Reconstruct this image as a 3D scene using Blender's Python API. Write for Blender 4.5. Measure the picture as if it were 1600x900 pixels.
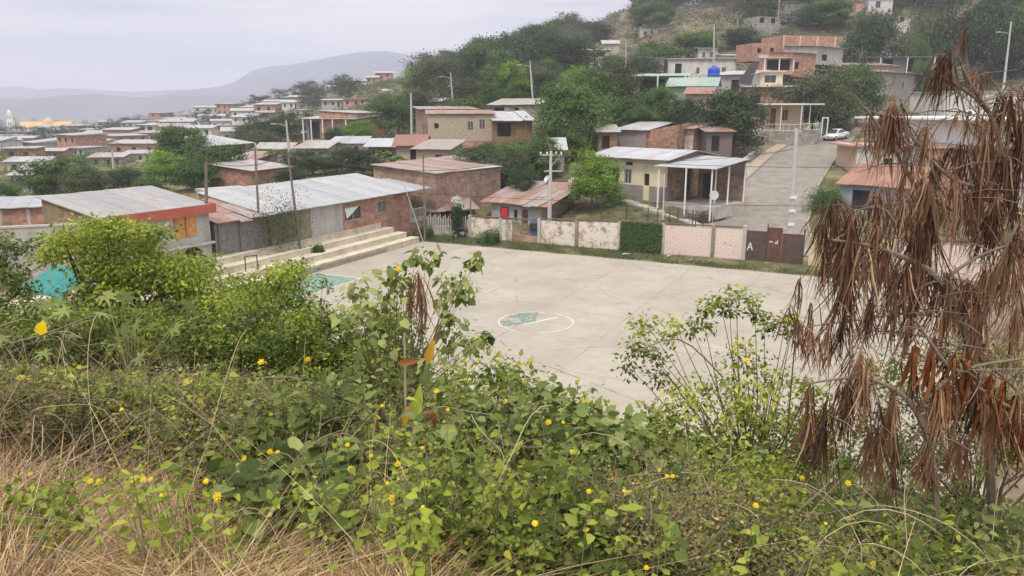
import bpy, math, random
import numpy as np
from mathutils import Vector
for o in list(bpy.data.objects): bpy.data.objects.remove(o)
SC = bpy.context.scene
COL = SC.collection
R = math.radians
rng = np.random.default_rng(7)
random.seed(7)

# ------------------------------------------------------------------ camera
H = 10.5; PITCH = R(13.4); F = 1200.0
cam = bpy.data.objects.new('camera', bpy.data.cameras.new('camera')); COL.objects.link(cam)
cam.location = (0, 0, H); cam.rotation_euler = (R(90) - PITCH, 0, 0)
cam.data.sensor_width = 36; cam.data.lens = 36 * F / 1600
cam.data.clip_start = 0.05; cam.data.clip_end = 20000
SC.camera = cam
# ------------------------------------------------------------------ world: overcast sky
W = bpy.data.worlds.new('World'); SC.world = W; W.use_nodes = True
nt = W.node_tree; nt.nodes.clear()
def wn(t, **k):
    n = nt.nodes.new(t)
    for a, b in k.items(): setattr(n, a, b)
    return n
SUN_EL, SUN_ROT = R(58), R(200)
sky = wn('ShaderNodeTexSky', sky_type='NISHITA', sun_disc=False, sun_elevation=SUN_EL, sun_rotation=SUN_ROT)
tc = wn('ShaderNodeTexCoord'); mp = wn('ShaderNodeMapping'); mp.inputs['Scale'].default_value = (1.6, 1.6, 13.0)
nz = wn('ShaderNodeTexNoise'); nz.inputs['Scale'].default_value = 2.0; nz.inputs['Detail'].default_value = 6
nt.links.new(tc.outputs['Generated'], mp.inputs['Vector']); nt.links.new(mp.outputs[0], nz.inputs['Vector'])
rp = wn('ShaderNodeValToRGB'); rp.color_ramp.elements[0].position = .38; rp.color_ramp.elements[1].position = .60
rp.color_ramp.elements[0].color = (.47, .48, .555, 1); rp.color_ramp.elements[1].color = (.84, .82, .825, 1)
nt.links.new(nz.outputs[0], rp.inputs[0])
sp = wn('ShaderNodeSeparateXYZ'); nt.links.new(tc.outputs['Generated'], sp.inputs[0])
mr = wn('ShaderNodeMapRange'); nt.links.new(sp.outputs[2], mr.inputs[0])
mr.inputs[1].default_value = .1; mr.inputs[2].default_value = 1.0; mr.inputs[3].default_value = 10.4; mr.inputs[4].default_value = 24.0
vm = wn('ShaderNodeVectorMath', operation='SCALE'); nt.links.new(rp.outputs[0], vm.inputs[0]); nt.links.new(mr.outputs[0], vm.inputs['Scale'])
mx = wn('ShaderNodeMix', data_type='RGBA'); mx.inputs[0].default_value = .93
nt.links.new(sky.outputs[0], mx.inputs[6]); nt.links.new(vm.outputs[0], mx.inputs[7])
bg = wn('ShaderNodeBackground'); bg.inputs[1].default_value = .10
nt.links.new(mx.outputs[2], bg.inputs[0])
wo = wn('ShaderNodeOutputWorld'); nt.links.new(bg.outputs[0], wo.inputs[0])
# ------------------------------------------------------------------ sun (veiled)
sl = bpy.data.lights.new('sun', 'SUN'); sl.energy = 2.3; sl.angle = R(14); sl.color = (1, .91, .77)
so = bpy.data.objects.new('sun', sl); COL.objects.link(so)
so.rotation_euler = (R(90) - SUN_EL, 0, -SUN_ROT + math.pi)
SC.view_settings.view_transform = 'Standard'; SC.view_settings.look = 'None'
SC.view_settings.exposure = 0.22; SC.view_settings.gamma = 1; SC.view_settings.use_curve_mapping = False
SC.cycles.max_bounces = 5; SC.cycles.diffuse_bounces = 3; SC.cycles.glossy_bounces = 2
SC.cycles.transmission_bounces = 2; SC.cycles.volume_bounces = 1; SC.cycles.transparent_max_bounces = 6
SC.cycles.use_denoising = True
HAZE_DENSITY = 0.00043

# ------------------------------------------------------------------ picture -> world
sp_, cp_ = math.sin(PITCH), math.cos(PITCH)
def at(px, py, Y):
    t = (450 - py) / F
    w = Y * (t * cp_ - sp_) / (cp_ + t * sp_)
    d = Y * cp_ - w * sp_
    return Vector(((px - 800) / F * d, Y, H + w))
def atz(px, Y, z):
    d = Y * cp_ - (z - H) * sp_
    return Vector(((px - 800) / F * d, Y, z))
def proj(X, Y, Z):
    d = Y * cp_ - (Z - H) * sp_
    return 800 + F * X / d, 450 - F * (Y * sp_ + (Z - H) * cp_) / d
# court frame
C0 = np.array([-7.0, 60.0]); U = np.array([.897, -.442]); V = np.array([-.442, -.897])
def cw(u, v, z=0.0):
    p = C0 + U * u + V * v
    return Vector((p[0], p[1], z))
CYAW = math.atan2(U[1], U[0])
COURT_U, COURT_V = 37.0, 31.5
S_EDGE = 50.7 - COURT_V

# ------------------------------------------------------------------ terrain
ROAD = [at(1196, 372, 54), at(1190, 345, 62), at(1217, 290, 74), at(1260, 240, 93), at(1303, 207, 115), at(1345, 180, 140), at(1385, 160, 165), at(1450, 125, 190)]
ROAD[0].z = .15
CP = [(0,330,75),(100,300,90),(-300,330,75),(0,250,150),(0,226,300),(75,216,850),(-400,216,850),(-300,240,250),(200,272,110),(340,255,112),(215,233,300),
      (450,203,250),(420,163,420),(380,168,600),(520,143,420),(620,130,400),(600,213,150),(480,228,150),(540,284,80),(700,243,100),(725,305,76),(660,350,64),(560,330,62),
      (970,298,70),(1080,296,70),(1130,262,86),(1128,296,65),(1100,300,62),(1150,240,95),(1215,206,106),(1240,150,140),(1320,140,150),(1000,62,260),(930,107,200),(800,168,130),(850,215,110),(720,160,170),
      (900,260,85),(1050,215,100),(1400,90,180),(1380,152,135),(1590,105,170),(1200,0,320),(1000,12,400),(900,55,330),(800,98,300),(700,120,300),(1700,-110,400),(1400,-60,380),
      (1320,300,78),(1500,280,85),(1700,290,85),(1600,170,120),(1350,240,95),(300,185,800),(350,180,1100),(1100,60,210),(1050,110,165)]
cps = [at(*c) for c in CP] + ROAD[1:]
cps += [Vector((x, y, z)) for x, y, z in ((-60, 62, 1.2), (-40, 50, 1.6), (-22, 56, 1.6), (-10, 64, .8), (4, 60, .4), (14, 58, .4), (22, 55, .4), (38, 52, .6), (50, 40, .8), (28, 40, 0), (0, 50, 0), (60, 60, 2.5), (-60, 40, 2.5),
      (450, 900, -10), (150, 900, -15), (-50, 1100, -22), (-500, 1100, -22), (-900, 1100, -22), (200, 620, 20), (40, 640, 5), (900, 900, 10))]
PA = np.array([(p.x / p.y * 3.0, math.log(p.y)) for p in cps]); PZ = np.array([p.z for p in cps])
_n = len(PA)
_D = np.sqrt(((PA[:, None] - PA[None]) ** 2).sum(-1) + 1e-3)
_M = np.zeros((_n + 3, _n + 3)); _M[:_n, :_n] = -_D; _M[:_n, :_n] -= np.eye(_n) * .004
_M[:_n, _n] = 1; _M[:_n, _n + 1:] = PA; _M[_n, :_n] = 1; _M[_n + 1:, :_n] = PA.T
_W = np.linalg.solve(_M, np.concatenate([PZ, np.zeros(3)]))
def sm(t): t = np.clip(t, 0, 1); return t * t * (3 - 2 * t)
RP = np.array([[p.x, p.y, p.z] for p in ROAD])
def road_near(X, Y):
    best = np.full(X.shape, 1e9); bz = np.zeros(X.shape)
    for i in range(len(RP) - 1):
        a, b = RP[i], RP[i + 1]; d = b - a; L = d[0] ** 2 + d[1] ** 2
        t = np.clip(((X - a[0]) * d[0] + (Y - a[1]) * d[1]) / L, 0, 1)
        q = np.hypot(X - a[0] - t * d[0], Y - a[1] - t * d[1])
        m = q < best; best = np.where(m, q, best); bz = np.where(m, a[2] + t * d[2], bz)
    return best, bz
def tz(X, Y):
    X = np.atleast_1d(np.asarray(X, float)); Y = np.atleast_1d(np.asarray(Y, float))
    Yc = np.clip(Y, 38, 1150)
    a = np.clip(X / np.maximum(Y, 38) , -1.2, 1.2) * 3.0; b = np.log(Yc)
    z = np.full(X.shape, _W[_n]) + _W[_n + 1] * a + _W[_n + 2] * b
    for i in range(_n): z -= _W[i] * np.sqrt((a - PA[i, 0]) ** 2 + (b - PA[i, 1]) ** 2 + 1e-3)
    far = sm((Y - 420) / 500.0); z = z * (1 - far) + far * -22.0
    # gentle natural relief
    z = z + .25 * np.sin(X * .11 + 1) * np.sin(Y * .083) * sm((Y - 75) / 40)
    rx, ry = X - C0[0], Y - C0[1]
    u = rx * U[0] + ry * U[1]; v = rx * V[0] + ry * V[1]
    s = .442 * X + .897 * Y
    zf = np.where(s < 3, 8.9 - .25 * s, 8.15 - .488 * (s - 3)); zf = np.where(s < -4, 9.9, zf)
    zf = np.maximum(zf, 0) + .12 * np.sin(X * 1.3 + Y) * np.sin(Y * .9 - X * .7) * sm((S_EDGE - s) / 2)
    loc = np.where(u < -3.2, 1.6 * sm((-u - 3.1) / .2), 0.0)
    loc = np.where(v > COURT_V, np.maximum(zf, loc), loc)
    inside = (u > -4.6) & (u < COURT_U) & (v > -1.2) & (v < COURT_V)
    dx = np.maximum(np.maximum(-u - 5, u - COURT_U - 1), 0); dy = np.maximum(-v - 2.0, 0)
    d = np.hypot(dx, dy)
    w = sm(d / 10)
    w = np.where(v > COURT_V, w * sm((u * 0 + 60 - np.abs(s - 70)) / 60) * (s > S_EDGE), w)
    z = loc * (1 - w) + z * w
    z = np.where(v > COURT_V, np.maximum(z, zf), z)
    z = np.where(inside & (u > -3.2), -.06, z)
    q, bz = road_near(X, Y)
    wr = 1 - sm((q - 4.6) / 3.0)
    z = np.where(v < -1.5, z * (1 - wr) + (bz - .07) * wr, z)
    return z
def tz1(x, y): return float(tz(x, y)[0])

# ------------------------------------------------------------------ mesh helpers
def mk(name, verts, faces, mats=(), parent=None, fm=None, att=None, smooth=False):
    me = bpy.data.meshes.new(name)
    me.from_pydata([tuple(map(float, v)) for v in verts], [], [tuple(map(int, f)) for f in faces])
    return _fin(name, me, mats, parent, fm, att, smooth)
def _fin(name, me, mats, parent, fm, att, smooth):
    for m in (mats if isinstance(mats, (list, tuple)) else [mats]): me.materials.append(m)
    if fm is not None: me.polygons.foreach_set('material_index', np.asarray(fm, dtype=np.int32))
    if smooth: me.polygons.foreach_set('use_smooth', np.ones(len(me.polygons), dtype=bool))
    if att is not None:
        a = me.attributes.new('v', 'FLOAT', 'POINT'); a.data.foreach_set('value', np.asarray(att, dtype=np.float32))
    me.update()
    o = bpy.data.objects.new(name, me); COL.objects.link(o)
    if parent is not None: o.parent = parent
    return o
def mk_np(name, verts, quads=None, tris=None, mats=(), parent=None, att=None, smooth=False):
    me = bpy.data.meshes.new(name)
    verts = np.asarray(verts, dtype=np.float32); me.vertices.add(len(verts)); me.vertices.foreach_set('co', verts.ravel())
    q = np.zeros((0, 4), int) if quads is None else quads; t = np.zeros((0, 3), int) if tris is None else tris
    li = np.concatenate([q.ravel(), t.ravel()]).astype(np.int32)
    me.loops.add(len(li)); me.loops.foreach_set('vertex_index', li)
    me.polygons.add(len(q) + len(t))
    st = np.concatenate([np.arange(len(q)) * 4, len(q) * 4 + np.arange(len(t)) * 3]).astype(np.int32)
    me.polygons.foreach_set('loop_start', st)
    me.update(calc_edges=True); me.validate()
    return _fin(name, me, mats, parent, None, att, smooth)
class MB:
    def __init__(s): s.v = []; s.f = []; s.m = []; s.a = []
    def poly(s, pts, m=0, a=.5):
        n = len(s.v); s.v += [tuple(p) for p in pts]; s.f.append(tuple(range(n, n + len(pts)))); s.m.append(m); s.a += [a] * len(pts)
    def hexa(s, p, m=0, a=.5):   # 8 pts: bottom 4 (ccw), top 4
        n = len(s.v); s.v += [tuple(q) for q in p]; s.a += [a] * 8
        for f in ((3, 2, 1, 0), (4, 5, 6, 7), (0, 1, 5, 4), (1, 2, 6, 5), (2, 3, 7, 6), (3, 0, 4, 7)):
            s.f.append(tuple(n + i for i in f)); s.m.append(m)
    def box(s, x0, x1, y0, y1, z0, z1, m=0, a=.5):
        s.hexa([(x0, y0, z0), (x1, y0, z0), (x1, y1, z0), (x0, y1, z0), (x0, y0, z1), (x1, y0, z1), (x1, y1, z1), (x0, y1, z1)], m, a)
    def tube(s, pts, r, n=6, m=0, a=.5, cap=True):
        pts = [Vector(p) for p in pts]; rr = r if isinstance(r, (list, tuple)) else [r] * len(pts)
        base = len(s.v); prev = None
        for i, p in enumerate(pts):
            d = (pts[min(i + 1, len(pts) - 1)] - pts[max(i - 1, 0)]).normalized()
            x = d.orthogonal().normalized() if prev is None else (prev - d * prev.dot(d)).normalized()
            prev = x; y = d.cross(x)
            for k in range(n):
                t = 2 * math.pi * k / n
                s.v.append(tuple(p + (x * math.cos(t) + y * math.sin(t)) * rr[i])); s.a.append(a)
        for i in range(len(pts) - 1):
            for k in range(n):
                s.f.append((base + i * n + k, base + i * n + (k + 1) % n, base + (i + 1) * n + (k + 1) % n, base + (i + 1) * n + k)); s.m.append(m)
        if cap:
            s.f.append(tuple(base + k for k in range(n))[::-1]); s.m.append(m)
            s.f.append(tuple(base + (len(pts) - 1) * n + k for k in range(n))); s.m.append(m)
    def lathe(s, c, prof, n=12, m=0, a=.5):
        base = len(s.v)
        for r, z in prof:
            for k in range(n):
                t = 2 * math.pi * k / n; s.v.append((c[0] + r * math.cos(t), c[1] + r * math.sin(t), c[2] + z)); s.a.append(a)
        for i in range(len(prof) - 1):
            for k in range(n):
                s.f.append((base + i * n + k, base + i * n + (k + 1) % n, base + (i + 1) * n + (k + 1) % n, base + (i + 1) * n + k)); s.m.append(m)
    def build(s, name, mats, parent=None, smooth=False): return mk(name, s.v, s.f, mats, parent, s.m, s.a, smooth)
def tag(o, label=None, cat=None, group=None, kind=None):
    if label: o['label'] = label
    if cat: o['category'] = cat
    if group: o['group'] = group
    if kind: o['kind'] = kind
    return o
def thing(name, label, cat, loc=(0, 0, 0), rz=0, group=None):
    o = bpy.data.objects.new(name, None); COL.objects.link(o); o.location = loc; o.rotation_euler = (0, 0, rz); o.empty_display_size = .2
    return tag(o, label, cat, group)
def copy_tree(o, parent=None):
    c = o.copy(); COL.objects.link(c); c.parent = parent
    for ch in list(o.children): copy_tree(ch, c)
    return c

# ------------------------------------------------------------------ materials
MATS = {}
def nodes(name):
    m = bpy.data.materials.new(name); m.use_nodes = True; t = m.node_tree
    for n in list(t.nodes): t.nodes.remove(n)
    out = t.nodes.new('ShaderNodeOutputMaterial'); b = t.nodes.new('ShaderNodeBsdfPrincipled'); t.links.new(b.outputs[0], out.inputs[0])
    return m, t, b, out
def N(t, typ, ins=None, **k):
    n = t.nodes.new(typ)
    for a, b in k.items(): setattr(n, a, b)
    for a, b in (ins or {}).items():
        if isinstance(b, bpy.types.NodeSocket): t.links.new(b, n.inputs[a])
        else: n.inputs[a].default_value = b
    return n
def ramp(t, fac, stops):
    n = t.nodes.new('ShaderNodeValToRGB'); e = n.color_ramp.elements
    while len(e) < len(stops): e.new(.5)
    for i, (p, c) in enumerate(stops):
        e[i].position = p; e[i].color = (c[0], c[1], c[2], 1) if not isinstance(c, (int, float)) else (c, c, c, 1)
    t.links.new(fac, n.inputs[0]); return n.outputs[0]
def mix(t, f, a, b, mode='MIX'):
    n = t.nodes.new('ShaderNodeMix'); n.data_type = 'RGBA'; n.blend_type = mode
    for i, x in ((0, f), (6, a), (7, b)):
        if isinstance(x, bpy.types.NodeSocket): t.links.new(x, n.inputs[i])
        elif i == 0: n.inputs[0].default_value = x
        else: n.inputs[i].default_value = (x[0], x[1], x[2], 1)
    return n.outputs[2]
def noise(t, vec, scale, detail=4, rough=.55):
    return N(t, 'ShaderNodeTexNoise', {'Vector': vec, 'Scale': scale, 'Detail': detail, 'Roughness': rough}).outputs[0]
def obj_vec(t, rot=False, scale=(1, 1, 1)):
    c = t.nodes.new('ShaderNodeTexCoord')
    return N(t, 'ShaderNodeMapping', {'Vector': c.outputs['Object'], 'Scale': scale}).outputs[0]
def wall_vec(t):   # (x+y, z) so bricks run round axis aligned walls
    c = t.nodes.new('ShaderNodeTexCoord'); s = N(t, 'ShaderNodeSeparateXYZ', {0: c.outputs['Object']})
    a = N(t, 'ShaderNodeMath', {0: s.outputs[0], 1: s.outputs[1]}, operation='ADD')
    return N(t, 'ShaderNodeCombineXYZ', {0: a.outputs[0], 1: s.outputs[2]}).outputs[0], c.outputs['Object']
def bump(t, b, h, s=.3, d=.02):
    n = N(t, 'ShaderNodeBump', {'Height': h, 'Strength': s, 'Distance': d}); t.links.new(n.outputs[0], b.inputs['Normal'])
def plain(name, c, rough=.8, var=.12, scale=3, metal=0, spec=.3, stain=None, bumpy=.15):
    if name in MATS: return MATS[name]
    m, t, b, o = nodes(name); v = obj_vec(t)
    n = noise(t, v, scale, 6); lo = [x * (1 - var) for x in c]; hi = [min(1, x * (1 + var)) for x in c]
    col = ramp(t, n, [(.3, lo), (.7, hi)])
    if stain:
        n2 = noise(t, N(t, 'ShaderNodeMapping', {'Vector': v, 'Scale': (1, 1, .35)}).outputs[0], scale * .6 + .4, 8, .7)
        col = mix(t, ramp(t, n2, [(.46, 0.0), (.68, .85)]), col, stain)
    t.links.new(col, b.inputs['Base Color']); b.inputs['Roughness'].default_value = rough; b.inputs['Metallic'].default_value = metal
    b.inputs['Specular IOR Level'].default_value = spec
    bump(t, b, noise(t, v, scale * 6, 4), bumpy, .02)
    MATS[name] = m; return m
def brick(name, c1, c2, mortar=(.36, .33, .29), wash=None, washamt=.5, bw=.42, bh=.16):
    m, t, b, o = nodes(name); v, ov = wall_vec(t)
    bt = N(t, 'ShaderNodeTexBrick', {'Vector': v, 'Scale': 1.0, 'Mortar Size': .014, 'Brick Width': bw, 'Row Height': bh, 'Color1': (*c1, 1), 'Color2': (*c2, 1), 'Mortar': (*mortar, 1), 'Bias': -.1})
    col = mix(t, .55, bt.outputs[0], ramp(t, noise(t, ov, 1.1, 7, .7), [(.36, [x * .42 for x in c1]), (.5, c1), (.64, [min(1, x * 1.5) for x in c2])]))
    cell = N(t, 'ShaderNodeTexVoronoi', {'Vector': N(t, 'ShaderNodeMapping', {'Vector': v, 'Scale': (2.2, 5.5, 1)}).outputs[0], 'Scale': 1.0}).outputs['Color']
    col = mix(t, .38, col, mix(t, 1.0, col, ramp(t, N(t, 'ShaderNodeSeparateColor', {0: cell}).outputs[0], [(.0, .25), (.5, 1.), (1., 1.7)]), 'MULTIPLY'))
    col = mix(t, ramp(t, noise(t, ov, 2.6, 8, .75), [(.45, 0.), (.68, .6)]), col, mortar)
    col = mix(t, ramp(t, noise(t, ov, 7, 3), [(.4, 0.), (.8, .35)]), col, mortar)
    if wash is not None:
        col = mix(t, ramp(t, noise(t, ov, 1.6, 8, .72), [(washamt, 1.), (washamt + .07, 0.)]), col, wash)
        col = mix(t, .75, col, mix(t, bt.outputs['Fac'], col, [x * .6 for x in wash]))
    t.links.new(col, b.inputs['Base Color']); b.inputs['Roughness'].default_value = .92; b.inputs['Specular IOR Level'].default_value = .15
    bump(t, b, bt.outputs['Fac'], -.5, .015); MATS[name] = m; return m
def sheet(name, c, rust=None, amt=.3, per=.25, axis=0, rough=.5):
    m, t, b, o = nodes(name); v = obj_vec(t)
    at_ = N(t, 'ShaderNodeAttribute', attribute_name='v')
    base = mix(t, 1.0, mix(t, ramp(t, noise(t, v, 1.2, 6), [(.3, 0.), (.75, 1.)]), [x * .84 for x in c], [min(1, x * 1.08) for x in c]), ramp(t, at_.outputs['Fac'], [(0, .78), (1, 1.)]), 'MULTIPLY')
    if rust:
        st = N(t, 'ShaderNodeMapping', {'Vector': v, 'Scale': (2.2, .5, 2.2) if axis == 0 else (.5, 2.2, 2.2)}).outputs[0]
        f = N(t, 'ShaderNodeMath', {0: noise(t, st, 1.3, 8, .68), 1: N(t, 'ShaderNodeMath', {0: at_.outputs['Fac'], 1: .35}, operation='MULTIPLY').outputs[0]}, operation='ADD').outputs[0]
        rc = ramp(t, noise(t, v, 4, 6), [(.3, [x * .6 for x in rust]), (.7, [min(1, x * 1.3) for x in rust])])
        base = mix(t, ramp(t, f, [(.82 - amt * .55, 0.), (.98 - amt * .55, .9)]), base, rc)
    t.links.new(base, b.inputs['Base Color']); b.inputs['Roughness'].default_value = rough; b.inputs['Metallic'].default_value = .15
    w = N(t, 'ShaderNodeTexWave', {'Vector': v, 'Scale': 1 / per / 1.0 * .16, 'Distortion': 0.0}, wave_type='BANDS', bands_direction='X' if axis == 0 else 'Y')
    bump(t, b, w.outputs['Fac'], .5, .02); MATS[name] = m; return m
def leafm(name, stops, rough=.65, trans=.3, tint=None):
    m, t, b, o = nodes(name); a = N(t, 'ShaderNodeAttribute', attribute_name='v')
    oi = N(t, 'ShaderNodeObjectInfo')
    col = ramp(t, a.outputs['Fac'], stops)
    hs = N(t, 'ShaderNodeHueSaturation', {'Color': col, 'Value': N(t, 'ShaderNodeMapRange', {0: oi.outputs['Random'], 3: .85, 4: 1.15}).outputs[0]}).outputs[0]
    t.links.new(hs, b.inputs['Base Color']); b.inputs['Roughness'].default_value = rough; b.inputs['Specular IOR Level'].default_value = .15
    tr = N(t, 'ShaderNodeBsdfTranslucent', {'Color': hs}); ms = N(t, 'ShaderNodeMixShader', {0: trans, 1: b.outputs[0], 2: tr.outputs[0]})
    t.links.new(ms.outputs[0], o.inputs[0]); MATS[name] = m; return m

M_BRICK = brick('brick_red', (.31, .125, .075), (.40, .18, .11))
M_BRICK2 = brick('brick_orange', (.38, .17, .105), (.46, .23, .15))
M_BRICKD = brick('brick_dull', (.30, .18, .125), (.38, .23, .16), (.34, .30, .26))
M_BRICKM = brick('brick_mossy', (.27, .16, .10), (.31, .23, .13), (.30, .27, .20))
M_BRICKW = brick('brick_whitewashed', (.40, .22, .15), (.46, .30, .22), (.42, .38, .33), (.72, .67, .59), .50)
M_BRICKP = brick('brick_pink_wash', (.42, .27, .21), (.50, .36, .30), (.45, .40, .36), (.70, .58, .52), .57)
M_BLOCK = brick('grey_block', (.30, .27, .24), (.36, .32, .28), (.30, .28, .26), bw=.42, bh=.21)
M_STONEB = brick('pale_block', (.50, .45, .40), (.58, .52, .46), (.24, .20, .17), bw=.5, bh=.22)
M_PLAST = plain('plaster_grey', (.42, .40, .38), .9, .1, 1.5, stain=(.27, .25, .22))
M_PLASTW = plain('plaster_white', (.62, .60, .57), .85, .07, 1.2, stain=(.42, .40, .36))
M_WHITEW = plain('wall_white', (.74, .74, .73), .7, .04, 1.0, stain=(.60, .60, .58))
M_CREAM = plain('wall_cream', (.66, .59, .42), .85, .06, 1.2, stain=(.52, .44, .30))
M_PEACH = plain('wall_peach', (.60, .44, .32), .85, .06, 1.2)
M_GREYB = plain('wall_grey_band', (.26, .23, .22), .9, .1, 1.2)
M_PINKW = plain('wall_dusty_pink', (.50, .30, .27), .85, .1, 1.2)
M_MOSSW = plain('mossy_concrete', (.26, .23, .17), .95, .25, 2.0, stain=(.10, .12, .05))
M_CONC = plain('concrete', (.46, .43, .39), .9, .12, 2, stain=(.30, .28, .25))
M_CONCP = plain('pole_concrete', (.46, .45, .43), .9, .08, 4)
M_WOODP = plain('pole_wood', (.17, .14, .12), .9, .25, 6)
M_WOOD = plain('timber', (.26, .17, .10), .85, .3, 4)
M_ORWOOD = plain('varnished_wood', (.52, .25, .085), .5, .28, 4)
M_REDF = plain('red_fascia', (.40, .105, .075), .7, .1, 1.5)
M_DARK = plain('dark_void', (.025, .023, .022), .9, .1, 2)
M_GLASS = plain('dark_glass', (.045, .05, .055), .15, .1, 2, spec=.6, bumpy=0)
M_DOORB = plain('brown_door', (.17, .08, .055), .6, .15, 3)
M_DOORK = plain('black_door', (.05, .045, .04), .6, .15, 3)
M_FRAME = plain('grey_frame', (.40, .38, .36), .7, .1, 3)
M_WHITEP = plain('white_paint', (.74, .74, .72), .5, .04, 3)
M_IRON = plain('dark_iron', (.06, .052, .048), .6, .2, 6)
M_CAP = plain('wall_coping', (.13, .105, .09), .95, .2, 3)
M_GALV = sheet('galvanised', (.50, .51, .52), (.34, .26, .21), .12)
M_GALVB = sheet('galvanised_bright', (.44, .45, .455), (.36, .31, .27), .04)
M_ROOFC = sheet('clean_grey_roof', (.385, .365, .35), (.30, .27, .25), .06)
M_GREYR = sheet('grey_roofing', (.47, .45, .43), (.32, .24, .19), .30)
M_RUST = sheet('rusty_roofing', (.40, .35, .32), (.30, .15, .095), .50)
M_RUSTO = sheet('orange_rust', (.42, .225, .145), (.27, .12, .07), .6)
M_REDR = sheet('red_roofing', (.34, .13, .09), (.25, .12, .08), .4)
M_GREENR = sheet('green_roofing', (.33, .46, .38), (.35, .34, .30), .3)
M_BLUEF = sheet('bluegrey_sheet', (.36, .43, .48), (.35, .34, .33), .25)
M_TIN = sheet('dull_tin', (.24, .235, .235), (.16, .13, .11), .35)
M_FIBRE = sheet('old_fibre_roof', (.50, .47, .43), (.38, .34, .29), .4)
M_TEAL = plain('teal_paint', (.03, .20, .19), .6, .1, 2)
M_BLUE = plain('blue_plastic', (.03, .10, .48), .4, .08, 2)
M_ASPH = plain('asphalt', (.225, .20, .17), .95, .22, .9, stain=(.31, .28, .235))
M_DIRT = plain('dirt_path', (.36, .30, .23), .95, .15, .7)
def cane():
    m, t, b, o = nodes('split_cane'); v, ov = wall_vec(t)
    w = N(t, 'ShaderNodeTexWave', {'Vector': v, 'Scale': 2.2, 'Distortion': 1.5, 'Detail': 3}, bands_direction='X')
    n2 = noise(t, N(t, 'ShaderNodeMapping', {'Vector': v, 'Scale': (5, .8, 1)}).outputs[0], 2.5, 5)
    c = mix(t, ramp(t, n2, [(.38, 0.), (.68, 1.)]), (.30, .24, .18), (.56, .48, .37))
    c = mix(t, .3, c, ramp(t, w.outputs['Fac'], [(.2, (.26, .2, .15)), (.6, (.58, .50, .38))]))
    t.links.new(c, b.inputs['Base Color']); b.inputs['Roughness'].default_value = .9; bump(t, b, w.outputs['Fac'], .4, .03); MATS['split_cane'] = m; return m
M_CANE = cane()
L_GREEN = leafm('leaf_green', [(0, (.045, .085, .025)), (.5, (.095, .165, .045)), (1, (.17, .25, .07))])
L_DARK = leafm('leaf_dark', [(0, (.03, .05, .025)), (.5, (.062, .095, .04)), (1, (.115, .155, .065))])
L_BRIGHT = leafm('leaf_bright', [(0, (.07, .14, .02)), (.5, (.17, .30, .035)), (1, (.34, .46, .07))])
L_OLIVE = leafm('leaf_olive', [(0, (.055, .07, .032)), (.5, (.115, .14, .06)), (1, (.19, .21, .095))])
L_DRYB = leafm('leaf_drybrush', [(0, (.085, .078, .065)), (.5, (.15, .14, .11)), (1, (.22, .20, .15))], trans=.15)
L_BANANA = leafm('leaf_banana', [(0, (.05, .10, .025)), (.6, (.12, .20, .05)), (1, (.22, .28, .09))])
L_BARK = plain('bark', (.13, .105, .085), .95, .25, 5)
L_BARKP = plain('bark_pale', (.30, .26, .21), .95, .2, 5)
#@@PART2
# ------------------------------------------------------------------ ground sheet
def axis(lo, hi, s0, g, fine=0):
    a = [0.0]; st = s0
    while a[-1] < hi: a.append(a[-1] + max(s0, (abs(a[-1]) - fine) * g + s0))
    b = [0.0]
    while b[-1] > lo: b.append(b[-1] - max(s0, (abs(b[-1]) - fine) * g + s0))
    return np.array(sorted(set(b[1:] + a)))
gx = axis(-4500, 4500, .7, .028, 30); gy = axis(-60, 4600, .7, .022, 70)
GX, GY = np.meshgrid(gx, gy); GZ = tz(GX.ravel(), GY.ravel()).reshape(GX.shape)
nx, ny = len(gx), len(gy)
idx = np.arange(nx * ny).reshape(ny, nx)
qd = np.stack([idx[:-1, :-1], idx[:-1, 1:], idx[1:, 1:], idx[1:, :-1]], -1).reshape(-1, 4)
def ground_mat():
    m, t, b, o = nodes('ground'); g = t.nodes.new('ShaderNodeNewGeometry'); P = g.outputs['Position']
    soil = ramp(t, noise(t, P, .9, 8, .65), [(.3, (.13, .095, .065)), (.55, (.22, .17, .12)), (.75, (.32, .26, .19))])
    green = ramp(t, noise(t, P, 1.3, 6), [(.3, (.06, .07, .03)), (.7, (.13, .135, .06))])
    c = mix(t, ramp(t, noise(t, P, .09, 6, .6), [(.40, 0.), (.60, 1.)]), soil, green)
    dry = ramp(t, noise(t, P, 2.0, 6), [(.3, (.20, .15, .09)), (.7, (.36, .28, .17))])
    c = mix(t, ramp(t, noise(t, P, .3, 5), [(.48, 0.), (.62, .8)]), c, dry)
    t.links.new(c, b.inputs['Base Color']); b.inputs['Roughness'].default_value = .97; b.inputs['Specular IOR Level'].default_value = .1
    bump(t, b, noise(t, P, 4, 8, .7), .6, .08); return m
gr = mk_np('ground', np.stack([GX.ravel(), GY.ravel(), GZ.ravel()], -1), qd, mats=[ground_mat()], smooth=True); tag(gr, kind='structure')

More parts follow.
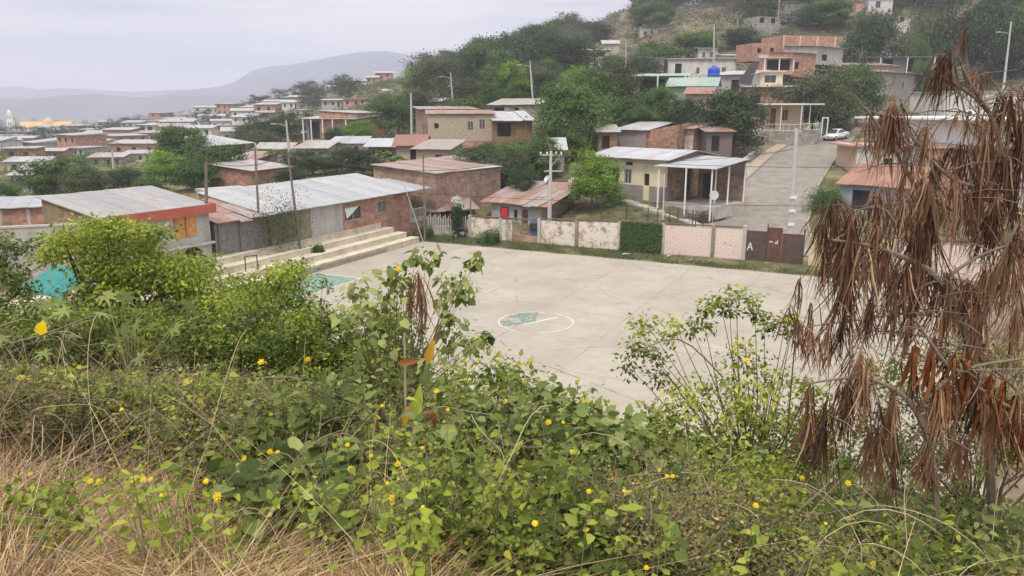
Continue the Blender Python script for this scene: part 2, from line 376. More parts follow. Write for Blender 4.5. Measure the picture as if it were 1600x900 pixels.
# ------------------------------------------------------------------ court
def court_mat():
    m, t, b, o = nodes('court_concrete'); v = obj_vec(t)
    c = ramp(t, noise(t, v, .28, 9, .62), [(.3, (.31, .28, .225)), (.5, (.365, .33, .27)), (.72, (.42, .382, .315))])
    c = mix(t, ramp(t, noise(t, v, 1.4, 8, .7), [(.46, 0.), (.72, .5)]), c, (.29, .25, .20))
    c = mix(t, ramp(t, noise(t, v, 9, 4, .7), [(.5, 0.), (.8, .16)]), c, (.36, .31, .25))
    # slab joints, partly filled
    w = N(t, 'ShaderNodeMapping', {'Vector': v, 'Location': (.5, 1.2, 0)}).outputs[0]
    wob = N(t, 'ShaderNodeVectorMath', {0: w, 1: N(t, 'ShaderNodeVectorMath', {0: N(t, 'ShaderNodeTexNoise', {'Vector': v, 'Scale': 1.3}).outputs['Color'], 'Scale': .10}, operation='SCALE').outputs[0]}, operation='ADD').outputs[0]
    bt = N(t, 'ShaderNodeTexBrick', {'Vector': wob, 'Scale': 1.0, 'Mortar Size': .024, 'Mortar Smooth': .3, 'Brick Width': 4.4, 'Row Height': 4.4}, offset=0.0)
    j = N(t, 'ShaderNodeMath', {0: bt.outputs['Fac'], 1: ramp(t, noise(t, v, .55, 4), [(.40, .10), (.58, .8)])}, operation='MULTIPLY').outputs[0]
    c = mix(t, j, c, (.15, .125, .10))
    vo = N(t, 'ShaderNodeTexVoronoi', {'Vector': wob, 'Scale': .16}, feature='DISTANCE_TO_EDGE')
    cr = N(t, 'ShaderNodeMath', {0: ramp(t, vo.outputs[0], [(.0, 1.), (.006, 0.)]), 1: ramp(t, noise(t, v, .35, 3), [(.44, .0), (.56, .8)])}, operation='MULTIPLY').outputs[0]
    c = mix(t, cr, c, (.16, .13, .10))
    t.links.new(c, b.inputs['Base Color']); b.inputs['Roughness'].default_value = .88; b.inputs['Specular IOR Level'].default_value = .2
    bump(t, b, noise(t, v, 12, 5), .12, .01); return m
def cobj(mb, name, mats, **k):   # object in the court's own frame
    o = mb.build(name, mats, **k); o.location = (C0[0], C0[1], 0); o.rotation_euler = (0, 0, CYAW); return o
m = MB(); m.box(0, COURT_U - 1.0, -COURT_V, 0.3 - .3, -.15, 0)
tag(cobj(m, 'court_pavement', [court_mat()]), kind='structure')
def worn(name, col, lo, hi, sc=1.2):
    mm, t, b, o = nodes(name); v = obj_vec(t)
    f = ramp(t, noise(t, v, sc, 9, .7), [(lo, 0.), (hi, 1.)])
    tr = N(t, 'ShaderNodeBsdfTransparent'); b.inputs['Base Color'].default_value = (*col, 1); b.inputs['Roughness'].default_value = .8
    ms = N(t, 'ShaderNodeMixShader', {0: f, 1: tr.outputs[0], 2: b.outputs[0]}); t.links.new(ms.outputs[0], o.inputs[0]); return mm
M_PTEAL = worn('worn_teal_paint', (.19, .29, .24), .40, .50, 1.6); M_PWHT = worn('worn_white_paint', (.72, .70, .65), .30, .42, 2)
M_PTEAL2 = worn('very_worn_teal_paint', (.16, .25, .20), .47, .55, 1.3)
# local court frame: x=u, y=-v
m = MB(); m.poly([(.5, -19.0, .004), (3.7, -19.0, .004), (3.7, -13.1, .004), (.5, -13.1, .004)]); tag(cobj(m, 'court_marking', [M_PTEAL]), kind='structure')
m = MB()
for a, b_, c_, d_ in ((.5, 3.7, -13.1, -13.02), (3.7, 3.78, -19.08, -13.02), (.5, 3.7, -19.08, -19.0)): m.poly([(a, c_, .008), (b_, c_, .008), (b_, d_, .008), (a, d_, .008)])
tag(cobj(m, 'court_marking', [M_PWHT]), kind='structure')
cc = (17.6, -17.2)
def ringpts(r0, r1, a0, a1, z, n=40):
    mb = MB()
    for i in range(n):
        t0 = R(a0 + (a1 - a0) * i / n); t1 = R(a0 + (a1 - a0) * (i + 1) / n)
        mb.poly([(cc[0] + r0 * math.cos(t0), cc[1] + r0 * math.sin(t0), z), (cc[0] + r1 * math.cos(t0), cc[1] + r1 * math.sin(t0), z), (cc[0] + r1 * math.cos(t1), cc[1] + r1 * math.sin(t1), z), (cc[0] + r0 * math.cos(t1), cc[1] + r0 * math.sin(t1), z)])
    return mb
M_PWH2 = worn('white_line_paint', (.56, .55, .50), .38, .48, 6)
tag(cobj(ringpts(1.80, 1.89, 100, 264, .008), 'court_marking', [M_PWH2]), kind='structure')
tag(cobj(ringpts(1.80, 1.89, -62, 84, .008, 30), 'court_marking', [M_PWH2]), kind='structure')
tag(cobj(ringpts(.05, 1.78, 110, 235, .004), 'court_marking', [M_PTEAL2]), kind='structure')
m = MB(); m.poly([(17.2, -17.9, .008), (17.28, -17.9, .008), (18.3, -15.9, .008), (18.2, -15.9, .008)]); tag(cobj(m, 'court_marking', [M_PWHT]), kind='structure')

# grass verge strip between court and far wall is real grass (stuff) further down
# ------------------------------------------------------------------ road and kerbs
def strip(pts, w0, w1, dz, seg=4, wig=0):
    P = []
    for i in range(len(pts) - 1):
        for k in range(seg): P.append(pts[i].lerp(pts[i + 1], k / seg))
    P.append(pts[-1]); L = []; Rr = []
    for i, p in enumerate(P):
        d = P[min(i + 1, len(P) - 1)] - P[max(i - 1, 0)]; n = Vector((d.y, -d.x, 0)).normalized()
        g = math.sin(i * 1.7) * wig
        L.append(p + n * (w0 + g) + Vector((0, 0, dz))); Rr.append(p + n * (w1 + g) + Vector((0, 0, dz)))
    return L, Rr
L, Q = strip(ROAD, -3.4, 3.4, 0, 6)
m = MB()
for i in range(len(L) - 1): m.poly([L[i], Q[i], Q[i + 1], L[i + 1]])
tag(m.build('road', [M_ASPH]), kind='structure')
def kerbstrip(name, w0, w1, h, mat):
    a, b_ = strip(ROAD, w0, w1, h, 6); a2, b2 = strip(ROAD, w0, w1, -.3, 6); mb = MB()
    for i in range(1, len(a) - 1): mb.hexa([a2[i], b2[i], b2[i + 1], a2[i + 1], a[i], b_[i], b_[i + 1], a[i + 1]])
    return tag(mb.build(name, [mat]), kind='structure')
M_KERB = plain('dusty_kerb', (.30, .265, .22), .95, .3, 1.5, stain=(.20, .17, .13))
kerbstrip('kerb', -3.55, -3.4, .12, M_KERB); kerbstrip('kerb', 3.4, 3.55, .12, M_KERB)
kerbstrip('pavement', -4.9, -3.58, .12, M_DIRT)
rw0, rw1 = strip(ROAD[1:4], -5.6, -5.2, .75, 4); rb0, rb1 = strip(ROAD[1:4], -5.6, -5.2, -1.0, 4); m = MB()
for i in range(2, len(rw0) - 1): m.hexa([rb0[i], rb1[i], rb1[i + 1], rb0[i + 1], rw0[i], rw1[i], rw1[i + 1], rw0[i + 1]])
tag(m.build('retaining_wall', [M_BLOCK]), 'low pale block retaining wall along the left side of the rising street', 'wall')
# small concrete path curving below the cream house
pp = [atz(p, y, 0) for p, y in ((930, 70), (980, 66.5), (1030, 63.5), (1075, 61.5), (1105, 60))]
for p in pp: p.z = tz1(p.x, p.y) + .10
a, b_ = strip(pp, -.5, .5, 0, 4); m = MB()
a2, b2 = strip(pp, -.5, .5, -.5, 4)
for i in range(len(a) - 1): m.hexa([a2[i], b2[i], b2[i + 1], a2[i + 1], a[i], b_[i], b_[i + 1], a[i + 1]])
tag(m.build('path', [M_CONC]), kind='structure')

# ------------------------------------------------------------------ bleachers
root = thing('bleachers', 'cream stepped concrete bleachers along the left side of the court', 'bleachers', (C0[0], C0[1], 0), CYAW)
M_CREAMC = plain('bleacher_cream', (.60, .54, .42), .9, .1, 1.2, stain=(.38, .33, .25)); M_STONE = plain('bleacher_stone', (.30, .26, .21), .95, .25, 3)
for i in range(4):
    m = MB(); x1 = -.8 * i - .02; x0 = x1 - .8
    xs = np.linspace(0, -33, 34); 
    end = -.0 - .55 * i
    m.box(x0, x1, -33, end - .6, -.1, .4 * (i + 1)); m.box(x0 - .01, x1 + .045, -33, end - .58, .4 * (i + 1) + .003, .4 * (i + 1) + .05)
    m.build('step', [M_CREAMC], root)
m = MB(); m.box(-.015, .03, -33, -5.0, -.05, .28); m.build('stone_face', [M_STONE], root)
# rusty goal frame standing on the lowest step
g = cw(-1.2, 17.6, .8); root = thing('goal_frame', 'small rusty metal frame standing on the bleacher steps', 'goal frame', g, CYAW + R(70)); m = MB()
m.tube([(0, 0, 0), (0, 0, .95)], .035); m.tube([(.75, 0, 0), (.75, 0, .95)], .035); m.build('post', [M_IRON], root)
m = MB(); m.tube([(0, 0, .95), (.75, 0, .95)], .035); m.build('crossbar', [M_IRON], root)

# ------------------------------------------------------------------ far court wall with pillars and gate (court frame)
WALLV = 3.2     # wall stands this far beyond the court edge (y=+WALLV)
def uof(px, z=0.0):     # court-u where the wall plane is seen at px
    lo, hi = -8, 60
    for _ in range(40):
        mid = (lo + hi) / 2; p = cw(mid, -WALLV, z)
        if proj(p.x, p.y, z)[0] < px: lo = mid
        else: hi = mid
    return lo
root = thing('boundary_wall', 'long whitewashed brick wall with concrete pillars beyond the court', 'wall', (C0[0], C0[1], 0), CYAW)
segs = [(735, 800, 1.72, M_BRICKW, 'w'), (846, 898, 1.85, M_BRICKW, 'w'), (904, 967, 2.05, M_BRICKW, 'w'), (1036, 1110, 2.14, M_BRICKP, 'p'), (1116, 1160, 2.2, M_BRICKP, 'p')]
for a, b_, h, mt, _ in segs:
    m = MB(); u0, u1 = uof(a), uof(b_)
    m.box(u0, u1, WALLV - .07, WALLV + .07, -.1, h); m.build('wall_panel', [mt], root)
u0, u1 = uof(967), uof(1036); m = MB(); m.box(u0, u1, WALLV - .06, WALLV + .06, -.1, 2.1); m.build('wall_panel', [M_MOSSW], root)
u0, u1 = uof(800), uof(846); m = MB(); m.box(u0, u1, WALLV - .06, WALLV + .06, -.1, .55); m.build('wall_panel', [M_BRICKD], root)
for px, h in ((735, 1.84), (783, 1.80), (843, 1.95), (901, 2.22), (968, 2.18), (1035, 2.25), (1113, 2.34), (1161, 2.46)):
    u_ = uof(px); m = MB(); m.box(u_ - .13, u_ + .13, WALLV - .14, WALLV + .13, -.1, h); m.build('pillar', [M_CONC if px not in (901, 1113) else M_MOSSW], root)
m = MB()
for a, b_, z0, z1 in ((736, 842, 1.74, 1.78), (844, 968, 1.9, 2.14), (969, 1160, 2.15, 2.28)):
    u0, u1 = uof(a), uof(b_); m.hexa([(u0, WALLV - .12, z0), (u1, WALLV - .12, z1), (u1, WALLV + .12, z1), (u0, WALLV + .12, z0), (u0, WALLV - .12, z0 + .09), (u1, WALLV - .12, z1 + .09), (u1, WALLV + .12, z1 + .09), (u0, WALLV + .12, z0 + .09)])
m.build('coping', [M_CAP], root)
# gate
gu0 = uof(1164); gp = cw(gu0, -WALLV, 0)
gate = thing('metal_gate', 'rusty brown metal gate with painted white letters at the end of the wall', 'gate', gp, CYAW)
M_GATEB = plain('gate_brown', (.10, .065, .055), .7, .25, 3); M_GATER = plain('gate_rust', (.125, .06, .046), .75, .3, 3); M_CHALK = plain('white_daub', (.68, .66, .64), .8, .05, 3)
gw = [uof(x) - gu0 for x in (1164, 1196, 1219, 1252)]
m = MB(); m.box(0.02, gw[1] - .02, -.03, .03, .05, 2.15)
for k in range(8): x = .06 + k * (gw[1] - .12) / 7; m.box(x, x + .03, -.05, -.032, .05, 2.15)
gl = m.build('gate_leaf', [M_GATEB], gate)
m = MB()
for k in range(13): x = .05 + k * (gw[1] - .1) / 12; m.box(x, x + .02, -.01, .01, 2.15, 2.58)
m.box(0, gw[1], -.02, .02, 2.58, 2.62); m.build('bar_grille', [M_FRAME], gate)
m = MB(); m.box(gw[1] + .02, gw[2], -.03, .03, .1, 2.45); m.box(gw[1] + .02, gw[2], -.05, -.031, 1.0, 1.04); m.box(gw[1] + .02, gw[2], -.05, -.031, .4, .44); m.build('gate_leaf', [M_GATER], gate)
m = MB(); m.box(gw[2] + .02, gw[3], -.03, .03, .1, 2.1)
for k in range(7): x = gw[2] + .1 + k * (gw[3] - gw[2] - .2) / 6; m.box(x, x + .03, -.05, -.032, .1, 2.1)
m.build('gate_leaf', [M_GATEB], gate)
m = MB(); m.box(gw[1] - .03, gw[1] + .015, -.08, .06, 0, 2.7); m.box(gw[3], gw[3] + .08, -.06, .06, 0, 2.5); m.build('gate_post', [M_IRON], gate)
m = MB()   # painted A and a scrawl
def stroke(mb, pts, w, y):
    for (x0, z0), (x1, z1) in zip(pts[:-1], pts[1:]):
        dx, dz = x1 - x0, z1 - z0; l = math.hypot(dx, dz); nx_, nz_ = -dz / l * w, dx / l * w
        mb.poly([(x0 - nx_, y, z0 - nz_), (x1 - nx_, y, z1 - nz_), (x1 + nx_, y, z1 + nz_), (x0 + nx_, y, z0 + nz_)])
stroke(m, [(.10, .78), (.28, 1.32), (.44, .80)], .035, -.056); stroke(m, [(.15, .98), (.42, 1.0)], .03, -.058)
x = gw[1] + .18
stroke(m, [(x, 1.42), (x + .02, 1.54), (x + .08, 1.44), (x + .12, 1.55), (x + .17, 1.43), (x + .24, 1.43)], .02, -.056)
stroke(m, [(x + .46, 1.50), (x + .36, 1.46), (x + .36, 1.38), (x + .45, 1.36), (x + .5, 1.62), (x + .52, 1.36)], .022, -.058)
m.build('painted_lettering', [M_CHALK], gate)
# wall to the right of the gate
root = thing('boundary_wall', 'yellowish plastered wall right of the metal gate behind the dead shrub', 'wall', (C0[0], C0[1], 0), CYAW)
M_YEL = plain('wall_yellow', (.56, .46, .26), .9, .1, .7, stain=(.62, .54, .44))
a = uof(1262)
m = MB(); m.box(a, a + 5, WALLV - .07, WALLV + .07, -.1, 2.1); m.build('wall_panel', [M_YEL], root)
m = MB(); m.box(a + 5.26, a + 13, WALLV - .07, WALLV + .07, -.1, 2.1); m.build('wall_panel', [M_BRICKP], root)
m = MB(); m.box(a + 13.26, a + 30, WALLV - .07, WALLV + .07, -.1, 2.1); m.build('wall_panel', [M_YEL], root)
for q in (a + 5, a + 13): m = MB(); m.box(q, q + .26, WALLV - .13, WALLV + .13, -.1, 2.25); m.build('pillar', [M_CONC], root)
m = MB(); m.box(a, a + 30, WALLV - .12, WALLV + .12, 2.1 + .17, 2.36); m.build('coping', [M_CAP], root)

# ------------------------------------------------------------------ generic house
def sheets(mb, p00, p10, p11, p01, n, thick=.05, jit=.02, m=0, rows=1):
    """roof panel from eave (p00-p10) up to ridge (p01-p11), split in overlapping sheets"""
    p00, p10, p11, p01 = map(Vector, (p00, p10, p11, p01))
    for r_ in range(rows):
        t0, t1 = r_ / rows, (r_ + 1) / rows
        for i in range(n):
            s0, s1 = i / n, (i + 1) / n
            def q(s, t): return p00.lerp(p10, s).lerp(p01.lerp(p11, s), t)
            j = random.uniform(0, jit) + .012 * (i % 2) + .025 * (rows - r_) * (rows > 1); ex = random.uniform(-1, 1) * jit * 1.5 if r_ == 0 else 0
            A, B, C_, D = q(s0 - .003, t0 + ex * .2), q(s1 + .003, t0 + ex * .2), q(s1 + .003, t1), q(s0 - .003, t1)
            lift = Vector((0, 0, j)); th = Vector((0, 0, thick))
            mb.hexa([A + lift, B + lift, C_ + lift, D + lift, A + lift + th, B + lift + th, C_ + lift + th, D + lift + th], m, random.random())
def wallface(mb, o, dx, w, h0, h1, ops, m=0, inward=(0, 1, 0), rev=.16):
    """vertical wall sheet from o along dx, height h0 at start, h1 at end, with openings (u0,u1,v0,v1)"""
    o = Vector(o); dx = Vector(dx); inn = Vector(inward)
    us = sorted(set([0, w] + [x for p in ops for x in p[:2]])); hm = min(h0, h1)
    vs = sorted(set([0, hm] + [x for p in ops for x in p[2:4]]))
    P = lambda u, v: o + dx * u + Vector((0, 0, v))
    for i in range(len(us) - 1):
        for j in range(len(vs) - 1):
            cu, cv = (us[i] + us[i + 1]) / 2, (vs[j] + vs[j + 1]) / 2
            if any(p[0] < cu < p[1] and p[2] < cv < p[3] for p in ops): continue
            mb.poly([P(us[i], vs[j]), P(us[i + 1], vs[j]), P(us[i + 1], vs[j + 1]), P(us[i], vs[j + 1])], m)
    if abs(h0 - h1) > 1e-3: mb.poly([P(0, hm), P(w, hm)] + ([P(w, h1)] if h1 > h0 else [P(0, h0)]), m)
    for p in ops:
        a, b_, c, d = p[:4]
        for (x, y), (x2, y2) in (((a, c), (b_, c)), ((b_, c), (b_, d)), ((b_, d), (a, d)), ((a, d), (a, c))):
            mb.poly([P(x, y), P(x2, y2), P(x2, y2) + inn * rev, P(x, y) + inn * rev], m)
def fill(root, o, dx, inn, p, kind):
    """window or door set in its opening"""
    o = Vector(o); dx = Vector(dx); inn = Vector(inn); a, b_, c, d = p[:4]; up = Vector((0, 0, 1))
    def bx(mb, u0, u1, v0, v1, y0, y1, m=0):
        q = [o + dx * u + inn * y + up * v for v in (v0, v1) for u, y in ((u0, y0), (u1, y0), (u1, y1), (u0, y1))]
        mb.hexa(q, m)
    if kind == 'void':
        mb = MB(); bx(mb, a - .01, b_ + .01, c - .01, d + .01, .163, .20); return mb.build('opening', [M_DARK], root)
    if kind in ('door', 'doork', 'doorw'):
        mb = MB(); bx(mb, a, b_, c, d, .08, .13); e = mb.build('door', [{'door': M_DOORB, 'doork': M_DOORK, 'doorw': M_ORWOOD}[kind]], root)
        mb = MB(); bx(mb, b_ - .14, b_ - .08, c + .95, c + 1.1, .05, .079); mb.build('handle', [M_IRON], e)
        return e
    mb = MB(); f = .05
    for q in ((a, b_, c, c + f), (a, b_, d - f, d), (a, a + f, c + f, d - f), (b_ - f, b_, c + f, d - f), ((a + b_) / 2 - f / 2, (a + b_) / 2 + f / 2, c + f, d - f)): bx(mb, *q, .05, .11)
    if kind == 'bars':
        k = max(3, int((b_ - a) / .16))
        for i in range(k): x = a + f + (b_ - a - 2 * f) * (i + .5) / k; bx(mb, x - .012, x + .012, c + f, d - f, .02, .045)
    e = mb.build('window', [M_ORWOOD if kind == 'wood' else M_WHITEP if kind == 'winw' else M_FRAME], root)
    mb = MB(); bx(mb, a, b_, c, d, .115, .14); mb.build('pane', [M_ORWOOD if kind == 'wood' else M_GLASS], e)
    if kind == 'curt':
        mb = MB(); 
        mb.poly([o + dx * (a + .06) + inn * .048 + up * (d - .06), o + dx * (b_ - .3) + inn * .048 + up * (d - .06), o + dx * (a + .25) + inn * .048 + up * (c + .15)]); mb.build('curtain', [M_WHITEP], e)
    return e
HOUSES = []
def house(label, A, B, base, depth, mf=None, ml=None, mr=None, roof='mono', rise=.6, over=(.5, .3, .35), rm=None, ops=(), opl=(), opr=(), name='house', cat='house', group=None, found=2.5, rows=1, thick=.05, jit=.03, n=None, sheet_roof=True):
    pa, pb = at(*A), at(*B)
    L = math.hypot(pb.x - pa.x, pb.y - pa.y); yaw = math.atan2(pb.y - pa.y, pb.x - pa.x)
    ze = (pa.z + pb.z) / 2
    zb = at(A[0], base, A[2]).z if base else tz1((pa.x + pb.x) / 2, (pa.y + pb.y) / 2)
    h = max(1.9, ze - zb); zb = ze - h
    mf = mf or M_PLAST; ml = ml or mf; mr = mr or mf
    root = thing(name, label, cat, (pa.x, pa.y, zb), yaw, group)
    def res(o_, w, hh):
        out = []
        for p in o_:
            u0, u1, v0, v1 = p[0] * w, p[1] * w, p[2] * hh, p[3] * hh
            out.append((u0, u1, max(.02, v0), min(hh - .08, v1), p[4] if len(p) > 4 else 'win'))
        return out
    hb = h + (rise if roof == 'mono' else 0)
    F_, Lw, Rw = res(ops, L, h), res(opl, depth, min(h, hb)), res(opr, depth, min(h, hb))
    mats = [mf, ml, mr]; mb = MB()
    wallface(mb, (0, 0, 0), (1, 0, 0), L, h, h, F_, 0, (0, 1, 0))
    wallface(mb, (0, depth, 0), (0, -1, 0), depth, hb, h, Lw, 1, (1, 0, 0))
    wallface(mb, (L, 0, 0), (0, 1, 0), depth, h, hb, Rw, 2, (-1, 0, 0))
    wallface(mb, (L, depth, 0), (-1, 0, 0), L, hb, hb, [], 0, (0, -1, 0))
    for s in ((0, 0, L, 0), (0, depth, 0, 0), (L, 0, L, depth), (L, depth, 0, depth)):
        k = 0 if s[1] == s[3] else (1 if s[0] == 0 else 2)
        mb.poly([(s[0], s[1], -found), (s[2], s[3], -found), (s[2], s[3], 0), (s[0], s[1], 0)], k)
    if roof == 'gable':      # ridge parallel to facade
        mb.poly([(0, depth, h), (0, 0, h), (0, depth / 2, h + rise)], 1); mb.poly([(L, 0, h), (L, depth, h), (L, depth / 2, h + rise)], 2)
    if roof == 'gablef':     # gable end faces the camera
        mb.poly([(0, 0, h), (L, 0, h), (L / 2, 0, h + rise)], 0); mb.poly([(0, depth, h), (L / 2, depth, h + rise), (L, depth, h)], 0)
    mb.build('wall', mats, root)
    rm = rm or M_GALV; of, ob, os_ = over; k = n or max(2, int(L / 1.1)); mb = MB(); e = .03
    if roof == 'mono':
        s = rise / depth; sheets(mb, (-os_, -of, h - s * of + e), (L + os_, -of, h - s * of + e), (L + os_, depth + ob, hb + s * ob + e), (-os_, depth + ob, hb + s * ob + e), k, thick, jit, rows=rows)
    elif roof == 'gable':
        s = rise / (depth / 2)
        sheets(mb, (-os_, -of, h - s * of + e), (L + os_, -of, h - s * of + e), (L + os_, depth / 2, h + rise + e), (-os_, depth / 2, h + rise + e), k, thick, jit, rows=rows)
        sheets(mb, (L + os_, depth + ob, h - s * ob + e), (-os_, depth + ob, h - s * ob + e), (-os_, depth / 2, h + rise + e), (L + os_, depth / 2, h + rise + e), k, thick, jit)
    elif roof == 'gablef':
        s = rise / (L / 2); kk = max(2, int(depth / 1.1))
        sheets(mb, (-os_, depth + ob, h - s * os_ + e), (-os_, -of, h - s * os_ + e), (L / 2, -of, h + rise + e), (L / 2, depth + ob, h + rise + e), kk, thick, jit)
        sheets(mb, (L + os_, -of, h - s * os_ + e), (L + os_, depth + ob, h - s * os_ + e), (L / 2, depth + ob, h + rise + e), (L / 2, -of, h + rise + e), kk, thick, jit)
    elif roof == 'slab': mb.box(-os_, L + os_, -of, depth + ob, h + .003, h + .2)
    elif roof == 'open':
        mb.poly([(0, 0, h - .05), (L, 0, h - .05), (L, depth, h - .05), (0, depth, h - .05)])
    mb.build('roof', [rm], root)
    for p in F_: fill(root, (0, 0, 0), (1, 0, 0), (0, 1, 0), p, p[4])
    for p in Lw: fill(root, (0, depth, 0), (0, -1, 0), (1, 0, 0), p, p[4])
    for p in Rw: fill(root, (L, 0, 0), (0, 1, 0), (-1, 0, 0), p, p[4])
    root['L'] = L; root['h'] = h; HOUSES.append((root, L, h, depth)); del root['L']; del root['h']
    return root, L, h
def posts(root, pts, z0, z1, r=.06, mat=None):
    for x, y in pts: m = MB(); m.tube([(x, y, z0), (x, y, z1)], r, 6); m.build('post', [mat or M_WHITEP], root)
def railing(root, p0, p1, z, h=.9, n=10, mat=None, r=.03):
    m = MB(); p0 = Vector((*p0, z)); p1 = Vector((*p1, z)); up = Vector((0, 0, h))
    m.tube([p0 + up, p1 + up], r); m.tube([p0 + up * .08, p1 + up * .08], r)
    for i in range(n + 1): q = p0.lerp(p1, i / n); m.tube([q, q + up], r * .8, 5)
    m.build('railing', [mat or M_WHITEP], root)

# --- houses along the bleachers
root, L, h = house('low house with wide grey roof, red fascia and arched wooden shutters', (155, 341, 39.2), (325, 322, 44.9), 430, 5.2, M_PLAST, M_BRICKM, M_PLAST, 'mono', .75, (.35, .2, .15), M_ROOFC,
    ops=[(.64, .86, .52, .90, 'wood'), (.10, .145, .82, .88, 'void'), (.47, .51, .84, .90, 'void')], jit=.008, n=9)
m = MB(); m.hexa([(-.25, -.42, h - .02), (L + .25, -.42, h - .02), (L + .25, -.36, h - .02), (-.25, -.36, h - .02), (-.25, -.42, h + .55 - .55), (L + .25, -.42, h + .0), (L + .25, -.36, h + .0), (-.25, -.36, h + .0)])
m = MB(); m.box(-.22, L + .22, -.43, -.37, h - .42, h + .12); m.box(L + .18, L + .22, -.37, 1.2, h - .42, h + .12); m.build('fascia', [M_REDF], root)
m = MB()
for k in range(13):   # arched heads of the shutters
    t = math.pi * k / 12
sh0, sh1 = .64 * L, .86 * L; top = .90 * h
for c0, c1 in ((sh0, (sh0 + sh1) / 2 - .015), ((sh0 + sh1) / 2 + .015, sh1)):
    m.box(c0 + .02, c1 - .02, -.05, -.012, .44 * h, top - .12)
    m.box(c0 + .08, c1 - .08, -.065, -.052, .56 * h, .66 * h); m.box(c0 + .08, c1 - .08, -.065, -.052, .69 * h, .84 * h)
pts = [((sh0 + sh1) / 2 + (sh1 - sh0) / 2 * math.cos(math.pi * k / 12), top - .12 + .2 * math.sin(math.pi * k / 12)) for k in range(13)]
m.poly([(x, -.05, z) for x, z in pts][::-1]); m.build('shutter', [M_ORWOOD], root)
m = MB(); m.box(-.05, L + .1, -.25, -.003, .24 * h, .28 * h); m.build('ledge', [M_CONC], root)
m = MB(); cx, cz = .80 * L, -.06 * h
m.poly([(cx + .75 * math.cos(math.pi * k / 14), -.012, cz + .85 * math.sin(math.pi * k / 14)) for k in range(15)][::-1]); m.build('arch_opening', [M_DARK], root)

root, L, h = house('grey tin shed with crumpled rusty roof between the two long houses', (334, 349, 45.4), (416, 341, 48.6), 402, 4.2, M_TIN, M_TIN, M_TIN, 'mono', .75, (.45, .2, .2), M_RUST, name='tin_shed', cat='shed', jit=.13, rows=3, n=5, ops=[])
for x in (.06 * L, .46 * L, .94 * L): m = MB(); m.box(x - .04, x + .04, -.06, -.004, -.2, h); m.build('timber_upright', [M_WOODP], root)
root, L, h = house('small bare brick outbuilding behind the tin shed', (336, 300, 54), (398, 303, 56), None, 3, M_BRICKD, roof='slab', over=(.2, .1, .2), rm=M_FIBRE, name='outbuilding')
root, L, h = house('long red brick house with pale metal roof above the bleachers', (420, 325, 48.8), (640, 303, 62.6), 392, 5.5, M_BRICK, M_BRICKD, M_BRICK, 'mono', .95, (.55, .3, .5), M_GALVB,
    ops=[(.475, .60, .38, .78, 'curt'), (.73, .80, .42, .82, 'bars')], jit=.015, n=14)
m = MB(); m.box(0, .24 * L, -.05, -.003, -.4, h - .05); m.build('mossy_facing', [M_MOSSW], root)
m = MB(); m.box(.24 * L + .003, .455 * L, -.06, -.003, -.4, h - .05); m.build('plaster_facing', [M_PLAST], root)
# balcony at its right end
m = MB(); m.box(L + .02, L + 2.4, .0, 2.6, -.25, -.05); m.build('balcony_floor', [M_CONC], root)
railing(root, (L + .05, .05), (L + 2.35, .05), -.04, .85, 12, M_CONC, .05); posts(root, [(L + 2.3, .1), (L + .15, .1)], -.04, h, .07, M_CONC)
sheetm = MB(); sheets(sheetm, (L + .45, -.5, h - .05), (L + 2.6, -.5, h - .1), (L + 2.6, 4, h + .5), (L + .45, 4, h + .6), 3); sheetm.build('balcony_roof', [M_GALVB], root)
m = MB(); m.box(L + .5, L + .6, 2.4, 2.5, 0, h); m.box(L + 1.0, L + 1.9, 2.5, 2.56, 0, h * .8); m.build('door', [M_DOORK], root)
m = MB(); m.box(L + .05, L + 2.4, .1, 2.6, -1.9, -.26); m.build('balcony_plinth', [M_BRICKD], root)

root, L, h = house('low brick house with white roof sheets at the left edge', (-60, 326, 47), (76, 327, 49), 380, 4, M_BRICK2, roof='mono', rise=.25, over=(.2, .2, .1), rm=M_GALVB, n=8)
for x in (.1, .42, .75, .98): m = MB(); m.box(x * L - .1, x * L + .1, -.03, -.003, 0, h - .05); m.build('column', [M_CONC], root)
# plastered yard wall at left edge
pa, pb = atz(-90, 36.5, 0), atz(152, 38.6, 0); wl = thing('yard_wall', 'plain grey plastered yard wall below the low brick house', 'wall', (pa.x, pa.y, 0), math.atan2(pb.y - pa.y, pb.x - pa.x))
zt = at(60, 357, 37.5).z; m = MB(); m.box(0, (pb - pa).length, 0, .15, -.5, zt); m.build('wall_panel', [M_PLAST], wl); m = MB(); m.box(0, (pb - pa).length, -.04, .19, zt + .003, zt + .1); m.build('coping', [M_CONC], wl)
# teal tarpaulin awning
pt = at(86, 441, 20); tw = thing('teal_awning', 'turquoise sheet awning half hidden behind the big left shrub', 'awning', (pt.x, pt.y, pt.z), R(-20))
m = MB(); sheets(m, (-.75, -.5, -.22), (.75, -.5, -.26), (.75, .6, .24), (-.75, .6, .26), 5, .02, .02); m.build('sheet_roof', [M_TEAL], tw)
zg = tz1(pt.x, pt.y) - pt.z - .3
posts(tw, [(-.8, -.4), (.8, -.4), (-.8, .5), (.8, .5)], zg, -.1, .04, M_WOODP)

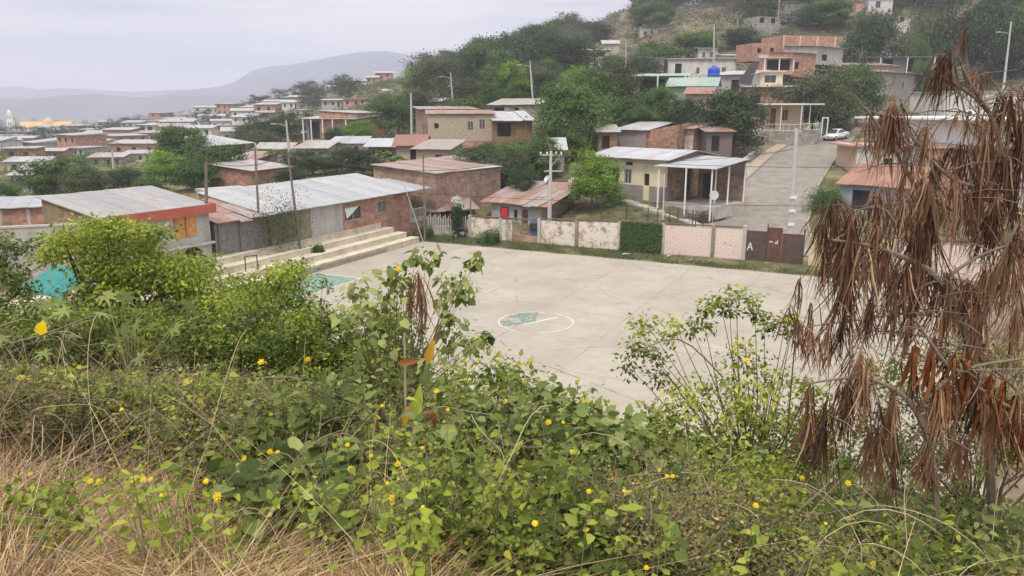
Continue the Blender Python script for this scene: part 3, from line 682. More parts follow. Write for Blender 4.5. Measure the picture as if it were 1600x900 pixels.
# --- second row
root, L, h = house('red brick house with pale lean-to roof behind the trees', (393, 269, 80), (458, 258, 86), 300, 6, M_BRICK2, M_BRICK, roof='mono', rise=.5, rm=M_GREYR, ops=[(.8, .93, .4, .8, 'void')])
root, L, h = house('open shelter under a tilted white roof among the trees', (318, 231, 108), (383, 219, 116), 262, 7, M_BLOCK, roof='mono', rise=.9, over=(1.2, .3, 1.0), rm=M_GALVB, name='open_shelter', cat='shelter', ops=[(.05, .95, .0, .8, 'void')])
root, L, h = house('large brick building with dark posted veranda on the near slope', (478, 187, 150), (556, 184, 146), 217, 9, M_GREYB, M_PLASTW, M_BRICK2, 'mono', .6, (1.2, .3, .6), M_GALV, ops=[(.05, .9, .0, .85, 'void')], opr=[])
posts(root, [(.0, -1.0), (1.8, -1.0), (4.4, -1.0), (6.6, -1), (9.5, -1)], -1.5, h - .1, .13)
root, L, h = house('tall bare brick gable block beside the posted veranda', (557, 182, 146), (607, 172, 158), 217, 8, M_BRICK2, M_BRICK2, M_BRICK, 'mono', .4, (.3, .3, .2), M_FIBRE, ops=[])
for x in (.02, .35, .7, .98): m = MB(); m.box(x * L - .12, x * L + .12, -.04, -.003, 0, h - .05); m.build('column', [M_CONC], root)
m = MB(); m.box(0, L, -.045, -.004, h * .42, h * .48); m.build('ring_beam', [M_CONC], root)
root, L, h = house('old brown house with dark roof edge behind the split cane house', (660, 174, 108), (742, 168, 110), 215, 6, M_BRICKD, roof='mono', rise=.3, over=(.4, .3, .6), rm=M_RUST)
root, L, h = house('split cane house with three small windows on a brick base', (669, 181, 100), (771, 176, 101), 219, 6, M_CANE, M_CANE, M_CANE, 'mono', .4, (.3, .3, .3), M_RUST, ops=[(.09, .155, .45, .65, 'void'), (.60, .69, .38, .72, 'bars'), (.78, .87, .42, .80, 'bars')], found=.2)
m = MB(); m.box(.4 * L, L, .05, 5.5, -1.6, -.2); m.build('brick_base', [M_BRICK2], root); m = MB(); m.box(0, .4 * L - .003, .05, 5.5, -1.6, -.2); m.build('plinth', [M_BRICKD], root)
root, L, h = house('grey roofed timber house right of the split cane house', (771, 189, 100), (832, 188, 101), 216, 6, M_WOOD, M_WOOD, M_WOOD, 'mono', .95, (.7, .3, .3), M_GALV, ops=[(.1, .45, .1, .85, 'void')], jit=.12)
root, L, h = house('timber hut with worn red roof beside the banana plants', (619, 226, 86), (662, 226, 86), 256, 5, M_CANE, roof='gable', rise=.9, rm=M_REDR, over=(.5, .3, .4), ops=[(.5, .75, .1, .8, 'void')], name='hut')
root, L, h = house('cane hut with streaked grey and brown roof', (650, 234, 83), (700, 232, 82), 262, 4.5, M_CANE, roof='mono', rise=.7, rm=M_RUST, over=(.5, .3, .5), ops=[(.6, .8, .3, .7, 'void')], name='hut')
root, L, h = house('rough brick house with big gable wall behind the court', (637, 268, 68), (680, 273, 66), 305, 9, M_BRICKD, roof='mono', rise=.05, over=(.4, .1, .2), rm=M_GALV, ops=[(.35, .6, .2, .8, 'void')])
root, L, h = house('wide dull brick house wall under a thin sloping roof', (681, 267, 65.5), (798, 259, 78), 330, 6.5, M_BRICKD, M_BRICKD, M_BRICKD, 'mono', .5, (.3, .1, .3), M_RUST, ops=[])
for x in (.0, .28, .55, .82): m = MB(); m.box(x * L, x * L + .16, -.02, -.003, 0, h - .05); m.build('column', [M_BRICKD], root)
root, L, h = house('low shack with rusty patched roof and dark open front', (671, 330, 65.5), (742, 326, 67), 362, 5, M_WOODP, roof='mono', rise=1.0, over=(.5, .2, .3), rm=M_RUST, rows=2, jit=.1, ops=[(.06, .5, .3, .95, 'void'), (.6, .9, .1, .9, 'void')], name='shack')
railing(root, (.1, -.3), (L * .55, -.3), -.3, .9, 16, M_PLASTW, .03)
root, L, h = house('white walled house with long rusty roof behind the brick wall', (768, 318, 67), (846, 320, 64), 352, 5.5, M_PLAST, M_BRICKD, M_BRICKD, 'mono', 1.25, (.6, .3, .9), M_RUST, rows=3, jit=.09, ops=[(.18, .36, .05, .85, 'door'), (.46, .53, .3, .75, 'void'), (.62, .74, .05, .8, 'door')], n=9)  # white front wall coloured plaster grey, standing in for the shade under the roof
m = MB(); m.box(-.3, L * .6, -.5, -.04, -.3, .12); m.build('porch_step', [M_CONC], root)
for rx_ in (.3, .8):  # satellite dishes
    m = MB(); m.lathe((0, 0, 0), [(.01, 0), (.18, .03), (.32, .11)], 12); d = m.build('satellite_dish', [M_PLASTW], root); d.location = (rx_ * L + 1, 5, h + 1.75); d.rotation_euler = (R(60), 0, R(-20))
    m = MB(); m.tube([(rx_ * L + 1, 5, h + 1.1), (rx_ * L + 1, 5.02, h + 1.72)], .03); m.build('dish_mount', [M_IRON], root)

# cream house with porch
root, L, h = house('cream house with grey dado, barred window and tin porch', (929, 243, 71), (1044, 249, 65.5), 302, 7.5, M_CREAM, M_CREAM, M_BRICKD, 'gable', .55, (.7, .3, .5), M_GALV,
    ops=[(.26, .355, .02, .72, 'doork'), (.43, .53, .34, .70, 'bars'), (.70, .77, .32, .62, 'void'), (.44, .54, .80, .90, 'void'), (.04, .12, .78, .92, 'void')], opr=[(.35, .5, .0, .7, 'doork')], n=11, jit=.01)
for q0, q1 in ((.36, .697), (.773, 1.0)):
    m = MB(); m.box(q0 * L + .01, q1 * L - .01, -.025, -.003, -.4, .315 * h); m.build('grey_dado', [M_GREYB], root)
m = MB(); m.box(0, .255 * L, -.025, -.003, -.4, .315 * h); m.build('grey_dado', [M_GREYB], root)
m = MB(); sheets(m, (L + .05, -2.2, h - .45), (L + 5.2, -1.2, h - .5), (L + 5.2, 4.4, h + .05), (L + .05, 4.8, h + .1), 6, .04, .02); m.build('porch_roof', [M_GALVB], root)
posts(root, [(L + .4, -1.9), (L + 4.8, -1.0), (L + 2.8, -1.6), (L + 4.9, 1.5), (L + 4.9, 4.2), (L + 3.9, 1.2)], -1.2, h - .3, .07)
m = MB(); m.box(L + .2, L + 5.0, -.6, 4.2, -1.1, -.05); m.build('porch_floor', [M_CONC], root)
m = MB(); m.box(L + .4, L + 4.9, 4.3, 4.4, -.1, h); m.build('porch_back_wall', [M_BRICKD], root)
m = MB(); m.box(L + 1.0, L + 1.9, 4.2, 4.29, 0, 2.1); m.build('porch_door', [M_DOORK], root)
# banner hanging from porch
bp_ = at(1148, 256, 68); m = MB(); m.poly([(0, 0, 0), (1.35, .3, .05), (1.2, .35, -1.5), (.15, .1, -1.55)]); m.poly([(.15, .1, -1.55), (1.2, .36, -1.5), (1.35, .31, .05), (0, .02, 0)])
M_BANN = plain('banner_cloth', (.55, .58, .60), .8, .35, 2.5, stain=(.25, .33, .42)); bo = m.build('banner', [M_BANN]); bo.location = bp_; tag(bo, 'pale printed cloth hung at the end of the cream house porch', 'banner')

root, L, h = house('low grey roofed house with one brick gable above the cream house', (962, 203, 92), (1010, 204, 90), 235, 8, M_GREYB, M_GREYB, M_BRICK2, 'mono', .7, (.4, .2, .4), M_GALV)
m = MB(); m.box(L + .01, L + 3.6, .3, 6, -2, h - .1); m.hexa([(L + .01, .3, h - .1), (L + 3.6, .3, h - .1), (L + 3.6, 6, h - .1), (L + .01, 6, h - .1), (L + .01, .3, h - .05), (L + 3.6, .3, h + .7), (L + 3.6, 6, h + .7), (L + .01, 6, h - .05)]); m.build('brick_wing', [M_BRICK], root)
root, L, h = house('pale stone block hut with rusty tin roof next to the dark tree', (1047, 200, 92), (1084, 202, 90), 235, 5, M_STONEB, M_STONEB, M_BRICK, 'mono', .5, (.4, .2, .3), M_RUST, name='hut')
root, L, h = house('small dark shack hidden under the big mango tree', (935, 205, 88), (965, 207, 88), 235, 4, M_WOOD, roof='mono', rise=.6, rm=M_FIBRE, name='shack', ops=[(.2, .6, .1, .8, 'void')])
root, L, h = house('tin sheet hut beneath the crown of the mango tree', (862, 232, 82), (882, 234, 82), 250, 3, M_PLAST, roof='mono', rise=.9, rm=M_GALV, name='hut')
root, L, h = house('dark plank shack behind the drooping dark tree', (1105, 205, 88), (1145, 207, 88), 240, 4, M_WOODP, roof='mono', rise=.4, rm=M_RUST, name='shack', ops=[(.2, .5, .1, .8, 'void')])
root, L, h = house('old shed with sagging pale roof below the hillside trees', (765, 167, 125), (842, 161, 122), 185, 6, M_BLOCK, roof='mono', rise=.9, rm=M_FIBRE, jit=.1, name='shed', cat='shed', ops=[(.1, .3, .2, .8, 'void'), (.5, .6, .3, .8, 'void')])
root, L, h = house('green roofed open house on white columns among the trees', (992, 120, 120), (1072, 118, 118), 165, 6, M_GREYB, roof='mono', rise=.5, over=(1, .3, .5), rm=M_GREENR, ops=[(.1, .6, .3, .9, 'void')]); posts(root, [(.1, -.9), (3.5, -.9), (7.5, -.9)], -1, h, .12)
root, L, h = house('house with pale green pitched roof beside the water tank', (1045, 134, 112), (1118, 133, 110), 165, 7, M_GREENR, roof='gable', rise=1.1, rm=M_GREENR, over=(.6, .3, .4))
root, L, h = house('small house with orange roof under the green pitched roof', (1072, 147, 106), (1112, 146, 105), 175, 4, M_PEACH, roof='mono', rise=.8, rm=M_RUSTO)
root, L, h = house('grey house with long metal roof below the brick block', (1112, 122, 128), (1176, 112, 124), 155, 7, M_PLAST, roof='mono', rise=.8, rm=M_GALV, ops=[(.5, .7, .3, .8, 'void')])
root, L, h = house('long pale house with two small windows above the blue tank', (1045, 92, 150), (1150, 93, 148), 125, 7, M_PLASTW, roof='slab', over=(.4, .2, .3), rm=M_FIBRE, ops=[(.42, .47, .3, .6), (.80, .86, .3, .6), (.1, .2, .1, .8, 'void')])
root, L, h = house('small white hut with two windows by the hillside pole', (1092, 76, 170), (1122, 76, 170), 95, 4, M_PLASTW, roof='mono', rise=.5, rm=M_GALV, ops=[(.2, .35, .3, .7), (.6, .75, .3, .7)], name='hut')
# blue water tank
p = at(1115, 120, 121); tk = thing('water_tank', 'bright blue round water tank on a metal roof', 'water tank', p)
m = MB(); m.lathe((0, 0, 0), [(.85, 0), (.9, .1), (.9, .5), (.86, .54), (.9, .58), (.9, 1.1), (.8, 1.3), (.35, 1.5)], 16); m.build('tank_body', [M_BLUE], tk, True)
m = MB(); m.lathe((0, 0, 0), [(.36, 1.47), (.36, 1.58), (.01, 1.62)], 12); m.build('tank_lid', [M_BLUE], tk)
m = MB(); m.box(-.9, .9, -.9, .9, -3, -.01); m.build('tank_stand', [M_BLOCK], tk)

# stacked brick houses mid right
root, L, h = house('two storey brick house with white porch terrace below the brick block', (1168, 136, 122), (1240, 136, 121), 178, 6, M_BRICK2, M_BRICK2, M_BRICK2, 'slab', .1, (.9, .2, .6), M_PLASTW, ops=[(.1, .3, .2, .7, 'void')])
root, L, h = house('cream upper floor with wide dark window under the brick block', (1172, 113, 127), (1224, 113, 126), 135, 6, M_CREAM, M_BRICK, M_BRICKM, 'slab', .1, (.5, .2, .3), M_PEACH, ops=[(.45, .80, .25, .80, 'win'), (.1, .2, .1, .85, 'void')], found=.5)
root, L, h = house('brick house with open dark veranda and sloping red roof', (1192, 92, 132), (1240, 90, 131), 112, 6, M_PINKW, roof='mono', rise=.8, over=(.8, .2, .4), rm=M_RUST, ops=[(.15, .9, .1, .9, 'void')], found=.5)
posts(root, [(.3, -.6), (2.6, -.6), (4.8, -.6)], -.1, h, .1)
root, L, h = house('bare brick extension with one dark window beside the veranda', (1240, 88, 131), (1276, 79, 134), 112, 5, M_BRICK2, M_BRICK2, M_PLAST, 'mono', .4, (.3, .2, .2), M_RUST, ops=[(.1, .26, .15, .5, 'void')], found=.8)
root, L, h = house('grey plastered house wall with tin top right of the brick extension', (1277, 73, 137), (1318, 76, 144), 96, 6, M_PLAST, roof='mono', rise=.3, rm=M_GALV, ops=[(.2, .4, .1, .5, 'void')], found=.5)
root, L, h = house('unfinished orange brick upper storey with two small windows', (1176, 68, 142), (1216, 67, 143), 91, 6, M_BRICK2, roof='open', rm=M_CONC, ops=[(.2, .36, .35, .65, 'void'), (.70, .85, .4, .7, 'void')], found=.5)
root, L, h = house('long roofless orange brick wall storey at the top of the block', (1224, 57, 147), (1308, 55, 150), 76, 7, M_BRICK2, roof='open', rm=M_CONC, ops=[], found=3)
for x in (.0, .3, .62, .96): m = MB(); m.box(x * L, x * L + .3, -.05, -.003, 0, h); m.build('column', [M_PEACH], root)
# dark net hanging on the left of the block
pn = at(1160, 95, 124); m = MB(); m.poly([(2.6, 0, 0), (1.5, 0, -.2), (-.8, -.6, -3.4), (1.4, -.6, -3.6)]); m.poly([(1.4, -.58, -3.6), (-.8, -.58, -3.4), (1.5, .02, -.2), (2.6, .02, 0)]); o = m.build('shade_net', [M_IRON]); o.location = pn; tag(o, 'black shade net hanging off the left corner of the brick block', 'net')
# porch house
root, L, h = house('peach house with brown door, flat porch roof and white railing', (1183, 163, 107), (1236, 165, 104), 200, 5, M_PEACH, roof='slab', over=(2.2, .2, 2.6), rm=M_WHITEP, ops=[(.42, .58, .02, .85, 'door'), (.76, .93, .35, .8, 'bars'), (.1, .25, .3, .8, 'bars')], n=5)
posts(root, [(.2, -2.0), (4.2, -2.0), (L + 2.2, -2.0), (L + 2.2, 1)], -.3, h, .07)
railing(root, (.1, -2.1), (L + 2.3, -2.1), -.25, .85, 9); railing(root, (L + 2.3, -2.1), (L + 3.5, 1.6), -.15, .85, 6)
m = MB(); m.box(0, L + 2.4, -2.2, -.01, -2.2, -.26); m.hexa([(L + 2.41, -2.2, -2.4), (L + 3.6, 1.5, -1.6), (L + 3.4, 1.6, -1.6), (L + 2.41, -1.9, -2.4), (L + 2.41, -2.2, -.2), (L + 3.6, 1.5, -.2), (L + 3.4, 1.6, -.2), (L + 2.41, -1.9, -.2)]); m.build('terrace', [M_BLOCK], root)
m = MB(); m.box(L + 3.6, L + 3.72, 1.7, 1.8, -1.2, 1.5); m.box(L + 4.3, L + 4.42, 1.7, 1.8, -1.2, 1.5); m.box(L + 3.72, L + 4.3, 1.7, 1.8, 1.35, 1.5); m.build('gate_frame', [M_WHITEP], root)
# blue grey sheet fence by the road
pa, pb = at(1285, 205, 108), at(1330, 188, 128); f = thing('sheet_fence', 'blue grey corrugated sheet fence beside the parked white car', 'fence', pa, math.atan2(pb.y - pa.y, pb.x - pa.x)); Lf = math.hypot(pb.x - pa.x, pb.y - pa.y)
m = MB(); n_ = 16
for i in range(n_): a0 = Lf * i / n_; a1 = Lf * (i + 1) / n_ - .01; z = (pb.z - pa.z) * i / n_; m.box(a0, a1, .01 * (i % 2), .04 + .01 * (i % 2), z - .4, z + 3.3 + .05 * (i % 3), 0, random.random())
m.build('sheet_panel', [M_BLUEF], f)
# tin shacks up the road
root, L, h = house('row of patched tin shacks with flat roof up the road', (1372, 113, 138), (1438, 116, 150), 157, 6, M_PLAST, M_TIN, M_BLUEF, 'mono', .3, (1.0, .2, 2.0), M_GALV, ops=[(.05, .2, .1, .7, 'void'), (.5, .62, .1, .7, 'void')], name='shack')
m = MB()
for i in range(12):
    a0 = L * i / 12; m.box(a0, a0 + L / 12 - .02, -.05 - .01 * (i % 3), -.005, .05, h * random.choice((.45, .7, .95)), 0, random.random())
m.build('patch_sheets', [M_FIBRE], root)
root, L, h = house('low house with long thin flat roof over the tin shacks', (1290, 110, 142), (1368, 112, 145), 125, 6, M_BRICKD, roof='slab', over=(.8, .2, 2), rm=M_FIBRE, found=.5)
root, L, h = house('brown hut with wavy old roof right of the brick block', (1302, 101, 148), (1400, 104, 150), 120, 5, M_BRICKD, roof='mono', rise=.6, rm=M_RUST, name='hut', jit=.1, found=.5)
root, L, h = house('dark house under a long thin metal roof on the upper road', (1366, 87, 160), (1468, 92, 158), 115, 6, M_GREYB, roof='mono', rise=.3, over=(1.4, .3, 1.5), rm=M_GALV, ops=[(.15, .3, .2, .9, 'void'), (.5, .62, .1, .9, 'void'), (.75, .82, .2, .9, 'void')])
posts(root, [(1, -1.2), (6, -1.2), (11, -1.2)], -1, h, .12)
root, L, h = house('white gabled house with one dark square window up the hill', (1360, 68, 172), (1413, 65, 172), 86, 7, M_PLASTW, roof='gablef', rise=1.3, over=(.3, .3, .3), rm=M_FIBRE, ops=[(.62, .78, .2, .7, 'void')], found=.6)
root, L, h = house('reddish hut with pale roof between dark hillside trees', (1448, 60, 178), (1482, 60, 178), 80, 5, M_PINKW, roof='mono', rise=.8, over=(1, .3, 1), rm=M_GALVB, name='hut')
# right side of the road
root, L, h = house('big white building with flat overhanging roof behind the dead shrub', (1378, 190, 84), (1640, 184, 68), 262, 10, M_WHITEW, M_PLAST, M_WHITEW, 'slab', .1, (1.6, .3, 2.2), M_WHITEP, ops=[(.28, .36, .32, .56, 'void')], found=3)
m = MB(); m.box(-.6, 3.2, -.45, -.01, -.4, h * .55); m.build('grey_door_panel', [M_GREYB], root)
m = MB(); m.box(.52 * L, .52 * L + 1.1, .6, 1.0, h + .21, h + 1.0); a_ = m.build('ac_housing', [M_WHITEP]); p0 = root.location.copy(); 
a_.location = p0; a_.rotation_euler = root.rotation_euler; m = MB(); m.tube([(.52 * L + .45, .598, h + .6), (.52 * L + .45, .57, h + .6)], .26, 14); fan = m.build('fan_grille', [M_IRON]); 
a_.name = 'air_conditioner'; fan.parent = a_; tag(a_, 'white air conditioner unit on the flat roof of the white building', 'air conditioner')
root, L, h = house('grey annex with pink ledge roof left of the white building', (1340, 228, 80), (1412, 230, 80), 290, 5, M_PLASTW, M_PEACH, M_PLAST, 'slab', .1, (.4, .2, .9), M_PINKW, ops=[(.6, .8, .2, .7, 'void')])
root, L, h = house('little house with orange rusty roof at the roadside', (1313, 287, 70), (1420, 293, 66), 340, 5.0, M_BLUEF, M_PINKW, M_BRICKD, 'mono', 1.35, (.5, .2, .3), M_RUSTO, ops=[(.2, .45, .3, .85, 'void')], rows=2)
root, L, h = house('red brick building seen through the dead shrub', (1442, 232, 74), (1600, 236, 70), 320, 7, M_BRICK2, roof='mono', rise=.4, over=(.4, .3, .3), rm=M_RUST, ops=[(.1, .2, .2, .8, 'void'), (.5, .6, .3, .7, 'bars')])
root, L, h = house('grey walled yard building at the right edge up the road', (1478, 150, 118), (1700, 140, 122), 200, 8, M_PLASTW, roof='slab', rm=M_CONC, over=(.2, .2, .2), ops=[(.6, .7, .3, .8, 'void')])
# high hill houses
for lab, A, B, base, kw in (
  ('white two storey house high on the bare hillside', (1001, 47, 262), (1048, 39, 262), 62, dict(mf=M_PLASTW, rise=.8, rm=M_GALV, ops=[(.1, .2, .4, .7), (.35, .43, .4, .7), (.6, .7, .5, .8)])),
  ('low brown house below the white hillside house', (996, 62, 255), (1025, 61, 255), 75, dict(mf=M_BRICKD, roof='gablef', rise=1.2, rm=M_FIBRE)),
  ('red walled house with white roof on the wooded slope', (907, 80, 200), (955, 77, 200), 90, dict(mf=M_PINKW, rise=.6, rm=M_GALVB, ops=[(.6, .8, .2, .8, 'void')])),
  ('white house with balcony below the red walled house', (906, 92, 195), (942, 93, 195), 110, dict(mf=M_PLASTW, rise=.3, rm=M_GALV, ops=[(.2, .35, .2, .8), (.6, .8, .2, .8)])),
  ('small grey roofed house tucked behind the red walled house', (942, 68, 215), (968, 68, 215), 82, dict(mf=M_PLAST, roof='gable', rise=1.0, rm=M_FIBRE)),
  ('grey block tower house with open top on the hillside', (1184, 27, 190), (1219, 26, 192), 58, dict(mf=M_BLOCK, roof='open', rm=M_CONC, ops=[(.1, .3, .7, .95, 'void'), (.6, .8, .7, .95, 'void')])),
  ('white roofed house at the top edge among the trees', (1226, 4, 205), (1262, 1, 205), 18, dict(mf=M_GREYB, rise=.6, rm=M_GALVB)),
  ('pink walled terrace house cut by the top edge', (1312, 2, 215), (1350, 3, 215), 12, dict(mf=M_PINKW, rise=.5, rm=M_FIBRE, ops=[(.2, .4, .2, .8)])),
  ('pale house wall at the top edge right of the pink terrace', (1358, -2, 215), (1396, -2, 215), 16, dict(mf=M_PLASTW, roof='slab', rm=M_CONC, ops=[(.3, .5, .2, .8)])),
  ('pale hut half hidden by leaves right of the pale top edge wall', (1400, 24, 205), (1424, 24, 205), 36, dict(mf=M_PLASTW, rise=.4, rm=M_GALVB, ops=[(.3, .6, .2, .8, 'void')])),
  ('small white roofed house between the upper right hillside crowns', (1462, 30, 205), (1498, 28, 205), 44, dict(mf=M_PLAST, rise=.5, rm=M_GALVB, ops=[(.3, .5, .2, .8, 'void')])),
  ('brick hut high above the white two storey house', (1062, 12, 330), (1086, 11, 330), 24, dict(mf=M_BRICK2, rise=.5, rm=M_FIBRE)),
  ('grey hut on the slope right of the white two storey house', (1066, 52, 240), (1092, 52, 240), 66, dict(mf=M_PLAST, rise=.6, rm=M_GALV, ops=[(.3, .5, .2, .8, 'void')])),
  ('brick house beneath the red walled house among the crowns', (955, 100, 175), (990, 100, 175), 116, dict(mf=M_BRICK2, rise=.5, rm=M_GREYR, ops=[(.2, .4, .2, .8, 'void'), (.6, .8, .2, .8, 'void')])),
  ('pale roofed hut above the blue water tank', (1130, 88, 165), (1165, 86, 165), 100, dict(mf=M_PLASTW, rise=.6, rm=M_GALVB, ops=[(.2, .4, .2, .8, 'void')])),
  ('low grey house left of the big skyline tree', (700, 138, 170), (742, 137, 170), 152, dict(mf=M_PLAST, rise=.6, rm=M_GALV, ops=[(.2, .4, .2, .8, 'void')])),
  ('long grey roofed house behind the tall green tree at left', (232, 262, 118), (285, 260, 116), 285, dict(mf=M_PLAST, rise=.9, rm=M_GREYR, ops=[(.2, .3, .2, .8, 'void'), (.6, .75, .3, .7, 'void')])),
  ('brick house with pale roof just left of the open shelter', (248, 238, 135), (300, 236, 133), 256, dict(mf=M_BRICK2, rise=.7, rm=M_GALV, ops=[(.2, .35, .3, .8, 'void'), (.6, .75, .3, .7, 'void')])),
  ('small rusty roofed house below the tilted white roof', (352, 252, 98), (392, 250, 97), 275, dict(mf=M_BRICKD, rise=.7, rm=M_RUST, ops=[(.3, .5, .1, .8, 'void')])),
  ('two storey grey house above the tilted white roof', (372, 205, 180), (402, 204, 178), 236, dict(mf=M_BLOCK, roof='slab', rm=M_CONC, ops=[(.2, .35, .1, .35, 'void'), (.6, .8, .1, .35, 'void'), (.2, .35, .6, .85, 'void'), (.6, .8, .6, .85, 'void')])),
  ('low brick house with grey roof left of the posted veranda', (420, 212, 170), (462, 210, 168), 232, dict(mf=M_BRICK2, rise=.7, rm=M_GREYR, ops=[(.2, .35, .2, .8, 'void')])),
  ('small brick house with tin roof right of the concrete lamp pole', (648, 160, 160), (690, 158, 158), 174, dict(mf=M_BRICK2, rise=.7, rm=M_GALV, ops=[(.2, .35, .2, .8, 'void'), (.6, .75, .2, .7, 'void')])),
  ('brick house among the crowns below the grey block tower house', (1135, 62, 185), (1172, 61, 185), 82, dict(mf=M_BRICK2, rise=.6, rm=M_FIBRE, ops=[(.2, .35, .2, .8, 'void')])),
  ('grey house with tin roof left of the long pale hill house', (1000, 92, 160), (1038, 91, 160), 112, dict(mf=M_PLAST, rise=.7, rm=M_GALV, ops=[(.2, .35, .2, .8, 'void'), (.6, .75, .2, .7, 'void')])),
  ('brick hut high on the slope between two dark crowns', (1110, 22, 280), (1136, 21, 280), 36, dict(mf=M_BRICK2, rise=.6, rm=M_GALVB, ops=[(.3, .5, .2, .8, 'void')])),
  ('green walled hut beside the hillside lamp pole', (993, 76, 190), (1012, 77, 190), 92, dict(mf=M_GREENR, rise=.4, rm=M_GALV))):
    house(lab, A, B, base, 6, kw.pop('mf'), over=(.4, .3, .3), **kw)
#@@PART3
# ------------------------------------------------------------------ houses on the far spur and in the valley
SPUR = [(361,394,173,186,330,'w'),(396,430,163,176,330,'b'),(428,452,148,156,380,'w'),(449,469,152,162,350,'b'),(470,486,151,163,345,'w'),(456,495,143,150,380,'b'),(440,466,160,171,320,'w'),
 (512,526,136,147,380,'w'),(526,547,126,136,390,'b'),(548,572,126,134,390,'w'),(572,590,121,130,400,'b'),(586,614,114,121,420,'b'),(552,579,132,140,370,'w'),(502,534,157,168,260,'g'),(536,572,155,167,255,'p'),
 (601,651,142,151,280,'w'),(610,640,132,139,320,'g'),(642,680,141,149,270,'g'),(572,586,146,153,320,'w'),(460,485,172,180,290,'w'),(398,424,176,187,280,'b'),(362,395,183,193,260,'w'),
 (463,508,232,245,96,'g'),(515,565,224,236,104,'w'),(575,618,229,244,92,'d'),(402,452,232,250,112,'g'),(160,203,203,232,290,'d'),(131,157,208,224,300,'g'),(300,345,168,176,420,'w'),(310,350,181,190,360,'w'),
 (100,130,232,246,200,'g'),(60,98,236,250,180,'b'),(5,55,232,250,170,'b'),(10,70,252,268,120,'w'),(140,190,246,262,140,'g'),(195,236,240,252,150,'w'),(20,48,272,290,90,'w'),(250,300,190,203,330,'b'),(285,330,200,212,250,'w'),(335,372,196,206,260,'b'),
 (55,95,222,232,270,'w'),(100,140,196,206,420,'g'),(150,180,190,198,460,'w'),(232,262,176,184,480,'b'),(0,30,212,222,330,'b')]
KM = {'w': (M_PLASTW, M_GALVB), 'b': (M_BRICK2, M_FIBRE), 'g': (M_PLAST, M_GREYR), 'p': (M_PINKW, M_FIBRE), 'd': (M_BRICKD, M_GALV)}
KL = {'w': ('white walled house with pale sheet roof on the distant slope', 'white houses on the distant slope'), 'b': ('bare brick house with faded roof on the distant slope', 'brick houses on the distant slope'),
      'g': ('grey plastered house with pale roof on the distant slope', 'grey houses of the town'), 'p': ('dusty pink house on the distant slope between dark trees', None), 'd': ('dull brown house with metal roof in the town', 'brown houses of the town')}
SL = {463: 'low grey house with flat pale roof behind the mango pair', 515: 'white roofed house row behind the right mango tree', 575: 'low brown house left of the timber hut', 402: 'grey old house beside the pale pole', 10: 'low white roofed house at the left among trees', 140: 'grey house behind the olive tree over the red fascia roof', 195: 'white roofed house left of the tall green tree', 20: 'small white house at the left edge by the banana plant',
      160: 'large brown house left of the white three storey house', 100: 'grey town house above the left trees', 60: 'brick town house above the left trees', 5: 'brick town house at the left edge above the low roofs', 131: 'grey town block left of the large brown house', 285: 'white town house right of the white three storey house', 335: 'brick town house behind the tilted white roof'}
for i, (a, b_, e, bs, Y, k) in enumerate(SPUR):
    mf, rm_ = KM[k]; yw = random.uniform(-.12, .12) * Y * (b_ - a) / F
    wops = [(.12, .24, .35, .75, 'void'), (.5, .62, .35, .75, 'void'), (.78, .88, .05, .8, 'void')] if k != 'b' else [(.15, .3, .3, .7, 'void'), (.6, .75, .3, .7, 'void')]
    house(SL.get(a if Y < 305 else -1, KL[k][0]), (a, e, Y + yw), (b_, e + random.uniform(-1, 1), Y - yw), bs, random.uniform(5, 9), mf, roof=random.choice(('mono', 'mono', 'gable', 'slab')) , rise=random.uniform(.3, 1.1), rm=rm_, over=(.6, .3, .5), ops=wops, group=None if a in SL and Y < 305 else KL[k][1], found=4, n=4)
# the white three storey house in town
root, L, h = house('white three storey house with open top floor rising above the town', (212, 208, 300), (241, 206, 296), 232, 9, M_WHITEW, M_PLASTW, roof='slab', rm=M_CONC, over=(.8, .2, .8), ops=[(.15, .35, .1, .35, 'void'), (.6, .8, .1, .35, 'void'), (.15, .35, .6, .85, 'void'), (.6, .8, .6, .85, 'void')])
m = MB(); m.box(.5, L - .4, .6, 7, h + .2, h + 2.8); m.box(-.3, L + .4, -.2, 7.8, h + 2.81, h + 3.0); m.build('top_floor', [M_PLASTW], root)
m = MB(); m.box(1.2, L * .45, .54, .59, h + .9, h + 2.2); m.box(L * .6, L * .85, .54, .59, h + .9, h + 2.2); m.build('opening', [M_DARK], root)
m = MB(); m.box(-.2, L * .9, -1.6, -.02, -3, h * .1); m.build('terrace', [M_PLAST], root)
def protohouse(k, seed):
    r = random.Random(seed); w, d, h = r.uniform(8, 13), r.uniform(7, 11), r.choice((3, 3, 5.5, 6)); m = MB()
    m.box(-w / 2, w / 2, -d / 2, d / 2, -4, h, 0)
    s = r.uniform(.3, 1.0); m.hexa([(-w / 2 - .4, -d / 2 - .5, h + .02), (w / 2 + .4, -d / 2 - .5, h + .02), (w / 2 + .4, d / 2 + .4, h + .02), (-w / 2 - .4, d / 2 + .4, h + .02),
        (-w / 2 - .4, -d / 2 - .5, h + .2), (w / 2 + .4, -d / 2 - .5, h + .2), (w / 2 + .4, d / 2 + .4, h + .2 + s), (-w / 2 - .4, d / 2 + .4, h + .2 + s)], 1, r.random())
    for fl in range(1 if h < 4 else 2):
        for q in range(3):
            x = -w / 2 + w * (q + .5) / 3; m.box(x - .55, x + .55, -d / 2 - .03, -d / 2 - .005, .9 + fl * 2.8, 2.1 + fl * 2.8, 2)
    mf, rm_ = KM[k]; o = m.build('town_house', [mf, rm_, M_DARK]); return o
protos = []
TL = {'w': 'small white walled house in the hazy valley town', 'b': 'small brick house in the hazy valley town', 'g': 'small grey house in the hazy valley town', 'd': 'small brown house in the hazy valley town'}
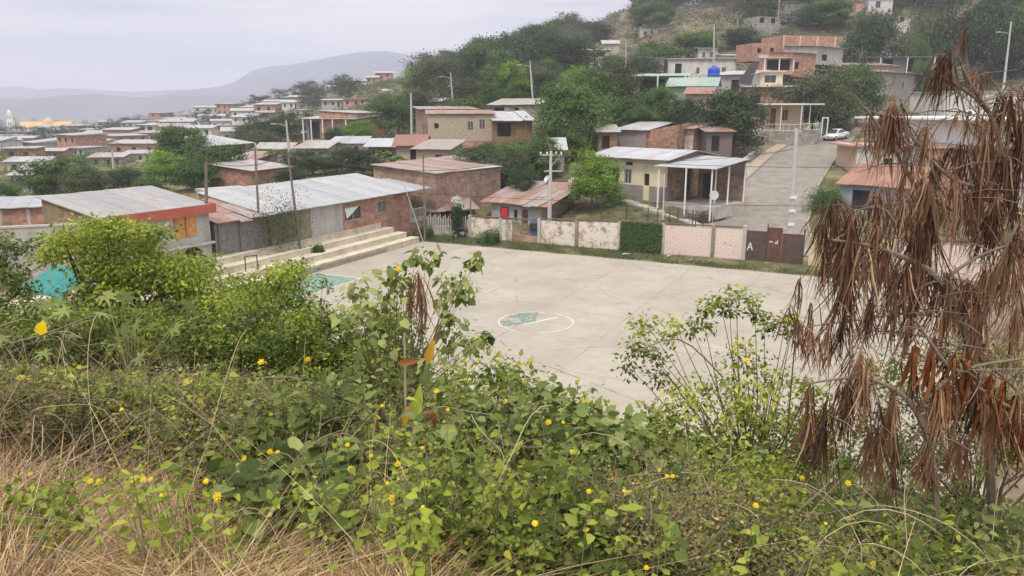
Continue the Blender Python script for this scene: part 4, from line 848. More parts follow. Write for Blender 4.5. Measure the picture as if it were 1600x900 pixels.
pr = [(k, protohouse(k, i * 7 + 1)) for i, k in enumerate('wwwbbggwd')]
cnt = {id(p): 0 for _, p in pr}; placed = []
tries = 0
while len(placed) < 205 and tries < 8000:
    tries += 1; px = random.uniform(-30, 470); Y = 1 / random.uniform(1 / 1500, 1 / 215)
    X = (px - 800) / F * Y * .985
    if any((X - q[0]) ** 2 + (Y - q[1]) ** 2 < (10 + Y * .012) ** 2 for q in placed): continue
    if Y < 1000 and px < 115 and 780 < Y: continue
    z = tz1(X, Y)
    if Y < 340 and any(abs(r_.location.y - Y) < 16 and abs(r_.location.x - X) < 16 for r_, _, _, _ in HOUSES): continue
    if not (160 < proj(X, Y, z)[1] < 252): continue
    placed.append((X, Y)); k, p = random.choice(pr)
    if cnt[id(p)] == 0: o = p
    else: o = p.copy(); COL.objects.link(o)
    cnt[id(p)] += 1; o.location = (X, Y, z); o.rotation_euler = (0, 0, random.choice((.2, -.5, .9, 0)) + random.uniform(-.15, .15)); tag(o, TL[k], 'house', TL[k].replace('small', 'small').replace('house', 'houses'))
# church
p = at(75, 214, 850); p.z = tz1(p.x, p.y); ch = thing('church', 'yellow roofed white church with central dome and bell tower in the valley', 'church', p, R(8))
M_CHY = plain('church_yellow', (.62, .40, .16), .8, .06, .3); M_CHW = plain('church_white', (.76, .74, .70), .8, .04, .3)
m = MB(); m.box(-24, 26, -8, 10, 0, 9, 0); m.box(-6, 10, -11, -8.01, 0, 12, 0); m.build('nave', [M_CHW], ch)
m = MB(); m.hexa([(-25, -9, 9.01), (27, -9, 9.01), (27, 11, 9.01), (-25, 11, 9.01), (-25, -.5, 15), (27, -.5, 15), (27, 1.5, 15), (-25, 1.5, 15)]); m.build('roof', [M_CHY], ch)
m = MB(); m.lathe((3, -1, 12), [(5.5, 0), (5.5, 2), (4.8, 4.2), (3.2, 6), (1.2, 7), (.5, 7.6), (.4, 9.5), (.01, 11)], 14); m.build('dome', [M_CHY], ch, True)
m = MB(); m.box(-37, -30, -8, -1, 0, 9); m.box(-36.3, -30.7, -7.3, -1.7, 9.01, 17); m.box(-35.5, -31.5, -6.5, -2.5, 17.01, 24); m.lathe((-33.5, -4.5, 24.01), [(2.4, 0), (2.2, 1.5), (1, 3), (.01, 4)], 8); m.build('bell_tower', [M_CHW], ch)
m = MB()
for z in (3, 11, 18): 
    for x in (-34.9, -32.9): m.box(x, x + .9, -8.08 if z == 3 else (-7.38 if z == 11 else -6.58), -8.02 if z == 3 else (-7.32 if z == 11 else -6.52), z, z + 3.5)
m.build('tower_openings', [M_DARK], ch)
# ------------------------------------------------------------------ mountains
def ridge(prof, Y, half, name, seed):
    r = np.random.default_rng(seed); pxs = np.linspace(prof[0][0], prof[-1][0], 140); py = np.interp(pxs, [a for a, _ in prof], [b for _, b in prof])
    rows = 25; V_ = []; ph = r.uniform(0, 6, 8)
    for j in range(rows):
        s = -1 + 2 * j / (rows - 1)
        for i, (a, b_) in enumerate(zip(pxs, py)):
            c = at(a, b_, Y); hgt = c.z + 25; g = math.exp(-(s * 1.6) ** 2)
            yy = Y + s * half; x = c.x * (1 + .0 * s)
            nzv = sum(math.sin(x * .004 * (k + 1) + ph[k] + s * 3 * (k % 3)) / (k + 1) for k in range(8)) * 6 * (1 - g) * (1 - abs(s))
            V_.append((x, yy, -26 + hgt * (g - math.exp(-2.56)) / (1 - math.exp(-2.56)) + nzv))
    q = np.array([[j * 140 + i, j * 140 + i + 1, (j + 1) * 140 + i + 1, (j + 1) * 140 + i] for j in range(rows - 1) for i in range(139)])
    o = mk_np(name, V_, q, mats=[M_HILL], smooth=True); tag(o, kind='structure')
M_HILL = plain('far_hill', (.09, .10, .12), .95, .35, .004)
ridge([(-900,150),(-400,140),(0,136),(30,135),(60,140),(95,137),(150,140),(200,143),(280,140),(330,138),(500,150),(900,165)], 3600, 500, 'mountains', 1)
ridge([(-900,150),(-300,160),(0,152),(25,155),(60,154),(110,148),(150,146),(190,150),(240,152),(300,149),(400,150),(520,160),(900,166)], 2300, 400, 'hills', 2)
ridge([(100,168),(230,152),(300,140),(350,134),(375,126),(400,109),(425,103),(450,101),(480,96),(520,88),(560,81),(600,79),(625,83),(650,88),(690,92),(760,100),(900,125),(1200,165)], 2900, 450, 'mountain', 3)
# ------------------------------------------------------------------ haze
m = MB(); m.box(-4600, 4600, -70, 4650, -30, 330)
hz, t, b, o_ = nodes('haze_air'); t.nodes.remove(b)
pv = t.nodes.new('ShaderNodeVolumePrincipled'); pv.inputs['Density'].default_value = HAZE_DENSITY; pv.inputs['Color'].default_value = (.83, .865, 1.0, 1); pv.inputs['Anisotropy'].default_value = .2
t.links.new(pv.outputs[0], o_.inputs['Volume'])
tag(m.build('haze', [hz]), kind='stuff')

# ------------------------------------------------------------------ trees
def leaves_np(pos, d, nrm, ln, wd, v, name, mat, parent=None, shape='rhomb'):
    pos = np.asarray(pos, float); d = d / np.linalg.norm(d, axis=1, keepdims=True); s = np.cross(nrm, d); s /= np.maximum(np.linalg.norm(s, axis=1, keepdims=True), 1e-6); n = np.cross(d, s)
    if shape == 'rhomb': T = [(0, 0, 0), (.45, -.5, .06), (1, 0, -.05), (.45, .5, .06)]; Q = [[0, 1, 2, 3]]; TR = []
    elif shape == 'ovate': T = [(0, 0, 0), (.28, -.5, .10), (.28, .5, .10), (.68, -.36, .06), (.68, .36, .06), (1, 0, -.12), (.3, 0, 0), (.68, 0, -.02)]; Q = [[6, 1, 3, 7], [2, 6, 7, 4]]; TR = [[0, 1, 6], [0, 6, 2], [7, 3, 5], [4, 7, 5]]
    elif shape == 'heart': T = [(0, 0, 0), (.05, -.42, .06), (.05, .42, .06), (.38, -.5, .08), (.38, .5, .08), (.72, -.27, .0), (.72, .27, .0), (1, 0, -.15), (.38, 0, -.02), (.72, 0, -.05), (-.12, -.25, .04), (-.12, .25, .04)]; Q = [[0, 1, 3, 8], [2, 0, 8, 4], [8, 3, 5, 9], [4, 8, 9, 6]]; TR = [[0, 10, 1], [11, 0, 2], [9, 5, 7], [6, 9, 7]]
    elif shape == 'palmate':
        T = [(0, 0, 0)]; Q = []; TR = []
        for k in range(7):
            a = R(-135 + 45 * k); L_ = (.6, .8, .95, 1.0, .95, .8, .6)[k]; w_ = R(16)
            i0 = len(T); T += [(.35 * L_ * math.cos(a - w_ * 1.4), .35 * L_ * math.sin(a - w_ * 1.4), .03), (L_ * math.cos(a), L_ * math.sin(a), -.12), (.35 * L_ * math.cos(a + w_ * 1.4), .35 * L_ * math.sin(a + w_ * 1.4), .03)]
            Q.append([0, i0, i0 + 1, i0 + 2])
    elif shape == 'petal': 
        T = [(0, 0, 0)]; Q = []; TR = []
        for k in range(9):
            a = 2 * math.pi * k / 9; w_ = .3; i0 = len(T); T += [(.6 * math.cos(a - w_), .6 * math.sin(a - w_), .12 + .1 * (k % 2)), (math.cos(a), math.sin(a), .05 + .3 * (k % 2)), (.6 * math.cos(a + w_), .6 * math.sin(a + w_), .12 + .1 * (k % 2))]; Q.append([0, i0, i0 + 1, i0 + 2])
    T = np.array(T, float); K = len(T)
    Pn = pos[:, None] + d[:, None] * (T[None, :, 0:1] * ln[:, None, None]) + s[:, None] * (T[None, :, 1:2] * wd[:, None, None]) + n[:, None] * (T[None, :, 2:3] * ln[:, None, None])
    base = (np.arange(len(pos)) * K)[:, None, None]
    q = (np.array(Q)[None] + base).reshape(-1, 4) if Q else None; tr = (np.array(TR)[None] + base).reshape(-1, 3) if len(TR) else None
    return mk_np(name, Pn.reshape(-1, 3), q, tr, mats=[mat], parent=parent, att=np.repeat(v, K))
def unit(n, r=rng): x = r.normal(size=(n, 3)); return x / np.linalg.norm(x, axis=1, keepdims=True)
def crown_data(seed, nc, per, rz=.40, cz=.60, leaf=.032, spread=.085, flat=.6, sparse=0):
    r = np.random.default_rng(seed); dirs = unit(nc, r); dirs[:, 2] = np.where(dirs[:, 2] < -.75, -dirs[:, 2], dirs[:, 2])
    ph = r.uniform(0, 6.28, 6); lob = 1 + .16 * np.sin(dirs[:, 0] * 4 + ph[0]) + .16 * np.sin(dirs[:, 1] * 4.5 + ph[1]) + .12 * np.sin(dirs[:, 2] * 5 + ph[2] + dirs[:, 0] * 3)
    rad = np.where(r.random(nc) < .72, r.uniform(.78, 1.0, nc), r.uniform(.3, .8, nc)) * lob
    c = dirs * rad[:, None] * np.array([.47, .47, rz]) + np.array([0, 0, cz])
    cs = r.uniform(.6, 1.35, nc); n = nc * per; ci = np.repeat(np.arange(nc), per)
    off = r.normal(size=(n, 3)) * spread * cs[ci][:, None] * np.array([1, 1, flat])
    p = c[ci] + off
    out = dirs[ci] * .5 + off / spread * .45 + np.array([0, 0, .6]) + r.normal(size=(n, 3)) * .25
    dd = r.normal(size=(n, 3)) + off / spread * .5; dd[:, 2] -= .5
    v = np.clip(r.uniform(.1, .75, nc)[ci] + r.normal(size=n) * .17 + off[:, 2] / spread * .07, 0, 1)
    l = leaf * r.uniform(.7, 1.4, n)
    return p, dd, out, l, l * .6, v, c
def trunk_mesh(name, c, mat, parent, seed, r0=.022, cz=.6):
    r = random.Random(seed); m = MB(); fork = Vector((r.uniform(-.03, .03), r.uniform(-.03, .03), .26))
    m.tube([(0, 0, -.06), (fork.x * .5, fork.y * .5, .12), fork], [r0 * 1.25, r0, r0 * .85], 6)
    for q in r.sample(range(len(c)), min(16, len(c))):
        e = Vector(c[q]); mid = fork.lerp(e, .5) + Vector((r.uniform(-.04, .04), r.uniform(-.04, .04), .02)); m.tube([fork, mid, e], [r0 * .6, r0 * .35, r0 * .1], 4)
    return m.build(name, [mat], parent)
TREEP = {}
def tree_proto(key, seed, nc, per, mat, **kw):
    rt = bpy.data.objects.new('tree', None); COL.objects.link(rt)
    p, dd, out, l, w_, v, c = crown_data(seed, nc, per, **kw)
    cr = leaves_np(p, dd, out, l, w_, v, 'crown', mat, rt); tr = trunk_mesh('trunk', c, L_BARK, rt, seed)
    TREEP[key] = (rt, cr, tr, [0])
for k_, (sd, mt) in enumerate([(11, L_GREEN), (12, L_GREEN), (13, L_DARK), (14, L_DARK), (15, L_OLIVE), (16, L_OLIVE), (17, L_BRIGHT), (18, L_GREEN)]):
    tree_proto(('g1', 'g2', 'd1', 'd2', 'o1', 'o2', 'b1', 'g3')[k_], sd, 95, 130 if k_ != 6 else 150, mt, rz=(.44, .42, .45, .42, .43, .41, .44, .46)[k_], cz=.52, leaf=.034, spread=(.07 if mt is not L_OLIVE else .095))
# feathery sparse crown and dry grey one
tree_proto('s1', 31, 120, 60, L_OLIVE, rz=.32, cz=.66, leaf=.024, spread=.11, flat=.35)
tree_proto('y1', 32, 110, 55, L_DRYB, rz=.38, cz=.58, leaf=.022, spread=.10, flat=.6)
def ptree(key, x, y, z, w_, h_, label, name='tree', cat='tree', group=None, rz=None):
    rt, cr, tr, used = TREEP[key]
    if used[0] == 0: o = rt
    else: o = copy_tree(rt)
    used[0] += 1; o.name = name; o.location = (x, y, z); o.scale = (w_, w_, h_); o.rotation_euler = (0, 0, random.uniform(0, 6.28) if rz is None else rz)
    return tag(o, label, cat, group)
def tr(px, top, base, Y, wpx, key, label, **kw):
    p = atz(px, Y, 0); z = tz1(p.x, Y); zt = at(px, top, Y).z; w_ = wpx / F * Y
    zb = min(z, zt - w_ * .62); return ptree(key, p.x, Y, z - .3 if zb >= z - .3 else z - .3, w_, max(zt - z + .3, w_ * .55), label, **kw)
T_ = [  # px, top, base, depth, width, kind, label
 (88,246,300,88,90,'g1','round green tree behind the red fascia house, left one'),(140,262,300,82,70,'o1','olive green tree over the back of the red fascia roof'),(60,262,300,92,70,'d1','darker tree at the left behind the low brick house'),
 (205,262,296,84,60,'d2','low dark tree behind the middle of the red fascia roof'),(292,196,290,108,95,'g3','tall green tree rising behind the wooden pole'),(262,240,295,92,62,'b1','bright green tree in front of the tall green one'),
 (345,228,295,86,95,'g2','broad green tree between the tilted white roof and the wooden poles'),(310,250,300,80,80,'g1','dense green tree above the tin shed'),(240,275,300,78,50,'g2','small green tree at the right edge of the red fascia roof'),
 (440,172,240,160,85,'d1','dark tree with wide crown left of the posted veranda'),(395,190,240,170,60,'d2','dark tree far behind the tilted white roof'),(412,205,240,150,60,'o1','olive tree at the foot of the dark wide crowned tree'),
 (492,232,296,88,82,'d1','dark green mango tree above the long metal roof, left of a pair'),(556,228,290,86,75,'d2','dark green mango tree above the long metal roof, right of a pair'),(455,262,300,80,50,'d1','low dark tree beside the red brick lean-to'),
 (565,192,222,132,48,'b1','yellow green tree in front of the bare brick gable block'),(530,197,226,136,44,'d1','dark bushy tree below the posted veranda'),(625,148,215,140,70,'g2','green tree right of the bare brick gable block'),(655,140,200,150,60,'d2','dark green tree behind the concrete lamp pole'),
 (600,150,175,170,50,'o1','olive tree behind the bare brick gable block roof'),(690,84,170,190,80,'o2','tall feathery olive tree on the skyline'),(757,60,165,185,90,'g1','tallest green tree on the skyline of the spur'),(800,66,160,195,60,'s1','thin crowned tree on the skyline beside the tallest green one'),
 (728,128,180,150,85,'o1','olive tree behind the thin concrete pole'),(870,55,160,185,100,'d2','big dark tree on the skyline left of the red walled house'),(832,78,160,190,70,'o2','greyish tree just left of the big dark skyline tree'),(655,118,160,240,60,'b1','pale green tree low on the spur skyline'),
 (790,128,170,135,70,'g3','green tree over the old sagging shed'),(925,33,80,270,55,'d1','lone dark round tree on the hill skyline'),(900,110,215,105,110,'g1','broad mango tree top behind the big round mango'),(893,128,246,92,118,'g3','big round dark mango tree in the middle of the slope'),
 (960,106,215,108,80,'o1','olive tree right of the big round mango tree'),(1015,135,205,102,78,'g2','green tree below the green roofed open house'),(1065,150,200,98,60,'d1','dark tree left of the drooping dark tree'),(1130,134,235,94,105,'d2','drooping dark tree above the pale stone block hut'),
 (925,245,330,66,78,'b1','bright yellow green mango tree beside the cream house'),(838,215,300,80,70,'g1','dense green tree left of the bright mango tree'),(800,238,300,76,60,'o1','loose olive bush tree behind the wide dull brick wall'),(820,262,300,70,50,'d2','dark bush tree over the long rusty roof'),
 (1262,106,205,112,100,'o2','wide olive tree between the porch house and the brick block'),(1330,97,185,122,80,'g2','green tree over the blue grey sheet fence'),(1300,150,200,110,50,'o1','small olive tree behind the white gate frame'),(1268,2,70,195,85,'g1','bright green tree on the hillside above the brick block'),(1345,12,100,168,80,'d2','dark grey green tree above the brown hut'),
 (1432,12,95,172,80,'o2','large olive tree above the white gabled house'),(1500,-25,95,165,95,'d1','tall dark tree in the upper right of the hillside'),(1560,20,90,172,60,'b1','yellow green bush tree left of the tall right lamp pole'),(1590,-15,60,180,80,'g1','bright green tree at the upper right corner'),
 (1418,60,95,160,30,'g2','small round green tree before the long thin metal roof'),(1085,58,115,175,80,'g2','green tree clump above the long pale house, left'),(1150,50,105,180,60,'d2','dark tree beside the grey block tower house'),(1180,28,60,200,40,'b1','pale green tree left of the grey block tower house'),(1025,66,120,165,60,'g1','green tree below the low brown hillside house'),
 (1000,85,130,150,60,'o1','olive tree above the green roofed open house'),(960,85,130,170,60,'g2','green tree between the red walled house and the hillside pole'),(1215,60,90,170,40,'d1','dark tree under the grey block tower house'),(1420,95,110,150,35,'g2','green bush tree beside the tin shacks'),
 (1290,300,330,66,50,'o1','overgrown bush at the roadside corner by the orange roof house'),(15,285,330,80,50,'g2','bushy green tree at the left edge')]
for q in T_: tr(*q[:6], q[6])
# random trees over the hillside and the valley
rg = np.random.default_rng(5)
n = 0
hx = []
FAR = []
while n < 240:
    px = rg.uniform(640, 1640); Y = rg.uniform(150, 420); p = atz(px, Y, 0); z = tz1(p.x, Y); py = proj(p.x, Y, z)[1]
    if px < 990 and py < 60 : continue
    if py < -40 or py > 150: continue
    if px < 760 and rg.random() < .4: continue
    if 890 < px < 1200 and py > 20 and rg.random() < .65: continue
    q, _ = road_near(np.array([p.x]), np.array([Y]))
    if q[0] < 7: continue
    key = rg.choice(['g1', 'g2', 'd1', 'd2', 'o1', 'o2', 's1', 'y1', 'y1', 'o1', 'g3'])
    hgt = rg.uniform(6, 12); hide = False
    for (r_, L_, h_, d_) in HOUSES:
        c = r_.location
        if c.y > Y - 60 and c.y > 150 - 20 and abs(proj(c.x, c.y, c.z)[0] + L_ / 2 / c.y * F - px) < (L_ / 2 / c.y + .45 * hgt / Y) * F and c.y > Y: 
            if proj(p.x, Y, z + hgt)[1] < proj(c.x, c.y, c.z)[1]: hide = True
    if hide: continue
    lab = {'g': 'leafy green tree growing on the upper hillside', 'd': 'dark green tree growing on the upper hillside', 'o': 'olive green tree growing on the upper hillside', 's': 'thin crowned tree growing on the upper hillside', 'y': 'grey leafless scrub tree on the upper hillside'}[key[0]]
    if Y > 285 or (n > 150): FAR.append((p.x, Y, z - .3, hgt * rg.uniform(.8, 1.3), hgt, {'y': .0}.get(key[0], 1.))); n += 1; continue
    ptree(key, p.x, Y, z - .3, hgt * rg.uniform(.8, 1.3), hgt, lab, group=lab.split(' growing')[0].replace('tree', 'trees') + ' of the hillside'); n += 1
n = 0; tries = 0
while n < 95 and tries < 9000:
    tries += 1; px = rg.uniform(350, 1180); Y = rg.uniform(76, 150); p = atz(px, Y, 0); z = tz1(p.x, Y); hgt = rg.uniform(3.2, 7.5); wd_ = hgt * rg.uniform(.9, 1.3); hide = False
    if road_near(np.array([p.x]), np.array([Y]))[0][0] < 8: continue
    top_ = proj(p.x, Y, z + hgt)[1]
    for (r_, L_, h_, d_) in HOUSES:
        c = r_.location; hpx = proj(c.x, c.y, c.z)
        if c.y > Y - 3 and c.y < 260 and hpx[0] - .5 * wd_ / Y * F < px < hpx[0] + (L_ / c.y + .5 * wd_ / Y) * F and top_ < hpx[1] - 6: hide = True
        if math.hypot(c.x + L_ / 2 - p.x, c.y + d_ / 2 - Y) < (L_ + d_) / 4 + wd_ * .4: hide = True
    if hide: continue
    key = rg.choice(['g1', 'g2', 'd1', 'd2', 'o1', 'o2', 'g3', 'b1']); lab = {'g': 'green yard tree crowded among the slope houses', 'd': 'dark green yard tree crowded among the slope houses', 'o': 'olive yard tree crowded among the slope houses', 'b': 'pale bright yard tree crowded among the slope houses'}[key[0]]
    ptree(key, p.x, Y, z - .3, wd_, hgt, lab, group=lab.replace(' yard tree', ' yard trees')); n += 1
print('yard trees', n)
n = 0
while n < 220:
    px = rg.uniform(-40, 560); Y = math.exp(rg.uniform(math.log(125), math.log(1500))); p = atz(px, Y, 0); z = tz1(p.x, Y); py = proj(p.x, Y, z)[1]
    if px > 380 and Y < 250 or py > 262: continue
    if px < 130 and 500 < Y < 900: continue
    hgt = rg.uniform(4, 8) + Y * .003; key = rg.choice(['g1', 'd1', 'd2', 'o1', 'g2']); hide = False
    for (r_, L_, h_, d_) in HOUSES:
        c = r_.location
        if c.y > Y and c.y < 340 and abs(proj(c.x, c.y, c.z)[0] + L_ / 2 / c.y * F - px) < (L_ / 2 / c.y + .5 * hgt / Y) * F and proj(p.x, Y, z + hgt)[1] < proj(c.x, c.y, c.z)[1]: hide = True
    if hide: continue
    FAR.append((p.x, Y, z - .3, hgt * rg.uniform(1, 1.7), hgt, 1.)); n += 1
P_ = []
for i, (x, y, z, w_, h_, g) in enumerate(FAR):
    p, dd, out, l, w2, v, c = crown_data(500 + i % 9, 42, 42, rz=.44, cz=.5, leaf=.046, spread=.072)
    sc_ = np.array([w_, w_, h_]); P_.append((p * sc_ + [x, y, z], dd, out, l * (w_ + h_) / 2, w2 * (w_ + h_) / 2, v * .8))
print('far trees', len(FAR), 'tree things', sum(u[3][0] for u in TREEP.values()))
tag(leaves_np(*[np.concatenate([q[k] for q in P_]) for k in range(6)], 'distant_trees', L_DARK), kind='stuff')
for k_, (rt, cr, trk, used) in TREEP.items():
    if used[0] == 0:
        for o in (cr, trk, rt): bpy.data.objects.remove(o)
# hillside dry brush (stuff): leaf clumps lying over the terrain
def scatter_brush(n, per, xr, Yr, cond, size, leaf, mat, name, seed):
    r = np.random.default_rng(seed); px = r.uniform(*xr, n); Y = np.exp(r.uniform(math.log(Yr[0]), math.log(Yr[1]), n)); X = (px - 800) / F * Y
    z = tz(X, Y); qn, _ = road_near(X, Y); ok = cond(px, Y, X, z) & (qn > 5.5); X, Y, z = X[ok], Y[ok], z[ok]; n = len(X); s = r.uniform(.5, 1.3, n) * size(Y)
    ci = np.repeat(np.arange(n), per); N_ = n * per; off = r.normal(size=(N_, 3)) * s[ci][:, None] * np.array([.5, .5, .32]); off[:, 2] = np.abs(off[:, 2])
    p = np.stack([X[ci], Y[ci], z[ci]], -1) + off; l = leaf(Y)[ci] * r.uniform(.6, 1.4, N_)
    v = np.clip(r.uniform(.1, .9, n)[ci] + r.normal(size=N_) * .15, 0, 1)
    return tag(leaves_np(p, r.normal(size=(N_, 3)), r.normal(size=(N_, 3)) * .6 + np.array([0, 0, 1]), l, l * .6, v, name, mat), kind='stuff')
notown = lambda px, Y, X, z: (np.abs(X) < 500)
scatter_brush(2600, 50, (620, 1700), (140, 460), lambda px, Y, X, z: (z > 8), lambda Y: 1.2 + Y * .006, lambda Y: Y * .0016 + .05, L_DRYB, 'hillside_brush', 41)
scatter_brush(4200, 45, (560, 1700), (84, 420), lambda px, Y, X, z: (z > 3), lambda Y: .8 + Y * .005, lambda Y: Y * .0015 + .05, L_OLIVE, 'hillside_undergrowth', 42)
scatter_brush(2600, 40, (-200, 620), (85, 420), lambda px, Y, X, z: (Y > 85), lambda Y: .8 + Y * .005, lambda Y: Y * .0016 + .05, L_GREEN, 'town_undergrowth', 43)
scatter_brush(700, 40, (600, 1130), (60, 92), lambda px, Y, X, z: ((px < 900) | (Y > 76)), lambda Y: .5 + Y * .003, lambda Y: Y * .0014 + .02, L_OLIVE, 'yard_undergrowth', 44)
scatter_brush(1500, 40, (850, 1190), (57, 95), lambda px, Y, X, z: (Y > 58), lambda Y: .35, lambda Y: .07 + 0 * Y, L_DRYB, 'yard_dry_scrub', 45)
scatter_brush(900, 40, (850, 1190), (57, 95), lambda px, Y, X, z: (Y > 58), lambda Y: .3, lambda Y: .07 + 0 * Y, L_OLIVE, 'yard_green_scrub', 46)
scatter_brush(900, 40, (1250, 1650), (55, 110), lambda px, Y, X, z: (Y > 58), lambda Y: .5, lambda Y: .09 + 0 * Y, L_OLIVE, 'roadside_scrub', 47)
# banana plants
def banana():
    rt = thing('banana_plant', 'x', 'banana plant'); m = MB(); m.tube([(0, 0, -.1), (.02, 0, .9), (0, 0, 1.7)], [.13, .11, .08], 7); m.build('stem', [L_BARKP], rt)
    Vv, Q, at_ = [], [], []
    for k in range(10):
        a = k * 2.4; L_ = random.uniform(1.6, 2.3); el = random.uniform(.5, 1.2); K = 9; b0 = len(Vv)
        for i in range(K):
            s = i / (K - 1); rr = L_ * (s * math.cos(el)) ; zz = 1.6 + L_ * (s * math.sin(el) - .75 * s * s); wd = .28 * math.sin(math.pi * min(1, s * .93 + .07)) ** .6
            for sg in (-1, 0, 1): Vv.append((rr * math.cos(a) - sg * wd * math.sin(a), rr * math.sin(a) + sg * wd * math.cos(a), zz + (.10 if sg else 0) * 1)); at_.append(min(1, .3 + .4 * random.random() + .2 * s))
        for i in range(K - 1):
            for c in (0, 1): Q.append((b0 + i * 3 + c, b0 + i * 3 + c + 1, b0 + (i + 1) * 3 + c + 1, b0 + (i + 1) * 3 + c))
    mk('leaves', Vv, Q, [L_BANANA], rt, att=at_); return rt
bp0 = banana(); used = False
for px, Y, s, lab in [(604, 86, 1.3, 'banana plant in front of the timber hut, leftmost of its clump'), (622, 84, 1.2, 'banana plant right behind the long metal roof'), (638, 88, 1.1, 'banana plant leaning toward the timber hut'), (712, 84, 1.1, 'banana plant beside the cane hut'), (732, 82, 1.2, 'banana plant below the brick base of the cane house'),
      (752, 80, 1.2, 'banana plant in the middle above the wide dull brick wall'), (775, 80, 1.1, 'banana plant at the right end above the wide dull brick wall'), (690, 87, 1.0, 'banana plant between the two huts'), (8, 60, 1.2, 'banana plant at the left edge behind the low brick house'), (430, 100, 1.1, 'banana plant by the old roofs below the lamp pole'), (462, 98, 1.0, 'banana plant near the second lamp pole')]:
    o = bp0 if not used else copy_tree(bp0); used = True; p = atz(px, Y, 0); o.location = (p.x, Y, tz1(p.x, Y)); o.scale = (s,) * 3; o.rotation_euler = (0, 0, random.uniform(0, 6)); tag(o, lab, 'banana plant', 'banana plants among the huts')

# ------------------------------------------------------------------ poles and wires
def pole(label, top, bot, Y, r=.13, mat=None, arm=None, cross=False, band=False, name='utility_pole', cat='utility pole'):
    pb = at(*bot, Y); pt_ = at(top[0], top[1], Y); pb2 = Vector((pb.x, pb.y, min(pb.z, tz1(pb.x, Y)) - .4)); pt2 = Vector((pt_.x, pb.y, pt_.z))
    o = thing(name, label, cat, (pb2.x, pb2.y, pb2.z)); d = pt2 - pb2; m = MB(); m.tube([(0, 0, 0), d * .5, d], [r * 1.25, r, r * .7], 8); m.build('shaft', [mat or M_CONCP], o)
    if cross:
        m = MB(); m.box(d.x - .9, d.x + .9, -.05, .05, d.z - .35, d.z - .25); m.box(d.x - .5, d.x + .9, -.05, .05, d.z - 1.6, d.z - 1.5); m.tube([(d.x, 0, d.z - 1.2), (d.x + .7, 0, d.z - .35)], .03, 5); m.build('crossarm', [M_FRAME], o)
        for x in (-.8, -.3, .4, .8): m = MB(); m.lathe((d.x + x, 0, d.z - .25), [(.04, 0), (.07, .05), (.05, .1), (.07, .15), (.02, .2)], 8); m.build('insulator', [M_WHITEP], o)
    if arm:
        s = arm; z = d.z * .86; m = MB(); m.tube([(d.x * .86, 0, z), (d.x * .86 + s * .7, 0, z + .35), (d.x * .86 + s * 1.5, 0, z + .4)], .035, 5); m.build('lamp_arm', [M_CONCP], o)
        x = d.x * .86 + s * 1.5; m = MB(); m.box(min(x, x + s * .65), max(x, x + s * .65), -.14, .14, z + .32, z + .47); m.build('lamp_head', [M_FRAME], o)
    if band:
        for k in range(3): m = MB(); zz = d.z * .42 - k * 1.0; m.box(-.24 + d.x * .4, .24 + d.x * .4, -.24, -.2, zz, zz + .22); m.build('marker_plate', [M_WHITEP], o)
    return o, pb2 + d
PW = {}
for k_, a_ in dict(a=('grey weathered wooden pole at the corner of the red fascia house', (322, 252), (322, 404), 45.0, .11, M_WOODP), b=('thin wooden pole in front of the tin shed', (398, 228), (406, 388), 48.5, .08, M_WOODP), c=('leaning dark pole in front of the mossy wall', (450, 240), (471, 378), 50.0, .09, M_WOODP),
    d=('tall concrete lamp pole above the long metal roof', (642, 145), (643, 214), 105, .15, None, None), e=('concrete pole on the wooded slope left of centre', (704, 113), (709, 168), 140, .14, None, -1), f=('tall concrete pole before the old sagging shed', (828, 94), (834, 165), 130, .15, None, -1),
    h=('concrete pole with lamp arm below the dark wide crowned tree', (447, 188), (453, 245), 108, .16, None, -1), i=('short grey pole left of the open shelter', (175, 234), (178, 275), 100, .14), j=('pale pole beside the tilted white roof', (399, 224), (402, 268), 82, .12),
    k=('concrete pole left of the long pale house on the hill', (978, 66), (978, 112), 165, .14, None, 1), l=('tall concrete pole above the blue water tank', (1116, 38), (1116, 102), 145, .15), m=('concrete pole with lamp arm on the upper hillside', (1153, 30), (1152, 58), 200, .15, None, 1), n=('concrete pole cut by the top edge beside the grey block tower house', (1218, -5), (1217, 24), 196, .15),
    o=('tall pole with yellow foot at the upper right of the hillside', (1580, 34), (1573, 110), 125, .16, None, -1), p=('distant pole standing alone on the spur skyline', (509, 121), (509, 142), 380, .2), q=('slim pole near the green walled hut', (1024, 48), (1026, 62), 260, .15),
    s=('thin grey pole at the end of the wide dull brick wall', (735, 290), (735, 330), 62, .06, M_WOODP)).items():
    PW[k_] = pole(*a_)[1]
PW['g'] = pole('concrete pole with crossarms and insulators behind the court wall', (861, 236), (858, 345), 60.5, .15, None, None, True)[1]
PW['r'] = pole('tall pale concrete pole with white marker plates beside the gate', (1245, 200), (1236, 352), 56.5, .17, None, None, False, True)[1]
pole('slim white pole at the corner of the cream house porch', (1038, 272), (1036, 345), 62, .05, M_PLASTW, name='post_pole', cat='pole')
pole('thin bare post beside the bleachers end', (632, 290), (664, 372), 59.5, .035, M_FRAME, name='leaning_post', cat='pole')
pole('dark timber post at the end of the bleachers', (661, 240), (664, 378), 60.2, .07, M_WOODP, name='timber_post', cat='pole')
def cable(a, b_, sag, lab, r=.024):
    m = MB(); a = Vector(a); b_ = Vector(b_); m.tube([a.lerp(b_, t / 14) - Vector((0, 0, sag * 4 * (t / 14) * (1 - t / 14))) for t in range(15)], r, 4)
    tag(m.build('cable', [M_IRON]), lab, 'cable')
cable(PW['g'] + Vector((0, 0, -.2)), PW['r'] + Vector((0, 0, -1.5)), .7, 'black cable strung from the crossarm pole to the marker plate pole')
